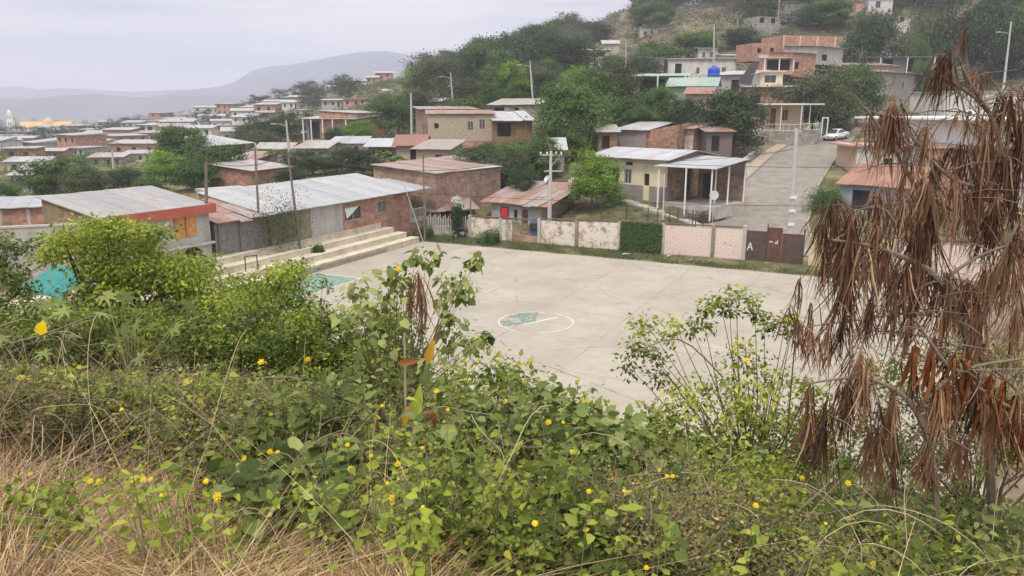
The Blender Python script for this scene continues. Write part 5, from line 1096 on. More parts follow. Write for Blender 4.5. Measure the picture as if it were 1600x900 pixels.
cable(PW['g'] + Vector((-.6, 0, -.2)), PW['c'], 1.2, 'black cable strung from the crossarm pole to the leaning dark pole')
cable(PW['g'] + Vector((.6, 0, -.5)), at(1600, 252, 60), .6, 'long cable crossing the street towards the orange roof house')
cable(at(640, 301, 60), at(1600, 318, 52), .5, 'low black cable running above the whole court wall', .022)
cable(PW['c'], PW['a'], .5, 'sagging cable between the leaning pole and the weathered pole')
cable(PW['d'], PW['f'], 1.5, 'thin cable between two poles on the wooded slope', .03)
cable(PW['r'], at(1600, 262, 60), .5, 'cable from the marker plate pole over the rusty roof')
cable(PW['r'] + Vector((0, 0, -.6)), at(1283, 168, 104), .8, 'cable climbing the street from the marker plate pole')
cable(PW['f'], PW['g'], 1.2, 'cable dropping from the shed pole to the crossarm pole')
cable(PW['b'], at(150, 215, 60), .6, 'thin cable leaving the tin shed pole to the left')
# wire fence behind the wall
ft = thing('wire_fence', 'row of thin dark posts with wire along the top of the court wall', 'fence', (C0[0], C0[1], 0), CYAW)
for px in (930, 969, 1003, 1018, 1037, 1050, 1073, 1078, 1090):
    u_ = uof(px); m = MB(); m.tube([(u_, WALLV + 1.2, -.2), (u_, WALLV + 1.2, 3.15)], .04, 5); m.build('post', [M_IRON], ft)
m = MB(); u0, u1 = uof(925), uof(1095)
for z in (2.5, 2.8, 3.1): m.tube([(u0, WALLV + 1.2, z), (u1, WALLV + 1.2, z)], .012, 4)
m.build('wire', [M_IRON], ft)
# picket fence left of wall
ft = thing('picket_fence', 'old grey picket fence left of the whitewashed wall', 'fence', (C0[0], C0[1], 0), CYAW); m = MB(); u0, u1 = uof(668), uof(733)
for k in range(26): x = u0 + (u1 - u0) * k / 25; m.box(x, x + .06, WALLV - .05, WALLV - .02, 0.25, 1.5 + .12 * (k % 3))
m.build('pickets', [M_PLASTW], ft); m = MB(); m.box(u0, u1, WALLV - .019, WALLV + .02, .5, .58); m.box(u0, u1, WALLV - .019, WALLV + .02, 1.2, 1.28); m.build('rail', [M_WOODP], ft); m = MB(); m.box(u0, u1, WALLV - .1, WALLV + .1, -.1, .24); m.build('plinth', [M_CONC], ft)
# sign
p = atz(1111, 59, 0); z = at(1111, 344, 59).z; sg = thing('road_sign', 'round pale road sign seen from behind at the street corner', 'sign', (p.x, 59, z - .3)); zt = at(1111, 305, 59).z - z + .3
m = MB(); m.tube([(0, 0, 0), (0, 0, zt + .35)], .03, 6); m.build('post', [M_FRAME], sg)
m = MB(); m.tube([(0, -.05, zt), (0, -.035, zt)], .36, 18); m.build('sign_disc', [M_PLASTW], sg)
# white flowered column shrub
p = cw(uof(718) + .1, -WALLV + .5); wf = thing('flowering_column_shrub', 'tall narrow shrub topped with white blossom beside the court wall', 'shrub', p)
pts = rng.normal(size=(2600, 3)) * np.array([.25, .25, .8]) + np.array([0, 0, 1.5]); pts = pts[(pts[:, 2] > .1) & (pts[:, 2] < 3.0)]; n = len(pts)
leaves_np(pts, rng.normal(size=(n, 3)), rng.normal(size=(n, 3)) + [0, 0, .6], np.full(n, .14), np.full(n, .08), rng.random(n), 'foliage', L_DARK, wf)
pts = unit(500) * np.array([.45, .45, .45]) * rng.uniform(.6, 1, (500, 1)) + np.array([0, 0, 2.9]); L_WHITE = leafm('blossom_white', [(0, (.45, .46, .42)), (1, (.75, .75, .72))], trans=.1)
leaves_np(pts, rng.normal(size=(500, 3)), unit(500), np.full(500, .16), np.full(500, .13), rng.random(500), 'blossom', L_WHITE, wf)
m = MB(); m.tube([(0, 0, 0), (0, 0, 2.8)], .07, 6); m.build('trunk', [L_BARK], wf)
# shrubs along the wall and on the bleachers
def ball(label, p, rad, n, mat, lf, name='shrub', cat='shrub', flat=.8):
    o = thing(name, label, cat, p); q = unit(n) * rng.uniform(.35, 1, (n, 1)) * np.array([1, .8, flat]) * rad; q *= (1 + .25 * np.sin(q[:, :1] * 5 / rad) * np.cos(q[:, 1:2] * 4 / rad)); q[:, 2] = np.abs(q[:, 2] + rad * flat * .4)
    leaves_np(q, rng.normal(size=(n, 3)) + q / rad, q / rad * .6 + rng.normal(size=(n, 3)) * .5 + [0, 0, .5], np.full(n, lf) * rng.uniform(.6, 1.4, n), np.full(n, lf * .6), np.clip(.4 + .3 * np.sin(q[:, 0] * 9) + rng.normal(size=n) * .2, 0, 1), 'foliage', mat, o)
    m = MB(); 
    for k in range(4): a = k * 1.7; m.tube([(0, 0, -.1), (math.cos(a) * rad * .3, math.sin(a) * rad * .3, rad * .7)], [.03, .01], 4)
    m.build('stems', [L_BARK], o); return o
ball('round bright shrub in front of the picket fence', cw(uof(684), -1.2), .95, 3500, L_GREEN, .1)
ball('round green shrub against the whitewashed wall', cw(uof(782), -1.4), 1.05, 4500, L_GREEN, .1)
ball('low shrub growing out of the bleacher steps', cw(-1.5, 10.8, .8), .55, 1500, L_GREEN, .09); 
ball('dry bush beside the cream house porch posts', Vector((*atz(1098, 62, 0)[:2], tz1(atz(1098, 62, 0).x, 62))), 1.0, 2500, L_DRYB, .11)
ball('overgrown hedge bush at the roadside before the orange roof house', Vector((*atz(1283, 64, 0)[:2], tz1(atz(1283, 64, 0).x, 64))), 1.6, 5000, L_GREEN, .12, flat=1.1)
# ivy over the wall panel
u0, u1 = uof(968), uof(1036); n = 9000; iu = rng.uniform(u0 + .1, u1 - .1, n); iz = 2.2 * rng.random(n) ** .9; io = rng.uniform(.05, .35, n) * (1.1 - iz / 3)
pi = np.stack([iu, WALLV - .07 - io, iz], -1); iv = leaves_np(pi, rng.normal(size=(n, 3)) + [0, 0, -1], rng.normal(size=(n, 3)) * .4 + [0, -1, .3], rng.uniform(.08, .15, n), rng.uniform(.06, .1, n), np.clip(rng.random(n) * .8, 0, 1), 'ivy', L_GREEN); iv.location = (C0[0], C0[1], 0); iv.rotation_euler = (0, 0, CYAW); tag(iv, 'dense green creeper covering one panel of the court wall', 'creeper')
# mossy vines on the brown facade
vx = at(440, 350, 49.2); n = 2500; q = rng.normal(size=(n, 3)) * np.array([1.1, .12, .9]); iv = leaves_np(q, rng.normal(size=(n, 3)) + [0, 0, -1], rng.normal(size=(n, 3)) * .5 + [0, -1, .3], np.full(n, .11), np.full(n, .07), rng.random(n), 'creeper', L_OLIVE); iv.location = vx + Vector((.1, -.35, 0)); iv.rotation_euler = (0, 0, R(58)); tag(iv, 'dry olive creeper hanging on the mossy brown facade', 'creeper')

# verge grass (stuff)
def blades(P, hgt, wd, lean, v, name, mat, parent=None, curl=.6, K=4, dirs=None):
    n = len(P); a = rng.uniform(0, 2 * np.pi, n) if dirs is None else dirs; d = np.stack([np.cos(a), np.sin(a), np.zeros(n)], -1); s = np.stack([-np.sin(a), np.cos(a), np.zeros(n)], -1)
    Vs = []
    for k in range(K):
        t = k / (K - 1); out = lean * (t + curl * t * t); z = hgt * (t - .35 * curl * lean / np.maximum(hgt, .01) * t * t)
        c = P + d * out[:, None] + np.stack([np.zeros(n)] * 2 + [z], -1); w_ = wd * (1 - t * .85)
        Vs += [c - s * w_[:, None] / 2, c + s * w_[:, None] / 2]
    Vv = np.stack(Vs, 1); b0 = (np.arange(n) * 2 * K)[:, None, None]
    Q = (np.array([[2 * k, 2 * k + 1, 2 * k + 3, 2 * k + 2] for k in range(K - 1)])[None] + b0).reshape(-1, 4)
    return mk_np(name, Vv.reshape(-1, 3), Q, mats=[mat], parent=parent, att=np.repeat(v, 2 * K))
L_GRASS = leafm('grass_green', [(0, (.06, .075, .028)), (.5, (.11, .15, .045)), (1, (.24, .22, .11))])
L_HAY = leafm('grass_dry', [(0, (.16, .09, .05)), (.5, (.34, .23, .13)), (1, (.52, .40, .25))], trans=.2)
n = 34000; uu = rng.uniform(-.5, 36, n); vv = rng.uniform(-.12, 3.1, n); pat = np.sin(uu * .9) + np.sin(uu * 2.3 + vv * 2) + rng.normal(size=n) * .7
edge = rng.random(n) < np.clip((vv + .1 + .25 * np.sin(uu * 1.7)) / .6, 0, 1); keep = (pat > -1.3) & edge; uu, vv, pat = uu[keep], vv[keep], pat[keep]; n = len(uu)
P = C0[None] + U[None] * uu[:, None] - V[None] * vv[:, None]; P = np.column_stack([P, np.full(n, -.02)])
tag(blades(P, rng.uniform(.05, .2, n), np.full(n, .035), rng.uniform(.02, .1, n), np.clip(.45 - pat * .12 + rng.normal(size=n) * .12, 0, 1), 'grass', L_GRASS), kind='stuff')
m = MB(); m.box(-1.2, 36, .02, 3.1, -.3, -.03)
M_VERGE = plain('verge_soil', (.20, .17, .10), .95, .35, 1.0, stain=(.10, .13, .05)); tag(cobj(m, 'verge', [M_VERGE]), kind='structure')
# litter scraps
for px, py, lab in ((979, 398, 'long white plastic scrap on the verge grass'), (1046, 401, 'white scrap beside the creeper panel on the verge'), (1075, 397, 'small white paper under the pink wall'), (1081, 407, 'crumpled pale bag on the verge before the pink wall'), (1143, 406, 'white scrap near the gate on the verge'), (1198, 412, 'pale rubble piece at the foot of the gate')):
    for Y in np.arange(45, 62, .1):
        p = at(px, py, Y)
        if p.z < .03: break
    m = MB(); w_ = .35 if px == 979 else .16
    m.poly([(-w_, -.08, 0), (w_, -.05, .03), (w_ * .8, .1, .01), (-.05, .05, .09), (-w_ * .9, .12, .02)]); m.poly([(-w_, -.08, 0), (-.05, -.12, .07), (w_, -.05, .03)]); o = m.build('litter_scrap', [M_WHITEP]); o.location = (p.x, p.y, .05); tag(o, lab, 'litter', 'white litter on the verge')

# ------------------------------------------------------------------ car
def wheel(root, x, y, z, r=.31, w_=.2, side=1):
    m = MB(); m.tube([(x, y - w_ / 2, z), (x, y + w_ / 2, z)], r, 18); e = m.build('wheel', [M_TYRE], root, False)
    m = MB(); yy = y + side * (w_ / 2 + .004); m.tube([(x, yy - side * .002, z), (x, yy + side * .02, z)], r * .6, 12); m.build('rim', [M_FRAME], e)
M_TYRE = plain('tyre_rubber', (.02, .02, .02), .8, .1, 5); M_CARW = plain('car_white', (.72, .73, .74), .25, .02, 2, spec=.5, bumpy=0)
cp = at(1306, 214, 106); dr = (ROAD[4] - ROAD[3]); cyaw = math.atan2(-dr.y, -dr.x) - R(24)
cx_, cy_ = cp.x, cp.y; q, bz = road_near(np.array([cx_]), np.array([cy_]))
car = thing('parked_car', 'white saloon car parked on the sloping street by the sheet fence', 'car', (cx_, cy_, float(bz[0]) + .02), cyaw); car.rotation_euler = (0, math.atan2(dr.z, math.hypot(dr.x, dr.y)), cyaw)
body = [(-2.15, .35, .62), (-2.2, .55, .85), (-2.05, .55, .98), (-1.45, .55, 1.02), (.75, .5, .98), (1.5, .5, .88), (2.0, .45, .76), (2.15, .4, .58), (2.12, .3, .40)]
def loft(name, secs, mat, parent, smooth=True):   # secs: (x, halfwidth, zlow, zhigh)
    mb = MB(); n_ = 10
    for x, hw, z0, z1 in secs:
        for k in range(n_):
            a = 2 * math.pi * (k + .5) / n_; cxx, czz = math.cos(a), math.sin(a); e = .45
            mb.v.append((x, hw * abs(cxx) ** e * (1 if cxx > 0 else -1), (z0 + z1) / 2 + (z1 - z0) / 2 * abs(czz) ** e * (1 if czz > 0 else -1))); mb.a.append(.5)
    for i in range(len(secs) - 1):
        for k in range(n_): mb.f.append((i * n_ + k, i * n_ + (k + 1) % n_, (i + 1) * n_ + (k + 1) % n_, (i + 1) * n_ + k)); mb.m.append(0)
    mb.f.append(tuple(range(n_))[::-1]); mb.f.append(tuple((len(secs) - 1) * n_ + k for k in range(n_))); mb.m += [0, 0]
    return mb.build(name, [mat], parent, smooth)
bd = loft('body', [(-2.2, .68, .38, .80), (-2.1, .80, .26, .92), (-1.4, .84, .22, .97), (0, .85, .22, .94), (1.1, .84, .22, .90), (1.9, .80, .25, .78), (2.15, .68, .32, .66)], M_CARW, car)
loft('roof', [(-1.25, .60, .90, .94), (-.75, .60, .90, 1.39), (-.2, .60, .90, 1.44), (.3, .60, .90, 1.40), (1.0, .62, .88, .92)], M_CARW, car)
for s in (-1, 1):
    m = MB(); m.poly([(-1.0, s * .672, .98), (.72, s * .672, .96), (.22, s * .60, 1.33), (-.65, s * .60, 1.33)][::s]); m.build('side_window', [M_GLASS], car)
    m = MB(); m.box(.75, .95, s * .88 - .06, s * .88 + .06, .93, 1.05); m.build('mirror', [M_CARW], car)
    m = MB(); m.box(2.06, 2.12, s * .58 - .16, s * .58 + .16, .58, .70); m.build('headlight', [M_FRAME], car)
m = MB(); m.poly([(1.02, -.60, .95), (1.02, .60, .95), (.36, .52, 1.385), (.36, -.52, 1.385)]); m.build('windscreen', [M_GLASS], car)
m = MB(); m.poly([(-1.24, .58, .97), (-1.24, -.58, .97), (-.83, -.5, 1.34), (-.83, .5, 1.34)]); m.build('rear_window', [M_GLASS], car)
m = MB(); m.box(2.14, 2.17, -.3, .3, .40, .54); m.build('grille', [M_DARK], car)
for x in (-1.35, 1.35):
    for s in (-1, 1): wheel(car, x, s * .76, .31, side=s)
# three wheeled blue taxi behind broken wall
p = cw(uof(829), -WALLV - 1.3, -.15); mt_ = thing('three_wheeler', 'blue covered three wheeled taxi behind the broken part of the wall', 'three wheeler', p, CYAW + R(15))
m = MB(); m.hexa([(-.5, -1.0, .35), (.5, -1.0, .35), (.62, 1.0, .35), (-.62, 1.0, .35), (-.45, -.7, 1.0), (.45, -.7, 1.0), (.6, 1.0, 1.0), (-.6, 1.0, 1.0)]); m.build('body', [M_BLUED := plain('faded_blue', (.035, .055, .12), .6, .15, 3)], mt_)
m = MB(); m.hexa([(-.5, -.8, 1.62), (.5, -.8, 1.62), (.62, 1.0, 1.62), (-.62, 1.0, 1.62), (-.45, -.7, 1.72), (.45, -.7, 1.72), (.55, .95, 1.75), (-.55, .95, 1.75)]); m.build('canopy', [M_BLUED], mt_)
m = MB(); m.poly([(-.45, -.72, 1.0), (.45, -.72, 1.0), (.45, -.74, 1.6), (-.45, -.74, 1.6)]); m.build('windscreen', [M_GLASS], mt_)
m = MB()
for x, y in ((-.48, -.7), (.48, -.7), (-.56, .95), (.56, .95)): m.tube([(x, y, 1.0), (x, y, 1.63)], .025, 5)
m.build('canopy_frame', [M_IRON], mt_)
def wheel2(root, x, y, z, r, w_):
    m = MB(); m.tube([(x - w_ / 2, y, z), (x + w_ / 2, y, z)], r, 16); e = m.build('wheel', [M_TYRE], root); m = MB(); m.tube([(x - w_ / 2 - .01, y, z), (x + w_ / 2 + .01, y, z)], r * .5, 10); m.build('rim', [M_FRAME], e)
wheel2(mt_, 0, -1.15, .25, .25, .12); wheel2(mt_, -.55, .6, .25, .25, .14); wheel2(mt_, .55, .6, .25, .25, .14)
# motorcycle
p = cw(uof(728), -WALLV + .7, 0); mo = thing('motorcycle', 'dark motorcycle standing by the picket fence under the white blossom', 'motorcycle', p, CYAW + R(70))
for x in (-.62, .62):
    m = MB(); ring = [(x + .29 * math.cos(t * math.pi / 9), 0, .30 + .29 * math.sin(t * math.pi / 9)) for t in range(19)]; m.tube(ring, .045, 6); e = m.build('wheel', [M_TYRE], mo); m = MB(); m.tube([(x, -.04, .3), (x, .04, .3)], .07, 8)
    for k in range(6): m.tube([(x, 0, .3), (x + .26 * math.cos(k * math.pi / 3), 0, .3 + .26 * math.sin(k * math.pi / 3))], .008, 4)
    m.build('hub', [M_FRAME], e)
m = MB(); m.tube([(.62, 0, .3), (.42, 0, .95)], .03); m.tube([(-.62, 0, .3), (-.1, 0, .4), (.35, 0, .8), (-.55, 0, .75)], .03); m.build('frame', [M_IRON], mo)
m = MB(); m.lathe((.12, 0, .72), [(.01, 0), (.17, .04), (.19, .12), (.12, .2), (.01, .22)], 10); m.build('fuel_tank', [M_BLUED], mo)
m = MB(); m.box(-.6, -.02, -.12, .12, .78, .86); m.build('seat', [M_TYRE], mo); m = MB(); m.tube([(.38, -.33, 1.02), (.44, 0, .95), (.38, .33, 1.02)], .018); m.build('handlebar', [M_IRON], mo)
m = MB(); m.box(-.12, .2, -.1, .1, .3, .55); m.build('engine', [M_FRAME], mo); m = MB(); m.tube([(.48, 0, .88), (.55, 0, .86)], .08, 10); m.build('headlight', [M_FRAME], mo)
# red cloth on the porch of the white walled house
p = at(788, 327, 59.5); m = MB(); 
for k in range(5): m.hexa([(-.22 + k * .09, -.01 + .02 * (k % 2), 0 - .62 - .03 * (k % 3)), (-.13 + k * .09, .01 - .02 * (k % 2), -.62 - .02 * k % 2), (-.13 + k * .09, .05 - .02 * (k % 2), -.62), (-.22 + k * .09, .03 + .02 * (k % 2), -.62), (-.22 + k * .09, -.01 + .02 * (k % 2), .1), (-.13 + k * .09, .01 - .02 * (k % 2), .1), (-.13 + k * .09, .05, .1), (-.22 + k * .09, .05, .1)])
o = m.build('hanging_cloth', [plain('red_cloth', (.45, .02, .04), .8, .15, 4)]); o.location = p; tag(o, 'bright red cloth hanging in front of the white walled house', 'cloth')
#@@PART4
# ================================================================== foreground hillside vegetation
F_GREEN = leafm('fg_green', [(0, (.055, .085, .018)), (.45, (.155, .205, .035)), (.85, (.30, .35, .06)), (1, (.56, .50, .07))], rough=.5, trans=.35)
F_LIME = leafm('fg_lime', [(0, (.095, .14, .02)), (.5, (.255, .32, .045)), (1, (.48, .50, .08))], rough=.5, trans=.35)
F_BLUEG = leafm('fg_greygreen', [(0, (.055, .08, .022)), (.5, (.16, .205, .055)), (1, (.33, .37, .13))], rough=.6, trans=.3)
F_WEED = leafm('fg_weed', [(0, (.07, .07, .025)), (.4, (.16, .155, .05)), (.75, (.28, .215, .095)), (1, (.42, .34, .17))], trans=.2)
F_BROWN = leafm('fg_brown', [(0, (.055, .030, .022)), (.35, (.15, .080, .052)), (.65, (.27, .145, .085)), (.85, (.42, .25, .14)), (1, (.60, .43, .26))], rough=.65, trans=.25)
F_RUSTL = leafm('fg_rust', [(0, (.11, .035, .018)), (.5, (.26, .095, .035)), (1, (.42, .20, .06))], rough=.6, trans=.3)
F_STEM = plain('stem_green', (.20, .19, .08), .8, .2, 8); F_TWIG = plain('twig_grey', (.20, .155, .115), .9, .2, 10); F_TWIGD = plain('twig_dark', (.12, .085, .06), .9, .2, 10)
F_YEL = leafm('petal_yellow', [(0, (.72, .50, .01)), (1, (.85, .66, .02))], trans=.3); F_ORL = leafm('leaf_orange', [(0, (.45, .20, .02)), (1, (.62, .38, .05))], trans=.3)
def tubes(paths, rad, name, mat, parent=None, sides=3):
    paths = np.asarray(paths, float); n, K, _ = paths.shape; rad = np.broadcast_to(rad, (n, K)); d = np.gradient(paths, axis=1); d /= np.maximum(np.linalg.norm(d, axis=2, keepdims=True), 1e-9)
    ref = np.where(np.abs(d[..., 2:3]) > .9, np.array([1., 0, 0]), np.array([0, 0, 1.])); a = np.cross(d, ref); a /= np.maximum(np.linalg.norm(a, axis=2, keepdims=True), 1e-9); b_ = np.cross(d, a)
    ring = [paths + rad[..., None] * (a * math.cos(2 * math.pi * k / sides) + b_ * math.sin(2 * math.pi * k / sides)) for k in range(sides)]
    Vv = np.stack(ring, 2); q = np.array([[k * sides + j, k * sides + (j + 1) % sides, (k + 1) * sides + (j + 1) % sides, (k + 1) * sides + j] for k in range(K - 1) for j in range(sides)])
    return mk_np(name, Vv.reshape(-1, 3), (q[None] + (np.arange(n) * K * sides)[:, None, None]).reshape(-1, 4), mats=[mat], parent=parent, smooth=True)
def arr(v): return np.array([v.x, v.y, v.z])
def atv(px, py, Y):
    t = (450 - py) / F; w = Y * (t * cp_ - sp_) / (cp_ + t * sp_); d = Y * cp_ - w * sp_
    return np.stack([(px - 800) / F * d, Y + 0 * px, H + w], -1)
def ysurf(px, py, h):
    for Y in np.arange(2.2, 22, .1):
        p = at(px, py, Y)
        if p.z <= tz1(p.x, p.y) + h: return Y
    return 15.0
SKY = [(-200, 560), (0, 566), (300, 580), (450, 572), (560, 560), (700, 560), (800, 560), (860, 590), (920, 625), (980, 680), (1040, 660), (1100, 620), (1200, 600), (1300, 570), (1400, 555), (1800, 530)]
def skyz(px, Y): return atv(px, np.interp(px, [a for a, _ in SKY], [b for _, b in SKY]), Y)[:, 2]
def undergrowth(name, n, pxr, Yr, hr, stems, lps, lf, mat, stemmat, shape, seed, weight=None, wratio=.62, leanf=.35, off=.03, vlo=.1, vhi=.8, stem_r=.004, tlo=.2):
    r = np.random.default_rng(seed); px = r.uniform(*pxr, n); Y = np.exp(r.uniform(math.log(Yr[0]), math.log(Yr[1]), n)); X = (px - 800) / F * Y * 1.05
    if weight is not None:
        k = r.random(n) < weight(px, Y); px, Y, X = px[k], Y[k], X[k]
    z = tz(X, Y); h = r.uniform(*hr, len(X)); pp = 800 + X / (Y * cp_ - (z + .5 - H) * sp_) * F; h = np.minimum(h, skyz(pp, Y) - z); s_ = .442 * X + .897 * Y
    k = (h > .1) & (s_ < S_EDGE + .5); X, Y, z, h = X[k], Y[k], z[k], h[k]; n = len(X)
    # stems
    ns = n * stems; si = np.repeat(np.arange(n), stems); a = r.uniform(0, 6.283, ns); ln_ = leanf * r.uniform(.1, 1, ns) * h[si]; hs = h[si] * r.uniform(.6, 1, ns)
    B = np.stack([X, Y, z - .03], -1)[si] + r.normal(size=(ns, 3)) * np.array([.05, .05, 0]); dv = np.stack([np.cos(a), np.sin(a), 0 * a], -1)
    def P(i, t): return B[i] + dv[i] * (ln_[i] * t * t)[:, None] + np.stack([0 * t, 0 * t, hs[i] * t], -1)
    ar = np.arange(ns); K = 5; paths = np.stack([P(ar, np.full(ns, q / (K - 1))) for q in range(K)], 1)
    tubes(paths, (stem_r * np.linspace(1.3, .5, K))[None], name + '_stems', stemmat).__setitem__('kind', 'stuff')
    nl = np.maximum(2, (lps * hs)).astype(int); li = np.repeat(ar, nl); N_ = len(li); t = tlo + (1 - tlo) * r.random(N_) ** .75
    aa = r.uniform(0, 6.283, N_); o2 = np.stack([np.cos(aa), np.sin(aa), r.uniform(-.3, .5, N_)], -1); p = P(li, t) + o2 * (off * r.uniform(.3, 1.6, N_))[:, None]
    l = lf * r.uniform(.55, 1.45, N_); v = np.clip(r.uniform(vlo, vhi, ns)[li] + r.normal(size=N_) * .13, 0, 1)
    return tag(leaves_np(p, o2 + r.normal(size=(N_, 3)) * .35 + [0, 0, -.15], r.normal(size=(N_, 3)) * .42 + np.array([0, -.15, .9]), l, l * wratio, v, name, mat, shape=shape), kind='stuff')
W_ = lambda f: f
undergrowth('broadleaf_undergrowth', 760, (180, 1330), (2.9, 12), (.3, .95), 5, 24, .056, F_GREEN, F_STEM, 'ovate', 51, lambda px, Y: np.where((px < 640) & (Y < 3.9 + (px < 350) * .5), .08, np.where((px < 420) & (Y > 5), .25, np.where((px > 950) & (Y < 5), .45, 1))), vlo=.0, vhi=.9)
undergrowth('round_leaved_creeper', 200, (380, 1150), (3.0, 8), (.25, .8), 4, 18, .085, F_BLUEG, F_STEM, 'heart', 151, wratio=.85, vlo=.1, vhi=1.0)
undergrowth('small_leaved_undergrowth', 520, (250, 1500), (2.9, 9), (.3, .9), 7, 60, .028, F_LIME, F_TWIG, 'rhomb', 152, lambda px, Y: np.where((px < 560) & (Y < 4), .15, .9), off=.04, vlo=.0, vhi=.9, leanf=.5)
undergrowth('lime_undergrowth', 300, (200, 1300), (2.8, 9), (.3, .85), 4, 26, .05, F_LIME, F_STEM, 'ovate', 52, lambda px, Y: np.where((px < 600) & (Y < 4.1 + (px < 350) * .5), .08, .9))
undergrowth('greygreen_undergrowth', 420, (350, 1700), (4, 14), (.5, 1.25), 5, 26, .07, F_BLUEG, F_STEM, 'ovate', 53)
undergrowth('far_undergrowth', 900, (-150, 1700), (8, 20), (.5, 1.7), 5, 34, .075, F_GREEN, F_TWIGD, 'rhomb', 54)
undergrowth('left_broad_leaves', 210, (-120, 470), (4.6, 8.5), (.5, 1.1), 5, 22, .062, F_GREEN, F_STEM, 'ovate', 158, vlo=.1, vhi=.95)
undergrowth('brown_weeds', 220, (-100, 520), (4.2, 9.5), (.5, 1.1), 9, 90, .022, F_WEED, F_TWIG, 'rhomb', 55, off=.05, leanf=.5)
undergrowth('tiny_leaved_weeds', 420, (930, 1300), (3, 6.5), (.4, .95), 8, 95, .02, F_WEED, F_TWIG, 'rhomb', 56, off=.05, leanf=.5)
undergrowth('right_weeds', 420, (1180, 1750), (3, 8), (.25, .7), 7, 60, .03, F_WEED, F_TWIGD, 'rhomb', 57, off=.05, leanf=.6)
undergrowth('left_leaf_undergrowth', 560, (-150, 520), (4.6, 12), (.5, 1.15), 6, 42, .034, F_GREEN, F_STEM, 'rhomb', 58)
undergrowth('right_leaf_undergrowth', 320, (1150, 1750), (3.2, 10), (.3, .9), 5, 26, .055, F_GREEN, F_STEM, 'ovate', 59)
# dry grass: long tangled straws
def straws(name, n, pxr, Yr, hr, w_, seed, mat, wt=None, leans=(.3, 1.1), base=0):
    global rng
    r = np.random.default_rng(seed); px = r.uniform(*pxr, n); Y = np.exp(r.uniform(math.log(Yr[0]), math.log(Yr[1]), n)); X = (px - 800) / F * Y * 1.05
    if wt is not None: k = r.random(n) < wt(px, Y); X, Y = X[k], Y[k]
    n = len(X); z = tz(X, Y) - .02 + r.random(n) * base; h = r.uniform(*hr, n); cl = np.sin(X * 7) * np.cos(Y * 6); h *= .75 + .3 * cl
    return tag(blades(np.stack([X, Y, z], -1), h, np.full(n, w_) * r.uniform(.6, 1.5, n), h * r.uniform(*leans, n), np.clip(.48 + cl * .25 + r.normal(size=n) * .28, 0, 1), name, mat, curl=.8, K=6), kind='stuff')
L_HAY = leafm('straw', [(0, (.12, .065, .03)), (.35, (.33, .205, .095)), (.7, (.56, .40, .20)), (1, (.72, .58, .34))], trans=.2)
straws('dry_grass', 16000, (-120, 660), (2.3, 5.2), (.14, .5), .0048, 61, L_HAY, lambda px, Y: np.clip(1.3 - px / 700 + .3 * (Y < 3.5), .1, 1), (.5, 2.2))
straws('matted_straw', 9000, (150, 680), (2.3, 3.7), (.06, .25), .004, 161, L_HAY, None, (1.0, 3.5), .25)
straws('tall_dry_grass', 650, (-120, 560), (3.4, 8), (.6, 1.15), .006, 62, L_HAY, None, (.2, .8))
straws('sparse_straw', 2600, (350, 1700), (2.6, 7), (.3, .9), .0045, 63, L_HAY, None, (.3, 1.6))
straws('brown_litter_grass', 7000, (1180, 1750), (2.6, 6), (.08, .3), .005, 64, F_BROWN, None, (.6, 1.6))
straws('brown_matted_grass', 8000, (-120, 420), (2.2, 4.4), (.1, .32), .007, 65, F_BROWN, None, (.7, 1.8))

# ---- shrubs built from leaf clumps on branches
def shrub(label, clumps, base, per, lf, mat, flat=.5, shape='rhomb', stemmat=None, name='shrub', cat='shrub', seed=1, wr=.6, vr=(.15, .8), group=None, r_stem=.03, nbr=26, extra=0, droop=.3):
    r = np.random.default_rng(seed); C_ = np.array([arr(at(a, b_, y)) for a, b_, y, _ in clumps]); rad = np.array([c[3] for c in clumps]); bx = atz(base[0], base[1], 0).x; bz = tz1(bx, base[1]); B = np.array([bx, base[1], bz - .05])
    o = thing(name, label, cat, B, 0, group); Cl = C_ - B; n = len(Cl); N_ = n * per; ci = np.repeat(np.arange(n), per); off = r.normal(size=(N_, 3)) * .5 * rad[ci][:, None] * np.array([1, 1, flat]); p = Cl[ci] + off
    d = off / rad[ci][:, None] + r.normal(size=(N_, 3)) * .5; d[:, 2] -= droop; l = lf * r.uniform(.6, 1.4, N_)
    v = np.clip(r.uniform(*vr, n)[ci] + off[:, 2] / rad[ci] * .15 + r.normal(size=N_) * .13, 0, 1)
    leaves_np(p, d, r.normal(size=(N_, 3)) * .4 + off / rad[ci][:, None] * .4 + np.array([0, 0, .9]), l, l * wr, v, 'foliage', mat, o, shape)
    m = MB(); ids = r.permutation(n)[:nbr]; hub = Cl.mean(0) * np.array([.55, .55, .45])
    for q in ids:
        e = Cl[q]; c1 = hub * r.uniform(.5, 1.1) + r.normal(size=3) * .05; md = (c1 + e) / 2 + np.array([0, 0, .06]) + r.normal(size=3) * .04
        m.tube([(0, 0, 0), tuple(c1), tuple(md), tuple(e)], [r_stem, r_stem * .7, r_stem * .35, r_stem * .12], 5)
    m.build('branches', [stemmat or F_TWIGD], o); return o
def region(prof, pyb, Yr, n, rr, seed, bias=1.0, gap=None):
    r = np.random.default_rng(seed); out = []
    xs = [a for a, _ in prof]; ys = [b_ for _, b_ in prof]
    while len(out) < n:
        px = r.uniform(xs[0], xs[-1]); t = np.interp(px, xs, ys); py = t + (pyb - t) * r.random() ** bias
        if gap and gap[0] < px < gap[1] and gap[2] < py < gap[3]: continue
        out.append((px, py, r.uniform(*Yr), rr * r.uniform(.6, 1.3)))
    return out
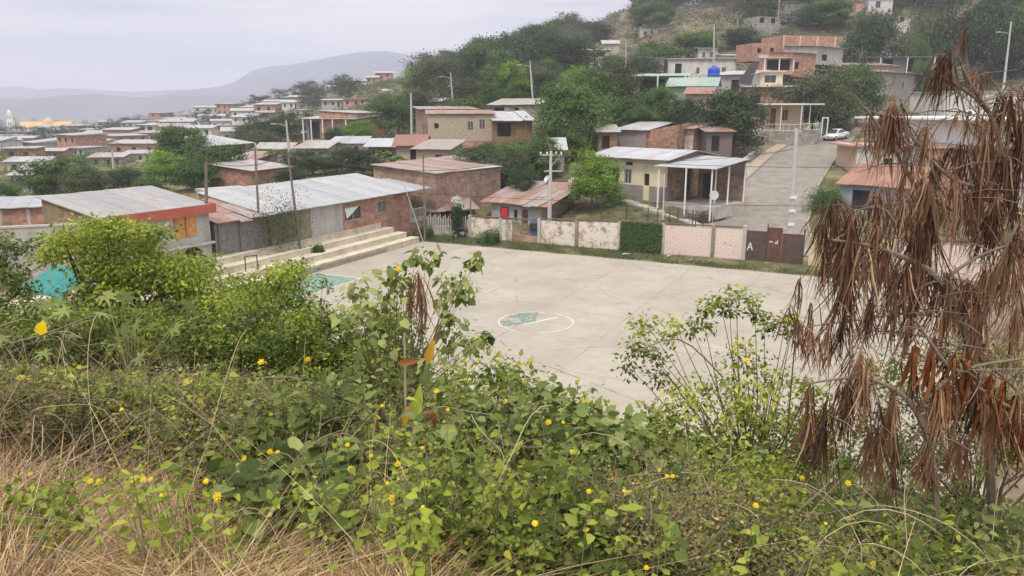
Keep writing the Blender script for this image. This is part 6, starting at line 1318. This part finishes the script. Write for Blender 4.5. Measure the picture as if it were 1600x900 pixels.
shrub('large bushy green shrub in layers in front of the red fascia house', region([(78, 372), (100, 350), (150, 346), (200, 347), (240, 356), (268, 382), (300, 400), (330, 420), (345, 455)], 560, (10.2, 12.8), 210, .32, 1, gap=(40, 128, 408, 470)), (210, 11.5), 190, .062, F_LIME, .35, seed=71, vr=(.0, .72), r_stem=.05, nbr=50)
shrub('dark green shrub at the left edge below the grey yard wall', region([(-60, 372), (0, 366), (30, 385), (45, 440), (110, 490)], 590, (8.5, 10.5), 80, .28, 2, gap=(38, 128, 400, 474)), (20, 9.5), 170, .055, F_BLUEG, .45, seed=72, vr=(.05, .6), nbr=24)
shrub('leafy green shrub hanging over the lower bleachers', region([(345, 440), (372, 424), (410, 416), (445, 405), (468, 420), (480, 455), (500, 500)], 600, (9, 11), 100, .26, 3), (430, 10), 170, .055, F_LIME, .4, seed=73, vr=(.0, .7), nbr=30)
shrub('flat topped hedge like shrub above the weeds left of centre', region([(400, 505), (440, 496), (520, 492), (580, 486), (640, 500)], 615, (7.8, 10), 115, .25, 4), (510, 9.2), 170, .055, F_GREEN, .4, seed=74, vr=(.05, .7), nbr=30)
shrub('shadowy green shrub mass between the big left shrub and the weeds', region([(-60, 500), (60, 492), (200, 480), (330, 478), (420, 500)], 615, (7.4, 9.6), 170, .25, 5), (200, 8.6), 150, .052, F_GREEN, .4, seed=75, vr=(.0, .75), nbr=45)
# open broad leaved vine shrub in the centre
cl = [(665, 408, 6.4, .10), (650, 400, 6.4, .07), (680, 400, 6.4, .07), (735, 412, 6.5, .08), (745, 405, 6.5, .06), (715, 440, 6.5, .11), (700, 450, 6.5, .12), (725, 460, 6.4, .10), (690, 475, 6.4, .12), (712, 500, 6.4, .10), (700, 520, 6.5, .10), (715, 540, 6.5, .07),
      (622, 425, 6.3, .12), (610, 445, 6.3, .12), (630, 455, 6.3, .10), (560, 450, 6.3, .10), (555, 470, 6.3, .15), (580, 480, 6.2, .15), (600, 470, 6.2, .14), (545, 490, 6.2, .12), (590, 510, 6.2, .18), (620, 500, 6.1, .15), (560, 520, 6.1, .18), (640, 520, 6.2, .14), (600, 540, 6.1, .2), (550, 555, 6, .2), (650, 560, 6.1, .15), (585, 575, 6, .2), (620, 580, 6, .2),
      (690, 560, 6, .14), (680, 590, 6, .16), (740, 535, 6.3, .05), (760, 525, 6.3, .05), (540, 590, 5.9, .2), (640, 610, 5.8, .2), (590, 620, 5.8, .2), (700, 610, 5.8, .2)]
shrub('open shrub with large heart shaped leaves in the middle of the slope', cl, (625, 6.0), 15, .070, F_BLUEG, .9, 'heart', seed=76, wr=.85, vr=(.3, 1.0), nbr=37, r_stem=.014, droop=.8)
shrub('small leaved twiggy growth around the large heart shaped leaves', [(a + random.uniform(-14, 14), b_ + random.uniform(-10, 14), y + .3, r_ * 1.2) for a, b_, y, r_ in cl[5:]], (640, 6.3), 42, .036, F_LIME, .8, 'ovate', seed=77, vr=(.2, .9), nbr=25, r_stem=.01)
shrub('bushy leafy shrub against the pale court in the centre', region([(700, 560), (745, 548), (800, 556), (850, 585), (890, 605), (940, 635), (985, 668)], 780, (5.2, 7), 110, .2, 6, .8), (830, 6.2), 75, .05, F_GREEN, .7, 'ovate', seed=78, vr=(.15, .95), nbr=50, r_stem=.02)
shrub('greyish broad leaved shrub at the lower centre', region([(780, 610), (850, 620), (930, 650), (1000, 680)], 800, (4.6, 5.6), 60, .17, 7), (880, 5.0), 36, .075, F_BLUEG, .8, 'heart', seed=79, wr=.85, vr=(.25, .8), nbr=40, r_stem=.016)
cl = [(1150, 462, 7.6, .13), (1125, 470, 7.6, .12), (1172, 470, 7.6, .12), (1180, 490, 7.6, .08), (1105, 480, 7.6, .10), (1140, 485, 7.6, .10), (1100, 505, 7.5, .14), (1082, 515, 7.5, .13), (1055, 508, 7.5, .13), (1045, 525, 7.5, .1), (1010, 505, 7.5, .15), (1000, 520, 7.5, .16), (990, 545, 7.5, .14), (1012, 548, 7.5, .12), (985, 575, 7.5, .14), (1030, 560, 7.5, .12),
      (1228, 500, 7.5, .12), (1210, 515, 7.5, .13), (1195, 505, 7.5, .1), (1235, 520, 7.5, .1), (1240, 500, 7.5, .09), (1165, 540, 7.4, .16), (1150, 560, 7.4, .18), (1140, 590, 7.3, .2), (1180, 570, 7.3, .18), (1200, 600, 7.3, .2), (1230, 590, 7.3, .2), (1110, 600, 7.3, .2), (1080, 620, 7.3, .2), (1050, 610, 7.4, .14), (1030, 590, 7.4, .12)]
cl += region([(1010, 640), (1080, 612), (1200, 590), (1290, 600)], 760, (6, 7.4), 75, .2, 8)
shrub('airy branching green shrub in front of the court at right', cl, (1150, 7.0), 75, .047, F_GREEN, .7, 'ovate', seed=80, vr=(.15, .9), nbr=85, r_stem=.02)
shrub('dark green shrub behind the dead hanging leaves', region([(1280, 580), (1400, 560), (1500, 530), (1560, 540), (1680, 520)], 740, (7.5, 9), 75, .26, 9), (1480, 8.3), 130, .05, F_GREEN, .5, seed=81, vr=(.0, .6), nbr=30)
shrub('low lime coloured bush at the lower right of centre', region([(1080, 700), (1150, 690), (1240, 700)], 860, (3.8, 4.6), 34, .13, 10), (1160, 4.2), 45, .034, F_LIME, .7, 'ovate', seed=82, vr=(.2, .8), nbr=20, r_stem=.008)
# young sprout against teal paint
shrub('thin upright sprout with whorls of small leaves against the teal paint', [(505, 437, 9, .10), (512, 450, 9, .06), (508, 475, 9, .09), (510, 490, 9, .06)], (510, 8.9), 26, .07, F_BLUEG, .4, seed=83, wr=.28, vr=(0, .4), nbr=4, r_stem=.014)
for k_, (px, py, lab) in enumerate(((70, 775, 'low leafy clump in the straw at the far left'), (200, 765, 'low leafy clump in the straw under a row of yellow flowers'), (330, 790, 'low leafy clump in the straw right of the flower row'), (450, 800, 'leafy clump where straw meets green undergrowth'), (100, 835, 'tiny green clump in the brown litter at the lower left'))):
    Y = ysurf(px, py, .35); shrub(lab, [(px + random.uniform(-55, 55) * (1 if k_ < 4 else .4), py + random.uniform(-22, 30), Y + random.uniform(-.2, .25), .10) for _ in range(13 if k_ < 4 else 5)], (px, Y), 20, .045, F_LIME, .6, 'ovate', seed=600 + k_, vr=(.1, 1.), nbr=12, r_stem=.004, stemmat=F_STEM)
# castor plants with star shaped leaves
for k, (px, py, Y, sc, n_, lab) in enumerate(((195, 505, 7.0, .17, 12, 'castor plant with pale star shaped leaves below the big left shrub'), (85, 500, 7.4, .15, 10, 'castor plant with star shaped leaves near the left edge'), (20, 560, 7, .15, 8, 'low castor plant in the weeds at the left edge'), (310, 560, 7.5, .12, 8, 'smaller castor plant right of the pale one'), (730, 640, 5.2, .10, 8, 'castor seedling among the centre leaves'))):
    r = np.random.default_rng(90 + k); c = arr(at(px, py, Y)); B = np.array([c[0], Y, tz1(c[0], Y) - .05]); o = thing('castor_plant', lab, 'plant', B); P = c - B + r.normal(size=(n_, 3)) * np.array([.28, .2, .16]); a = r.uniform(0, 6.283, n_)
    leaves_np(P, np.stack([np.cos(a), np.sin(a), -.25 + 0 * a], -1), r.normal(size=(n_, 3)) * .25 + [0, -.45, .8], np.full(n_, sc) * r.uniform(.7, 1.2, n_), np.full(n_, sc), r.uniform(.3, 1, n_), 'leaves', F_BLUEG, o, 'palmate')
    m = MB()
    for q in P: m.tube([(0, 0, 0), (q[0] * .3, q[1] * .3, q[2] * .6), tuple(q)], [.014, .01, .004], 5)
    m.build('stems', [F_STEM], o)
# ---- hanging dried leaves
def hang(r, top, L_, wd, n, w0=(.006, .016), K=8, spread=.35):
    """ribbons falling from top: returns verts, quads, v"""
    a = r.uniform(0, 6.283, n); t = np.linspace(0, 1, K)[None]; ln_ = L_ * r.uniform(.55, 1.1, n)[:, None]; so = wd * r.uniform(.1, 1, n)[:, None]
    f = np.sqrt(t) * .8 + .2 * t; bend = r.normal(size=(n, 1)) * .20 * t * t * ln_; wob = np.sin(t * r.uniform(3, 8, (n, 1)) + r.uniform(0, 6, (n, 1))) * .02 * t
    x = np.cos(a)[:, None] * so * f + bend + wob; y = np.sin(a)[:, None] * so * f + wob; z = -ln_ * (t ** 1.15) + .25 * so * np.sin(np.pi * np.minimum(t * 2.2, 1)) + r.normal(size=(n, 1)) * L_ * .08
    P = np.stack([x, y, z], -1) + top; ww = r.uniform(*w0, n)[:, None] * (np.sin(np.pi * (t * .92 + .06)) ** .7); b_ = r.uniform(0, 3.14, n)[:, None] + t * r.uniform(-1.5, 1.5, (n, 1))
    s = np.stack([np.cos(b_), np.sin(b_), .15 * np.sin(b_ * 3)], -1) * ww[..., None] / 2
    Vv = np.stack([P - s, P + s], 2).reshape(n, -1, 3); q = np.array([[2 * k, 2 * k + 1, 2 * k + 3, 2 * k + 2] for k in range(K - 1)])
    return Vv, q, 2 * K
def bunches(name, lst, mat, parent, seed, dens=1.25, w0=(.0035, .0115)):
    r = np.random.default_rng(seed); VV, QQ, AA = [], [], []; nb = 0
    for top, L_, wd, n in lst:
        n = max(5, int(n * dens)); wd = wd * r.uniform(.6, 1.5); L_ = L_ * r.uniform(.75, 1.15); Vv, q, k = hang(r, np.asarray(top), L_, wd, n, w0); VV.append(Vv.reshape(-1, 3)); QQ.append((q[None] + (nb + np.arange(n) * k)[:, None, None]).reshape(-1, 4)); nb += n * k
        AA.append(np.repeat(np.clip(r.uniform(.15, .75) + r.normal(size=n) * .2, 0, 1), k))
    return mk_np(name, np.concatenate(VV), np.concatenate(QQ), mats=[mat], parent=parent, att=np.concatenate(AA))
def polytube(m, pts, r0, r1, n=6, base=None):
    P = [Vector(arr(at(*p)) - (base if base is not None else 0)) for p in pts]; Q = []
    for i in range(len(P) - 1):
        for k in range(4):
            t = k / 4; p0 = P[max(i - 1, 0)]; p1 = P[i]; p2 = P[i + 1]; p3 = P[min(i + 2, len(P) - 1)]
            Q.append(.5 * ((2 * p1) + (p2 - p0) * t + (2 * p0 - 5 * p1 + 4 * p2 - p3) * t * t + (3 * p1 - p0 - 3 * p2 + p3) * t ** 3))
    Q.append(P[-1]); m.tube(Q, [r0 + (r1 - r0) * i / (len(Q) - 1) for i in range(len(Q))], n)
def dead(label, base, branches, bl, seed, mats=(None,), name='dead_shrub', rust=()):
    bx = atz(base[0], base[1], 8).x; B = np.array([bx, base[1], tz1(bx, base[1]) - .05]); o = thing(name, label, 'dead shrub', B); m = MB()
    for pts, r0, r1 in branches: polytube(m, pts, r0, r1, 6, B)
    m.build('branches', [F_TWIG], o)
    L_ = [(arr(at(a, t, y)) - B, (b_ - t) / F * y * 1.02, wd / F * y, n) for a, t, b_, y, wd, n in bl]
    bunches('dried_leaves', L_, F_BROWN, o, seed)
    r = np.random.default_rng(seed + 5); ex = []; tws = []
    for pts, r0, r1 in branches:
        Q_ = np.array([arr(at(*p)) for p in pts]) - B
        for i in range(len(Q_) - 1):
            if i == 0 and len(Q_) > 4: continue
            sl_ = np.linalg.norm(Q_[i + 1] - Q_[i])
            for k in range(int(sl_ * 20)):
                p = Q_[i] + (Q_[i + 1] - Q_[i]) * r.random(); dv = r.normal(size=3) * np.array([.16, .12, .12]); e = p + dv + [0, 0, .03]
                tws.append(np.stack([p, p + dv * .5 + [0, 0, .04], e])); 
                if r.random() < .26: ex.append((e, r.uniform(.08, .30), r.uniform(.02, .06), int(r.uniform(4, 13))))
    bunches('dried_leaves', ex, F_BROWN, o, seed + 9, w0=(.004, .013)); tubes(np.array(tws), np.array([[.005, .0035, .002]]), 'twigs', F_TWIG, o)
    if rust: bunches('orange_dried_leaves', [(arr(at(a, t, y)) - B, (b_ - t) / F * y, wd / F * y, n) for a, t, b_, y, wd, n in rust], F_RUSTL, o, seed + 1, w0=(.014, .03), dens=1.8)
    return o
gz = lambda px, Y: proj(atz(px, Y, 5).x, Y, tz1(atz(px, Y, 5).x, Y))[1] + 8
br = [([(1640, gz(1640, 5.2), 5.2), (1618, 640, 5.1), (1596, 430, 5.0), (1575, 300, 4.9), (1545, 175, 4.9), (1455, 110, 4.9)]  , .034, .008),
      ([(1590, 400, 5.0), (1520, 345, 4.9), (1440, 300, 4.8), (1395, 230, 4.8), (1352, 168, 4.8)], .015, .007),
      ([(1575, 300, 4.9), (1500, 285, 4.8), (1450, 245, 4.8), (1418, 205, 4.8)], .014, .006), ([(1600, 330, 5.0), (1540, 312, 4.9), (1470, 305, 4.8), (1400, 318, 4.7), (1330, 330, 4.7)], .014, .006),
      ([(1545, 175, 4.9), (1510, 120, 4.8), (1495, 80, 4.8)], .012, .005), ([(1600, 260, 5.0), (1590, 200, 4.9), (1555, 130, 4.9)], .014, .006), ([(1470, 300, 4.8), (1425, 200, 4.8), (1352, 172, 4.8)], .007, .003),
      ([(1455, 110, 4.9), (1478, 85, 4.9)], .010, .006), ([(1640, 130, 4.9), (1560, 180, 4.9), (1520, 210, 4.9), (1490, 95, 4.9)], .008, .004)]
bl = [(1478, 88, 180, 4.9, 26, 36), (1470, 100, 160, 4.9, 22, 26), (1395, 168, 290, 4.8, 38, 58), (1400, 175, 270, 4.8, 30, 44), (1448, 195, 285, 4.8, 24, 26), (1360, 180, 290, 4.8, 16, 12), (1375, 300, 430, 4.7, 40, 46), (1420, 250, 340, 4.8, 30, 30), (1500, 230, 330, 4.9, 40, 50), (1540, 190, 300, 4.9, 40, 46), (1580, 150, 260, 4.9, 46, 60), (1565, 250, 370, 4.9, 46, 60), (1600, 190, 330, 4.9, 46, 60), (1600, 300, 420, 4.9, 50, 50),
      (1335, 330, 450, 4.7, 34, 44), (1300, 322, 400, 4.7, 40, 44), (1310, 340, 470, 4.7, 28, 30), (1410, 300, 420, 4.7, 36, 40), (1450, 290, 400, 4.7, 40, 50), (1490, 290, 430, 4.7, 40, 50), (1530, 280, 420, 4.8, 40, 50), (1455, 330, 480, 4.7, 36, 50), (1550, 330, 470, 4.8, 46, 55)]
dead('tall dead shrub with brown leaf bunches hanging from bare branches at the right edge', (1640, 5.2), br, bl, 201)
br = [([(1560, gz(1560, 4.7), 4.7), (1545, 700, 4.65), (1520, 560, 4.6), (1470, 440, 4.6), (1380, 390, 4.6), (1300, 375, 4.6)], .035, .008), ([(1520, 560, 4.6), (1560, 420, 4.6), (1590, 350, 4.6)], .02, .008), ([(1500, 500, 4.6), (1420, 490, 4.6), (1340, 500, 4.6), (1250, 512, 4.6)], .012, .004), ([(1470, 440, 4.6), (1530, 400, 4.6), (1600, 375, 4.6)], .012, .006),
      ([(1620, 640, 4.7), (1530, 560, 4.65), (1440, 525, 4.6), (1330, 515, 4.6)], .010, .004), ([(1380, 390, 4.6), (1330, 420, 4.6), (1305, 470, 4.6)], .008, .003)]
bl = [(1285, 350, 420, 4.6, 24, 30), (1330, 345, 440, 4.6, 30, 36), (1370, 350, 450, 4.6, 30, 36), (1440, 350, 460, 4.6, 30, 36), (1425, 470, 580, 4.6, 30, 40), (1360, 470, 560, 4.6, 26, 34), (1290, 378, 480, 4.6, 22, 26), (1320, 385, 500, 4.6, 34, 56), (1350, 392, 520, 4.6, 30, 46), (1325, 430, 560, 4.6, 30, 60), (1380, 392, 500, 4.6, 34, 46), (1415, 410, 540, 4.6, 30, 46), (1400, 430, 590, 4.6, 26, 36), (1440, 415, 520, 4.6, 34, 46), (1475, 430, 560, 4.6, 34, 56), (1480, 450, 600, 4.6, 26, 40), (1510, 440, 550, 4.6, 34, 46), (1540, 420, 540, 4.6, 34, 46), (1575, 400, 540, 4.6, 40, 60), (1595, 360, 500, 4.6, 46, 60), (1530, 490, 600, 4.6, 34, 50), (1590, 480, 600, 4.6, 30, 40),
      (1250, 508, 575, 4.6, 16, 20), (1268, 510, 590, 4.6, 20, 26), (1295, 512, 620, 4.6, 24, 34), (1315, 508, 590, 4.6, 20, 26), (1345, 555, 640, 4.6, 40, 44)]
dead('tangled dead shrub with dense brown hanging leaves in front of the right wall', (1560, 4.7), br, bl, 211)
br = [([(1470, gz(1470, 4.3), 4.3), (1460, 740, 4.3), (1430, 640, 4.3), (1380, 600, 4.3), (1330, 590, 4.3), (1260, 600, 4.3)], .025, .006), ([(1430, 640, 4.3), (1500, 580, 4.3), (1600, 560, 4.3)], .014, .006), ([(1330, 590, 4.3), (1310, 640, 4.3), (1290, 650, 4.3)], .006, .003), ([(1430, 500, 4.3), (1480, 570, 4.3), (1520, 600, 4.3), (1600, 650, 4.3)], .010, .010)]
bl = [(1268, 650, 760, 4.3, 26, 46), (1290, 645, 790, 4.3, 26, 50), (1265, 600, 700, 4.3, 20, 26), (1320, 600, 700, 4.3, 34, 46), (1350, 590, 720, 4.3, 36, 60), (1370, 680, 800, 4.3, 28, 60), (1395, 620, 740, 4.3, 30, 46), (1345, 560, 650, 4.3, 30, 36), (1400, 700, 810, 4.3, 16, 26), (1465, 610, 760, 4.3, 24, 46), (1450, 700, 812, 4.3, 22, 60), (1490, 600, 720, 4.3, 30, 46), (1530, 610, 740, 4.3, 30, 46), (1500, 690, 800, 4.3, 34, 46), (1560, 640, 780, 4.3, 26, 40), (1590, 620, 720, 4.3, 26, 30), (1430, 585, 660, 4.3, 20, 26)]
ru = [(1430, 545, 620, 4.3, 16, 6), (1455, 550, 625, 4.3, 20, 7), (1490, 560, 640, 4.3, 30, 10), (1515, 570, 660, 4.3, 30, 10), (1550, 590, 680, 4.3, 30, 10), (1585, 620, 740, 4.3, 24, 10), (1570, 600, 730, 4.3, 20, 8), (1600, 660, 780, 4.3, 24, 8), (1480, 590, 660, 4.3, 20, 6), (1535, 640, 700, 4.3, 24, 6)]
dead('low dead shrub with rust orange leaves at the lower right', (1470, 4.3), br, bl, 221, rust=ru)
# smaller hanging bunches in the undergrowth
for k, (px, t, b_, Y, wd, n, lab) in enumerate([(655, 432, 545, 6.0, 16, 34, 'long reddish brown dried leaf bunch against the court'), (640, 460, 520, 6.0, 18, 14, 'thin dried leaves left of the long reddish bunch'), (594, 642, 705, 4.6, 14, 26, 'tan dried leaf bunch in the centre undergrowth'), (580, 705, 760, 4.4, 8, 14, 'narrow tan dried bunch under the bigger tan one'), (705, 685, 730, 4.6, 12, 22, 'dark striped dried bunch on the horizontal branch'), (131, 588, 635, 5.6, 14, 22, 'orange brown dried leaves at the left in the weeds'),
     (232, 592, 640, 5.8, 8, 16, 'dried leaf bunch in the weeds, left of a pair'), (258, 594, 625, 5.8, 8, 12, 'dried leaf bunch in the weeds, right of a pair'), (104, 638, 670, 5.4, 10, 10, 'short dried leaves below the orange brown ones'), (245, 625, 652, 5.6, 8, 10, 'small dried leaves under the weed bunches'), (1250, 440, 500, 4.7, 10, 14, 'thin dried leaves hanging before the gate corner')]):
    c = arr(at(px, t, Y)); g0 = tz1(c[0], Y) - c[2]; o = thing('dried_leaf_bunch', lab, 'dried leaves', c); m = MB(); m.tube([(.05, .05, g0 - .03), (.02, .04, g0 * .5), (0, 0, .01)], [.008, .006, .003], 5); m.build('stalk', [F_TWIGD], o)
    bunches('leaves', [((0, 0, 0), (b_ - t) / F * Y, wd / F * Y, n)], F_BROWN, o, 300 + k, w0=(.006, .014))
# long arching coloured blades in the centre
o = None
for k, (px, py, Y, ln_, a_, mt, lab) in enumerate([(652, 628, 4.5, .24, 80, F_LIME, 'long curved green blade leaf in the centre'), (640, 645, 4.5, .20, 60, F_ORL, 'orange blade leaf crossing behind the long green one'), (674, 650, 4.5, .17, 105, F_RUSTL, 'rust brown pointed leaf right of the long green blade'), (672, 548, 5.0, .20, 75, F_ORL, 'upright orange blade leaf above the green one'), (640, 565, 5.0, .17, 8, F_RUSTL, 'curled rust brown leaf lying sideways over the pale court'), (965, 742, 4.0, .09, 20, F_ORL, 'round orange dead leaf at the end of a bent twig'), (465, 832, 3.4, .07, 100, F_ORL, 'orange yellow leaf low in the centre left'), (65, 512, 7.0, .15, 80, F_YEL, 'bright yellow leaf on the shrub at the left edge'), (10, 655, 5, .12, 30, F_ORL, 'pale orange dead leaf at the left edge')]):
    c = arr(at(px, py, Y)); a = R(a_); g0 = tz1(c[0], Y); o = thing('single_leaf', lab, 'leaf', c); d = np.array([[math.cos(a), .15, math.sin(a)]]); st = -d[0] * ln_ * .5
    leaves_np(np.array([st]), d, np.array([[.2, -1, .35]]), np.array([ln_]), np.array([ln_ * (.32 if k < 5 else .8)]), np.array([.6]), 'blade', mt, o, 'ovate')
    m = MB(); m.tube([(st[0] + .04, .08, g0 - c[2] - .02), (st[0] + .03, .05, (g0 - c[2]) * .5), tuple(st)], [.006, .004, .002], 4); m.build('stalk', [F_STEM], o)
# yellow flowers on leafy stems
FL = [(725, 590, 1.3), (340, 776, 1.5), (383, 718, 1.1), (422, 706, 1.0), (434, 707, .8), (142, 752, 1.0), (154, 751, .8), (208, 750, 1.0), (224, 750, 1.0), (236, 749, .8), (322, 752, 1.0), (252, 774, .7), (612, 778, 1.1), (622, 725, 1.1), (548, 733, 1.1), (408, 566, 1.1), (481, 562, 1.0), (683, 611, .9), (920, 768, .9), (836, 818, 1.1), (1167, 563, 1.0), (1253, 747, .9), (1325, 755, 1.0), (1181, 790, 1.0), (1213, 727, .8), (1042, 744, .7), (1051, 744, .7), (1010, 887, .9), (857, 660, 1.0), (543, 695, .8),
      (597, 634, .6), (660, 700, .7), (790, 627, .8), (688, 566, .6), (1126, 670, .8), (1073, 669, .7), (623, 420, .9), (605, 755, .6), (661, 792, .6), (975, 767, .6), (1030, 735, .6), (880, 660, .6), (1290, 818, .6), (190, 640, .7), (700, 640, .6), (580, 712, .7)]
for k, (px, py, sc) in enumerate(FL):
    Y = ysurf(px, py, .62 if (px < 480 and py > 690) else .95) if py > 600 else (6.1 if px < 760 else 7.0); c = arr(at(px, py, Y)); B = np.array([c[0] + random.uniform(-.06, .06), Y + .03, tz1(c[0], Y) - .03]); r = np.random.default_rng(400 + k)
    where = 'left' if px < 480 else 'centre' if px < 950 else 'right'
    o = thing('yellow_flower', 'yellow flower on a thin leafy stem in the ' + {'left': 'straw and weeds at the left', 'centre': 'green undergrowth of the centre', 'right': 'mixed undergrowth at the right'}[where], 'flower', B, 0, 'yellow flowers of the ' + where); t_ = c - B; s_ = .019 * sc * Y / 3.6
    m = MB(); m.tube([(0, 0, 0), (t_[0] * .4, t_[1] * .4 + .02, t_[2] * .55), tuple(t_)], [.003, .0022, .0013], 4); m.build('stem', [F_STEM], o)
    leaves_np(np.array([t_, t_ + [0, 0, s_ * .25]]), np.array([[1, 0, .1], [.7, .7, 0]]), np.array([[.1, -.6, .8], [0, -.5, .9]]), np.array([s_, s_ * .65]), np.array([s_, s_ * .65]), r.uniform(0, 1, 2), 'blossom', F_YEL, o, 'petal')
    n = 14 if (px < 480 and py > 690) else 7; tt = r.uniform(.55, .97, n); P = np.outer(tt, t_); a = r.uniform(0, 6.283, n); P = P + r.normal(size=(n, 3)) * (.05 if n > 7 else .02) * np.array([1, 1, .3]); leaves_np(P, np.stack([np.cos(a), np.sin(a), r.uniform(-.3, .4, n)], -1), r.normal(size=(n, 3)) * .3 + [0, -.3, .9], r.uniform(.03, .06, n), r.uniform(.02, .035, n), r.uniform(.2, .8, n), 'leaves', F_LIME, o, 'ovate')
# bare twigs
TW = [([(-20, 545, 7), (60, 525, 7), (120, 503, 7), (185, 478, 7)], .014, .005, 'pale bare branch sweeping up at the left edge'), ([(0, 522, 7), (25, 500, 7), (32, 485, 7)], .008, .003, 'short pale twig above the sweeping left branch'),
      ([(395, 592, 5.6), (455, 590, 5.4), (520, 615, 5.2), (575, 640, 5.0), (625, 690, 4.8)], .010, .006, 'long grey branch arching down through the centre leaves'), ([(632, 520, 5.5), (634, 700, 4.9), (628, 900, 4)], .010, .012, 'upright grey stem in the centre'), ([(655, 705, 4.6), (700, 706, 4.6), (765, 710, 4.5), (800, 695, 4.5)], .008, .006, 'horizontal dark twig at mid height'), ([(800, 590, 5), (790, 640, 4.8), (778, 720, 4.5), (770, 790, 4.3)], .005, .009, 'dark forked stem right of the centre'),
      ([(1108, 683, 4.6), (1150, 730, 4.2), (1200, 800, 3.9), (1255, 895, 3.5)], .006, .010, 'grey diagonal stick in the lower right'), ([(1145, 640, 5), (1141, 720, 4.7), (1138, 770, 4.5)], .004, .006, 'slim pale upright stalk right of centre'), ([(908, 712, 4), (925, 790, 3.7), (945, 890, 3.3)], .003, .005, 'thin straw stalk beside a yellow flower'), ([(957, 752, 4), (958, 820, 3.7), (962, 890, 3.4)], .003, .005, 'straight straw stalk under the round orange leaf'), ([(925, 752, 4), (945, 748, 4), (968, 745, 4)], .005, .003, 'short bent twig holding the round orange leaf'),
      ([(1210, 850, 3.8), (1240, 805, 3.9), (1290, 760, 4), (1300, 735, 4), (1320, 700, 4)], .007, .003, 'pale forked twig under the dead hanging leaves'), ([(1245, 800, 3.9), (1290, 802, 3.9), (1345, 790, 4)], .005, .003, 'side twig running right from the pale forked twig'), ([(20, 900, 2.6), (60, 850, 2.8), (82, 800, 3)], .005, .004, 'thick straw leaning right in the lower left corner'), ([(80, 900, 2.6), (100, 850, 2.8), (125, 830, 2.8)], .005, .003, 'bent straw in the lower left'),
      ([(500, 880, 2.9), (440, 845, 3), (380, 838, 3), (360, 845, 3)], .004, .003, 'arching dry straw low in the centre left'), ([(555, 790, 3.8), (585, 735, 4), (590, 690, 4.2), (640, 640, 4.4)], .005, .003, 'curving pale vine stem in the centre left'), ([(505, 650, 4.8), (508, 720, 4.5), (510, 800, 4.1)], .003, .006, 'dark upright weed stem left of centre'), ([(975, 560, 6.5), (1060, 530, 6.8), (1130, 590, 7)], .006, .008, 'thin branch over the pale court right of centre')]
for pts, r0, r1, lab in TW:
    m = MB(); polytube(m, pts, r0, r1, 5); tag(m.build('bare_twig', [F_TWIG if 'dark' not in lab else F_TWIGD]), lab, 'twig')

# tangled dry vines lying through the undergrowth
r = np.random.default_rng(77); n = 420; px = r.uniform(-60, 1660, n); Y = np.exp(r.uniform(math.log(2.9), math.log(9), n)); X = (px - 800) / F * Y * 1.05; z = tz(X, Y) + r.uniform(.2, .95, n); a = r.uniform(0, 6.283, n); L_ = r.uniform(.25, .9, n) * np.sqrt(Y / 3.5); K = 9
pts = []
for k in range(K):
    t = k / (K - 1) - .5; pts.append(np.stack([X + np.cos(a) * L_ * t + .03 * np.sin(k * .6 + px), Y + np.sin(a) * L_ * t + .03 * np.cos(k * .7 + px), z + L_ * (r.uniform(-.1, .9, n) if k == 0 else slope) * t - L_ * .5 * t * t * 2 + .015 * np.sin(k * .9 + px)], -1))
    if k == 0: slope = r.normal(size=n) * .6
h_ = n // 2; pts = np.stack(pts, 1)
tag(tubes(pts[:h_], np.full((1, K), .0024), 'dry_vines', plain('vine_tan', (.42, .34, .22), .9, .2, 8)), kind='stuff'); tag(tubes(pts[h_:], np.full((1, K), .0026), 'dry_vines', F_TWIG), kind='stuff')
